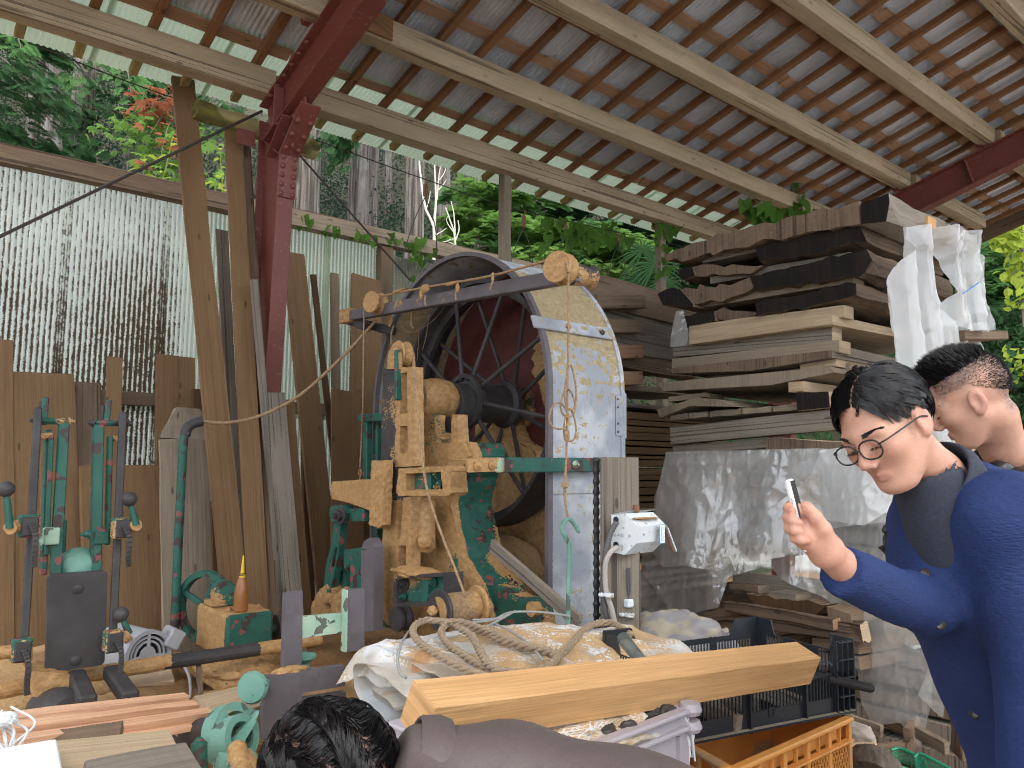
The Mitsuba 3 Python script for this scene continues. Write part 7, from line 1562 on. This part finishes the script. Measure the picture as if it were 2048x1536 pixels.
def make_head(par, c, R, wide=1.0, shave=None, neck=None, mirror_label=None, scale=1.0):
    """Skin of the head and neck as one surface; R's columns are forward, left, up."""
    nl = None
    if neck is not None: nl = [((np.asarray(q) - c) @ R)/scale for q in neck]
    def f(p):
        d = head_sdf(p, wide)
        if nl is not None:
            for a, b, ra, rb in ((nl[0], nl[1], .054, .056), (nl[1], nl[2], .057, .066)): d = smin(d, s_cap(p, a, b, ra, rb), .022)
        return d
    lo = np.array([-.13, -.105, -.14]); hi = np.array([.14, .105, .145])
    if nl is not None:
        q = np.array(nl); lo = np.minimum(lo, q.min(0) - .07); hi = np.maximum(hi, q.max(0) + .07)
    v, fc = surface_net(f, lo, hi, .0034); v, fc = smooth_mesh(v, fc, 3)
    lips = np.exp(-(((v[:, 2] + .0723)/.0075)**2 + (v[:, 1]/.0205)**2)**2)*(v[:, 0] > .075)*.60
    ear = np.clip((np.abs(v[:, 1]) - .079*wide)/.008, 0, 1)*.30*(np.abs(v[:, 2]) < .05)
    nose = np.exp(-((v - [.112, 0, -.04])**2).sum(1)/.02**2)*.18
    cheek = np.exp(-(((np.abs(v[:, 1]) - .045)/.022)**2 + ((v[:, 2] + .03)/.025)**2))*(v[:, 0] > .03)*.12
    uvx = np.clip(lips + ear + nose + cheek, 0, 1); uvy = np.zeros(len(v)) if shave is None else np.clip(shave(v), 0, 1)
    return put('skin', (c + scale*v @ R.T, fc), 'm_skin', par, smooth=True, uv=np.round(np.stack([uvx, uvy], 1), 3))
def scalp_point(r, n, cond, wide=1.0, grow=1.0):
    out = []
    while sum(map(len, out)) < n:
        u = rand_unit(r, n*3); p = np.array([-.012, 0, .038]) + u*np.array([.098, .078*wide, .094])*grow
        out.append(p[cond(p)])
    return np.vstack(out)[:n]
def strands(pts0, path, c, R, r0=.0011, nseg=6, scale=1.0):
    """Tapered hair strands: path(p0, t) gives the place along each strand; three-sided."""
    t = np.linspace(0, 1, nseg); P_ = np.stack([path(pts0, q) for q in t], 1)      # n, seg, 3
    tg = np.gradient(P_, axis=1); tg /= np.maximum(np.linalg.norm(tg, axis=2, keepdims=True), 1e-9)
    a = np.cross(tg, np.array([.3, .5, .8])); a /= np.maximum(np.linalg.norm(a, axis=2, keepdims=True), 1e-9); b = np.cross(tg, a)
    rad = (r0*(1 - .85*t**2))[None, :, None]
    rings = [P_ + rad*(math.cos(q)*a + math.sin(q)*b) for q in (0, 2.094, 4.189)]
    V = np.stack(rings, 2)                           # n, seg, 3, 3
    n = len(pts0); base = (np.arange(n)*nseg*3)[:, None, None]; i = np.arange(nseg - 1)[None, :, None]*3; j = np.arange(3)[None, None, :]; j2 = (j + 1) % 3
    A, B, C, D = base + i + j, base + i + j2, base + i + 3 + j2, base + i + 3 + j
    f = np.concatenate([np.stack([A, B, C], -1).reshape(-1, 3), np.stack([A, C, D], -1).reshape(-1, 3)])
    return c + scale*V.reshape(-1, 3) @ R.T, f
scene['m_hair'] = {'type': 'twosided', 'b': {'type': 'principled', 'base_color': {'type': 'rgb', 'value': [.0055, .005, .0055]}, 'roughness': .42, 'specular': .32}}
def knit_fn(p, n, uv):
    f = noise(p.x*150.0, p.y*150.0, p.z*420.0); g = fbm(p.x*7.0, p.y*7.0, p.z*7.0)
    return mix((.004, .013, .060), (.009, .028, .115), .5*f + .5*g)
def knit_bump(p, n, uv): return .0016*noise(p.x*150.0, p.y*150.0, p.z*420.0)
tex('m_knit', knit_fn, .85, bump=knit_bump, sheen=.12)
def cloth_bump(p, n, uv): return .004*fbm(p.x*16.0, p.y*16.0, p.z*12.0)
tex('m_navy', lambda p, n, uv: mix((.016, .020, .034), (.028, .034, .052), noise(p.x*400.0, p.y*400.0, p.z*400.0)), .8)
tex('m_nylon', lambda p, n, uv: mix((.010, .010, .011), (.018, .018, .019), noise(p.x*60.0, p.y*60.0, p.z*60.0)), .30, bump=cloth_bump, specular=.5)
tex('m_brownjacket', lambda p, n, uv: mix((.082, .064, .060), (.104, .082, .077), noise(p.x*500.0, p.y*500.0, p.z*500.0)), .50, bump=cloth_bump, specular=.4, sheen=.3)
flat('m_trouser', (.03, .032, .04), .85)

# ---- the man in the blue cardigan
pa = thing('person', 'dark-haired man in glasses and a blue cardigan, bending forward over the phone in his hand', 'person')
HC = np.array((1.537,0.697,1.530))
viewR = rt; viewU = up; viewF = fw          # used only to read the pose off the photograph's own directions
RA = frame3(-.78*rt - .42*fw - .40*up, .86*up - .38*rt + .12*fw)
NB = [HC + RA @ np.array([-.022, 0, -.060]), np.array((1.648,0.657,1.435)), np.array((1.720,0.644,1.371))]
make_head(pa, HC, RA, 1.02, neck=NB, scale=.90,
          shave=lambda v: np.clip((v[:, 2] - np.where(v[:, 0] > .0, .030 + .75*v[:, 0], .03 + .9*v[:, 0].clip(-.09, 0)))/.014, 0, 1)*(np.abs(v[:, 1]) < .084) + np.exp(-(((v[:, 0] - .022)/.010)**2 + ((v[:, 2] + .002)/.030)**2))*(np.abs(v[:, 1]) > .05)*.55)
# brows
r = np.random.default_rng(11)
for s in (-1, 1):
    n = 420; u = r.random(n); p0 = np.stack([.0985 - .022*u**1.6, s*(.014 + .040*u), .0185 + .006*np.sin(u*2.6) + r.normal(0, .0020, n)*(1 - .5*u)], 1)
    put('eyebrow', strands(p0, lambda p, t: p + np.array([-.003, s*.011, .001])*t, HC, RA, .0005, 3, .90), 'm_hair', pa)
    n = 40; u = r.random(n); p0 = np.stack([.0935 - .004*u, s*(.020 + .028*u), np.full(n, -.0085)], 1)
    put('eyelash', strands(p0, lambda p, t: p + np.array([.006, s*.001, -.004])*t, HC, RA, .0005, 3, .90), 'm_hair', pa)
# hair: locks combed from a parting, hugging the skull
HO = np.array([-.012, 0, .038]); HRAD = np.array([.098, .078, .094])
def comb(p0, dirfn, L, lift, r, n_clump=260, seg=10, wav=.004, gather=.75, drop=.5, wide=1.0):
    """Paths of strands that run over the skull along dirfn(place), gathered into locks."""
    n = len(p0); ci = r.integers(0, n, n_clump); C = p0[ci]
    near = np.array([np.argmin(((C - q)**2).sum(1)) for q in p0]); ph = r.uniform(0, 6.28, n_clump)[near]; ll = L*(r.uniform(.75, 1.15, n_clump)[near])*(r.uniform(.85, 1.1, n))
    lf = lift*(r.uniform(.55, 1.25, n_clump)[near])
    def run(q, length, lf_, ph_):
        out = [q]; x = q.copy()
        for k in range(1, seg):
            t = k/(seg - 1); d = dirfn(x); e = (x - HO)/HRAD; nn = unit_rows(e/HRAD)
            d = d + np.array([0, 0, -drop*t]); d = d - nn*np.sum(d*nn, 1, keepdims=True); d = unit_rows(d)
            w = np.cross(nn, d)*(np.sin(9*t + ph_)*.22)[:, None]
            x = x + (d + w)*(length/(seg - 1))[:, None]
            e = (x - HO)/HRAD; s_ = np.linalg.norm(e, axis=1, keepdims=True); x = HO + (x - HO)/s_*(1.02 + lf_*math.sin(min(1, t*1.25)*2.2))[:, None]
            out.append(x.copy())
        return np.stack(out, 1)
    P_ = run(p0, ll, lf, ph); CP = P_[ci][near]
    t = np.linspace(0, 1, seg)[None, :, None]
    return P_ + (CP - P_)*gather*.8*t**1.2
def unit_rows(a): return a/np.maximum(np.linalg.norm(a, axis=1, keepdims=True), 1e-9)
def strand_mesh(P_, c, R, r0, scale=1.0):
    seg = P_.shape[1]
    return strands(P_[:, 0], lambda p, t: P_[:, int(round(t*(seg - 1)))], c, R, r0, seg, scale)
PY0 = .012
def hairline(p): return p[:, 2] > np.where(p[:, 0] > .03, .088 - .10*(p[:, 0] - .03) - .0*p[:, 0], .060 - .35*(-p[:, 0] - .02).clip(0))
hp = scalp_point(r, 7200, hairline, 1.0, 1.01)
def dirA(x):
    s = np.where(x[:, 1] > PY0, 1.0, -1.0); fr = np.clip((x[:, 0] + .005)/.07, 0, 1)
    return np.stack([.42*fr - .75*(1 - fr), s*(.95 - .25*(1 - fr)), -.25 - .35*(1 - fr)], 1)
put('hair', strand_mesh(comb(hp, dirA, .088, .15, r, 300, 11, .004, .70, .35), HC, RA, .0009, .90), 'm_hair', pa)
hp2 = scalp_point(r, 4200, lambda p: (p[:, 2] > np.where(p[:, 0] > -.02, .022 + .8*(p[:, 0] - .02).clip(0), .022 - 1.0*(-.02 - p[:, 0]).clip(0))) & (p[:, 2] < .085) & (p[:, 0] < .045), 1.0, 1.005)
put('side_hair', strand_mesh(comb(hp2, lambda x: np.stack([-.45 + 0*x[:, 0], 0*x[:, 0], -.9 + 0*x[:, 0]], 1), .026, .035, r, 500, 5, .002, .3, .3), HC, RA, .0008, .90), 'm_hair', pa)
# glasses
gl = f'{pa}__glasses'
for s in (-1, 1):
    th = np.linspace(0, 2*np.pi, 36, endpoint=False); cx, sx = np.cos(th), np.sin(th)
    rim = np.stack([.1155 - .010*np.abs(cx*.024 + .033)/.05, s*.0335 + .0245*np.sign(cx)*np.abs(cx)**.85, -.0065 + .0205*np.sign(sx)*np.abs(sx)**.85], 1)
    put('rim', tube(HC + .90*rim @ RA.T, .0017, 7, closed=True), 'm_black', gl, smooth=True)
    lens = np.vstack([rim, rim.mean(0)]); i = np.arange(36)
    put('lens', (HC + .90*lens @ RA.T, np.stack([i, (i + 1) % 36, np.full(36, 36)], 1)), 'm_lens', gl)
    tm_ = np.array([(.1095, s*.058, .001), (.098, s*.074, .003), (.05, s*.082, .004), (.0, s*.086, .004), (-.020, s*.088, -.004)])
    put('temple', tube(curve(HC + .90*tm_ @ RA.T, 16), .0016, 6), 'm_black', gl, smooth=True)
put('bridge', tube(curve(HC + .90*np.array([(.116, -.010, -.002), (.1195, 0, .001), (.116, .010, -.002)]) @ RA.T, 8), .0016, 6), 'm_black', gl)
scene['m_lens'] = {'type': 'thindielectric', 'int_ior': 1.5}
# cardigan: torso and both sleeves in one surface
SHL = np.array((1.665,0.549,1.357)); SHR = np.array((1.852,0.750,1.327)); ELB = np.array((1.622,0.673,1.186)); CUF = np.array((1.301,0.679,1.276)); WRI = np.array((1.267,0.684,1.307))
CHE = np.array((1.785,0.635,1.236)); BEL = np.array((1.889,0.600,1.048)); HIP = np.array((1.966,0.568,0.811)); CHF = np.array((1.725,0.679,1.281)); ELN = np.array((1.667,0.516,1.107)); WRN = np.array((1.658,0.528,0.880)); NEC = np.array((1.738,0.653,1.389))
def cardigan(p):
    d = s_cap(p, CHE, BEL, .150, .150); d = smin(d, s_cap(p, BEL, HIP, .150, .165), .06)
    d = smin(d, s_cap(p, SHL, SHR, .085, .080), .09); d = smin(d, s_cap(p, CHF, BEL, .095, .12), .05)
    d = smin(d, s_cap(p, NEC + [.02, .02, .0], CHE, .085, .13), .07)
    d = smin(d, s_cap(p, SHL, ELN, .078, .060), .032); d = smin(d, s_cap(p, ELN, WRN, .062, .050), .012)
    fd = unit(CUF - ELB); d = smin(d, np.maximum(s_cap(p, ELB, CUF + fd*.08, .053, .040), (p - CUF) @ fd), .012)
    d = smin(d, s_cap(p, SHR, ELB, .075, .054), .03)
    w = p @ np.array([3.1, 2.2, 9.0])
    d = d + .010*np.abs(np.sin(p @ np.array([16., 22., 30.]) + 2*np.sin(w))) * np.exp(-np.linalg.norm(p - ELB, axis=1)/.14) + .022*(meshkit.fbm(p*[7, 7, 4], 3, 4) - .5) - .008*np.abs(np.sin(p @ np.array([9., -14., 5.]) + 3*meshkit.noise(p*4, 6)))
    neck_cut = s_cap(p, NB[1] + (NB[1] - NB[2])*1.2, NB[2], .060, .052)
    d = np.maximum(d, -neck_cut)
    return d
pts = np.array([SHL, SHR, ELB, CUF, HIP, NEC]); v, f_ = surface_net(cardigan, pts.min(0) - .24, pts.max(0) + .24, .0085); v, f_ = smooth_mesh(v, f_, 4)
put('cardigan', (v, f_), 'm_knit', pa, smooth=True)
fr_line = np.array([(1.546,0.685,1.372), (1.526,0.658,1.309), (1.543,0.645,1.254), (1.566,0.636,1.180), (1.591,0.634,1.087), (1.631,0.615,0.975)])
for q in ((1.541,0.642,1.258), (1.570,0.631,1.163), (1.634,0.604,0.997)):
    # buttons sit on the cardigan's surface along its front edge
    q = np.array(q); d0 = unit(q - eye); t_ = np.linspace(-.25, .25, 200); s_ = cardigan(q + d0*t_[:, None]); k_ = np.argmax(s_ < 0)
    q = q + d0*t_[k_]; put('button', lathe([(0, 0), (.0085, 0), (.0095, .5), (.007, 1), (.004, .8), (0, .8)], q + d0*.002, q - d0*.004, 16), 'm_button', pa, smooth=40)
flat('m_button', (.03, .024, .02), .35)
# navy shirt collar: a stand round the neck that folds over
def collar_mesh(a, b, R_, back, gap=.55, r_in=.066, r_out=.086, hgt=.040, drop=.052, m=44):
    ax = unit(np.asarray(a) - b); f0 = unit(R_ - ax*(R_ @ ax)); s0 = np.cross(ax, f0)
    th = np.linspace(gap, 2*np.pi - gap, m); prof = []
    for q in th:
        e = f0*math.cos(q) + s0*math.sin(q); bk = .5 - .5*math.cos(q)      # 1 at the nape
        base = np.asarray(b) + e*r_in*(1.02 + .12*(1 - bk)); top = base + ax*(hgt*(.55 + .45*bk)) + e*.004; fold = top + e*.010 - ax*.004; tip = base + e*(r_out - r_in + .012*(1 - bk)) - ax*(drop*(.35 + .65*(1 - bk)) - .018*bk)
        prof.append([base - ax*.02, base, top, top + e*.005 + ax*.002, fold, (fold + tip)/2 + e*.004, tip, tip - e*.004, (fold + tip)/2 - e*.002])
    P_ = np.array(prof); k = P_.shape[1]; i, j = np.meshgrid(np.arange(m - 1), np.arange(k - 1), indexing='ij'); i, j = i.ravel(), j.ravel()
    v = P_.reshape(-1, 3); v = v + .004*(meshkit.fbm(v*30, 2, 3) - .5)[:, None]
    return v, np.stack([i*k + j, (i+1)*k + j, (i+1)*k + j + 1, i*k + j + 1], 1)
cm = collar_mesh(NB[1]*.55 + NB[0]*.45, NB[1]*.85 + NB[2]*.15, RA[:, 0]*.8 - RA[:, 2]*.3, 0, .20, .062, .080, .036, .050)
vs, fs = surface_net(lambda p: np.maximum(s_cap(p, NB[1]*.9 + NB[0]*.1 + RA[:, 0]*.02, NB[2] + RA[:, 0]*.06 - RA[:, 2]*.05, .066, .085), -s_cap(p, NB[0], NB[2], .0575, .058)), np.minimum(NB[1], NB[2]) - .18, np.maximum(NB[1], NB[2]) + .18, .006)
put('shirt_front', smooth_mesh(vs, fs, 2), 'm_navy', pa, smooth=True)
put('shirt_collar', (cm[0], np.vstack([cm[1][:, [0, 1, 2]], cm[1][:, [0, 2, 3]]])), 'm_navy', pa, smooth=True)
tr = np.array((1.942,0.603,0.708)); 
vv, ff = surface_net(lambda p: smin(s_cap(p, HIP, [HIP[0] + .02, HIP[1] + .10, .06], .105, .075), s_cap(p, HIP, [HIP[0] + .10, HIP[1] - .08, .06], .105, .075), .05), [HIP[0] - .25, HIP[1] - .28, -.02], [HIP[0] + .32, HIP[1] + .3, HIP[2] + .12], .018)
put('trousers', (vv, ff), 'm_trouser', pa, smooth=True)
for dx_, dy_ in ((.02, .10), (.10, -.08)): put('shoe', blob([HIP[0] + dx_ - .06, HIP[1] + dy_ - .04, .04], (.13, .055, .045), 3, .1, 3, R=rotz(.7)), 'm_black', pa, smooth=True)
# hand with the phone
def hand_mesh(wr, palm, fingers, thumb, k=.010, pr=.024):
    def f(p):
        d = s_cap(p, wr[0], wr[1], wr[2], wr[3])
        for a, b, ra, rb in palm: d = smin(d, s_cap(p, a, b, ra, rb), k)
        e = None
        for fi in fingers + [thumb]:
            for (a, b, ra, rb) in fi: 
                g = s_cap(p, a, b, ra, rb); e = g if e is None else smin(e, g, .0035)
        return smin(d, e, .007)
    allp = np.array([q for seg in palm + [s_ for fi in fingers + [thumb] for s_ in fi] for q in seg[:2]] + [wr[0], wr[1]])
    v, f_ = surface_net(f, allp.min(0) - .035, allp.max(0) + .035, .0027); return smooth_mesh(v, f_, 3)
def chain(pts, rad): return [(np.asarray(pts[i]), np.asarray(pts[i+1]), rad[i], rad[i+1]) for i in range(len(pts) - 1)]
W0 = CUF + unit(CUF - ELB)*-.05; W1 = np.array((1.260,0.683,1.313))
pm = [np.array(q) for q in [(1.250,0.684,1.320), (1.223,0.698,1.333), (1.223,0.702,1.348), (1.231,0.703,1.359), (1.245,0.700,1.362), (1.241,0.682,1.343)]]
palm = [(W1, pm[1], .026, .017), (W1, pm[2], .025, .016), (W1, pm[3], .024, .015), (W1, pm[5], .026, .019), (pm[1], pm[4], .015, .013)]
fing = [chain([(1.244,0.705,1.363), (1.241,0.722,1.381), (1.224,0.723,1.387), (1.203,0.716,1.384), (1.196,0.706,1.380)], [.0105, .0098, .0092, .0085, .0075]),
        chain([(1.239,0.705,1.355), (1.238,0.723,1.368), (1.220,0.724,1.371), (1.200,0.715,1.368), (1.193,0.703,1.364), (1.197,0.695,1.361)], [.0112, .0102, .0098, .0092, .0088, .0075]),
        chain([(1.234,0.703,1.346), (1.233,0.721,1.353), (1.216,0.722,1.356), (1.198,0.712,1.351), (1.193,0.700,1.348), (1.198,0.692,1.346)], [.0112, .0102, .0096, .0092, .0086, .0074]),
        chain([(1.228,0.696,1.333), (1.228,0.711,1.337), (1.214,0.712,1.338), (1.200,0.704,1.335), (1.197,0.692,1.333), (1.204,0.685,1.333)], [.0102, .0092, .0086, .0082, .0078, .0068])]
thumb = chain([(1.248,0.676,1.327), (1.232,0.672,1.351), (1.221,0.677,1.369), (1.213,0.686,1.384), (1.211,0.690,1.389)], [.0175, .0140, .0112, .0102, .0080])
v, f_ = hand_mesh((W0, W1, .032, .025), palm, fing, thumb)
knk = np.zeros(len(v)); 
for fi in fing: knk = np.maximum(knk, np.exp(-((v - fi[-1][1])**2).sum(1)/.012**2)*.45)
knk = np.maximum(knk, .12)
put('hand', (v, f_), 'm_skin', pa, smooth=True, uv=np.round(np.stack([knk, 0*knk], 1), 3))
for fi in fing + [thumb]:
    a, b = fi[-1][0], fi[-1][1]; d0 = unit(b - a); toward = unit(eye - b); nn_ = unit(toward - d0*(toward @ d0))
ph = thing('phone', 'slim white phone held edge-on by the man in blue', 'phone')
p0, p1 = np.array((1.207,0.718,1.425)), np.array((1.217,0.702,1.341))
a_, b_, d_ = frame(p1 - p0, unit(.90*fw + .42*rt)); L_ = np.linalg.norm(p1 - p0) + .035
Rp = np.stack([a_, b_, d_], 1); pcx = (p0 + p1)/2 + d_*.012 + a_*.030 
put('body', box(pcx, (.070, .0085, L_), Rp, .0035), 'm_phone', ph); put('screen', box(pcx + b_*.0044*np.sign(b_ @ rt), (.064, .001, L_ - .006), Rp, .0004), 'm_black', ph)
put('button', box(pcx - a_*.0352 - d_*.025, (.0012, .003, .012), Rp, .0004), 'm_greypaint', ph)
flat('m_phone', (.74, .76, .75), .35)

# ---- the man behind him
pb = thing('person', 'man with cropped spiky black hair and a black jacket behind the man in blue', 'person')
HB = np.array((2.093,0.744,1.624)); RB = frame3(-.771*rt + .445*fw - .456*up, -.434*rt + .157*fw + .887*up)
NBB = [HB + RB @ np.array([-.030, 0, -.060]), np.array((2.195,0.714,1.513)), np.array((2.264,0.706,1.432))]
fade = lambda v: np.clip((v[:, 2] - .030 + .55*v[:, 0].clip(-.2, 0) + 1.2*(v[:, 0] - .045).clip(0))/.022, 0, 1)*np.clip((.085 - v[:, 0])/.02, 0, 1)*(.55 + .4*np.clip((v[:, 2] - .05)/.04, 0, 1))*(np.abs(v[:, 1]) < .0815) + .7*np.clip((-.055 - v[:, 0])/.02, 0, 1)*np.clip((v[:, 2] + .085)/.03, 0, 1)
make_head(pb, HB, RB, 1.03, shave=fade, neck=NBB, scale=.89)
r = np.random.default_rng(21)
n = 4200; hp = scalp_point(r, n, lambda p: (p[:, 2] > .085 - .15*p[:, 0].clip(-.1, .1)) & (p[:, 0] < .078), 1.02, .995)
jit = rand_unit(r, n)*.007
ln = (.020 + .016*np.clip((hp[:, 0] + .06)/.12, 0, 1)*r.uniform(.6, 1.1, n))[:, None]
put('hair', strands(hp, lambda p, t: p + (unit_rows(p - [-.03, 0, -.03])*[.75, .6, 1.0] + [.45, 0, .18])*ln*t + jit*t, HB, RB, .0016, 4, .89), 'm_hair', pb)
n = 3600; hp2 = scalp_point(r, n, lambda p: (p[:, 2] > .045 - .75*(-p[:, 0] - .01).clip(0, .14)) & (p[:, 2] < .10) & (p[:, 0] < .065 + 0*p[:, 2]), 1.02, .995); jit2 = rand_unit(r, n)*.002
put('short_hair', strands(hp2, lambda p, t: p + (unit_rows(p - [-.012, 0, .03]) + [-.3, 0, -.2])*.007*t + jit2*t, HB, RB, .0007, 3, .89), 'm_hair', pb)
for s in (-1, 1):
    n = 260; u = r.random(n); p0 = np.stack([.0985 - .022*u**1.6, s*(.014 + .040*u), .0190 + .004*np.sin(u*2.6) + r.normal(0, .0017, n)*(1 - .5*u)], 1)
    put('eyebrow', strands(p0, lambda p, t: p + np.array([-.003, s*.009, .001])*t, HB, RB, .0006, 3, .89), 'm_hair', pb)
    n = 36; u = r.random(n); p0 = np.stack([.0935 - .004*u, s*(.020 + .028*u), np.full(n, -.0085)], 1)
    put('eyelash', strands(p0, lambda p, t: p + np.array([.006, s*.001, -.004])*t, HB, RB, .0006, 3, .89), 'm_hair', pb)
JS, JN, JB_ = np.array((2.156,0.634,1.369)), np.array((2.283,0.719,1.419)), np.array((2.361,0.717,0.954)); JF = np.array((2.341,0.836,1.355))
def jacket(p):
    d = smin(s_cap(p, JN, [JB_[0], JB_[1], .95], .12, .155), s_cap(p, JS, JF, .085, .08), .08)
    d = smin(d, s_cap(p, JF, np.array((2.169,0.840,1.220)), .07, .055), .03)
    d = smin(d, s_cap(p, np.array((2.169,0.840,1.220)), np.array((1.964,0.873,1.273)), .052, .042), .02)
    d = d + .010*(meshkit.fbm(p*[12, 12, 8], 3, 9) - .5)
    return np.maximum(d, -s_cap(p, NBB[0], NBB[2], .058, .062))
v, f_ = surface_net(jacket, np.minimum(JF, JS) - [.35, .35, 1.1], np.maximum(JF, JS) + [.3, .3, .2], .011)
put('jacket', smooth_mesh(v, f_, 3), 'm_nylon', pb, smooth=True)
def hoodf(p):
    a = NBB[1]*.4 + NBB[2]*.6; b = np.array((2.352,0.691,1.387))
    d = smin(s_cap(p, a + RB[:, 0]*.0 + [.0, .0, -.02], b, .084, .09), s_cap(p, np.array((2.201,0.790,1.393)), np.array((2.138,0.704,1.451)), .022, .028), .03)
    return np.maximum(d + .012*(meshkit.fbm(p*14, 3, 12) - .5), -s_cap(p, NBB[0], NBB[2], .060, .066))
v, f_ = surface_net(hoodf, np.minimum(NBB[2], NBB[1]) - .22, np.maximum(NBB[2], NBB[1]) + .25, .008)
put('hood', smooth_mesh(v, f_, 2), 'm_nylon', pb, smooth=True)
vv, ff = surface_net(lambda p: smin(s_cap(p, [JB_[0], JB_[1], .98], [JB_[0] - .05, JB_[1] + .10, .06], .11, .075), s_cap(p, [JB_[0], JB_[1], .98], [JB_[0] + .06, JB_[1] - .08, .06], .11, .075), .05), [JB_[0] - .3, JB_[1] - .3, -.02], [JB_[0] + .3, JB_[1] + .3, 1.12], .02)
put('trousers', (vv, ff), 'm_trouser', pb, smooth=True)
um = thing('black_tool', 'black handle poking out in front of the man in blue', 'handle')
put('grip', cat(bar((1.932,0.896,1.309), (1.963,0.872,1.285), .022, .018, (0, 0, 1), .004)), 'm_black', um); put('strap', slab([(1.933,0.902,1.257), (1.959,0.877,1.279), (1.964,0.880,1.221)], (.02, .02, 0)), 'm_black', um)

# ---- the man bending over in the foreground
pc = thing('person', 'man with tousled black hair and a brown jacket bending over at the bottom edge', 'person')
HD = np.array((0.625,1.143,0.962)); RC = frame3(-.62*up - .55*rt + .45*fw, -.70*rt + .62*up - .25*fw)
make_head(pc, HD, RC, 1.0, shave=lambda v: np.clip((v[:, 2] + .03 + .0*v[:, 0])/.03, 0, 1)*np.clip((.06 - v[:, 0])/.03, 0, 1))
r = np.random.default_rng(31)
hp = scalp_point(r, 9000, lambda p: p[:, 2] > -.01 + 1.0*(p[:, 0] - .03).clip(0) - .9*(-p[:, 0]).clip(0, .08), 1.0, 1.01)
def dirC(x):
    q = np.sin(x @ np.array([41., 63., 29.]))*1.6 + np.sin(x @ np.array([-70., 35., 52.]))
    base = np.stack([np.clip(x[:, 0]*12, -1, 1), np.clip(x[:, 1]*14, -1, 1), -.4 + 0*q], 1); sw = np.stack([-x[:, 1], x[:, 0], 0*q], 1)*14*np.sin(q)[:, None]
    return base + sw
put('hair', strand_mesh(comb(hp, dirC, .060, .13, r, 330, 10, .006, .72, .2), HD, RC, .00085), 'm_hair', pc)
J0, J1, J2, J3 = np.array((0.711,1.070,0.970)), np.array((0.831,1.004,0.908)), np.array((0.967,0.873,0.853)), np.array((1.055,0.778,0.819))
SN, SF = np.array((0.604,0.953,0.943)), np.array((0.863,1.215,0.894))
def jackC(p):
    d = smin(s_cap(p, J0, J1, .070, .115), s_cap(p, J1, J2, .125, .140), .06)
    d = smin(d, s_cap(p, J2, J3, .14, .15), .06)
    d = smin(d, s_cap(p, SN, SF, .070, .070), .08)
    d = smin(d, s_cap(p, SN, np.array((0.576,0.979,0.834)), .07, .055), .04)
    f1_ = p @ np.array([18., 9., 21.])
    d = d + .0045*np.sin(f1_ + 2*np.sin(p @ np.array([5., 11., 3.]))) + .012*(meshkit.fbm(p*7, 3, 14) - .5)
    return np.maximum(d, (-(p - J0) @ unit(J1 - J0)) - .045)
q = np.array([J0, J1, J2, J3, SN, SF]); v, f_ = surface_net(jackC, q.min(0) - [.2, .2, .25], q.max(0) + .2, .009)
put('jacket', smooth_mesh(v, f_, 4), 'm_brownjacket', pc, smooth=True)
cm = collar_mesh(J0 - unit(J1 - J0)*.06, J0 + unit(J1 - J0)*.015, np.array([0, 0, -1.0]), 0, .5, .066, .088, .045, .060)
put('collar', (cm[0], np.vstack([cm[1][:, [0, 1, 2]], cm[1][:, [0, 2, 3]]])), 'm_brownjacket', pc, smooth=True)
vv, ff = surface_net(lambda p: smin(s_cap(p, J3, [J3[0] + .1, J3[1] - .1, .45], .14, .10), s_cap(p, [J3[0] + .1, J3[1] - .1, .45], [J3[0] + .05, J3[1] - .12, .05], .10, .07), .05), [J3[0] - .25, J3[1] - .35, -.02], [J3[0] + .35, J3[1] + .25, J3[2] + .2], .02)
put('trousers', (vv, ff), 'm_trouser', pc, smooth=True)
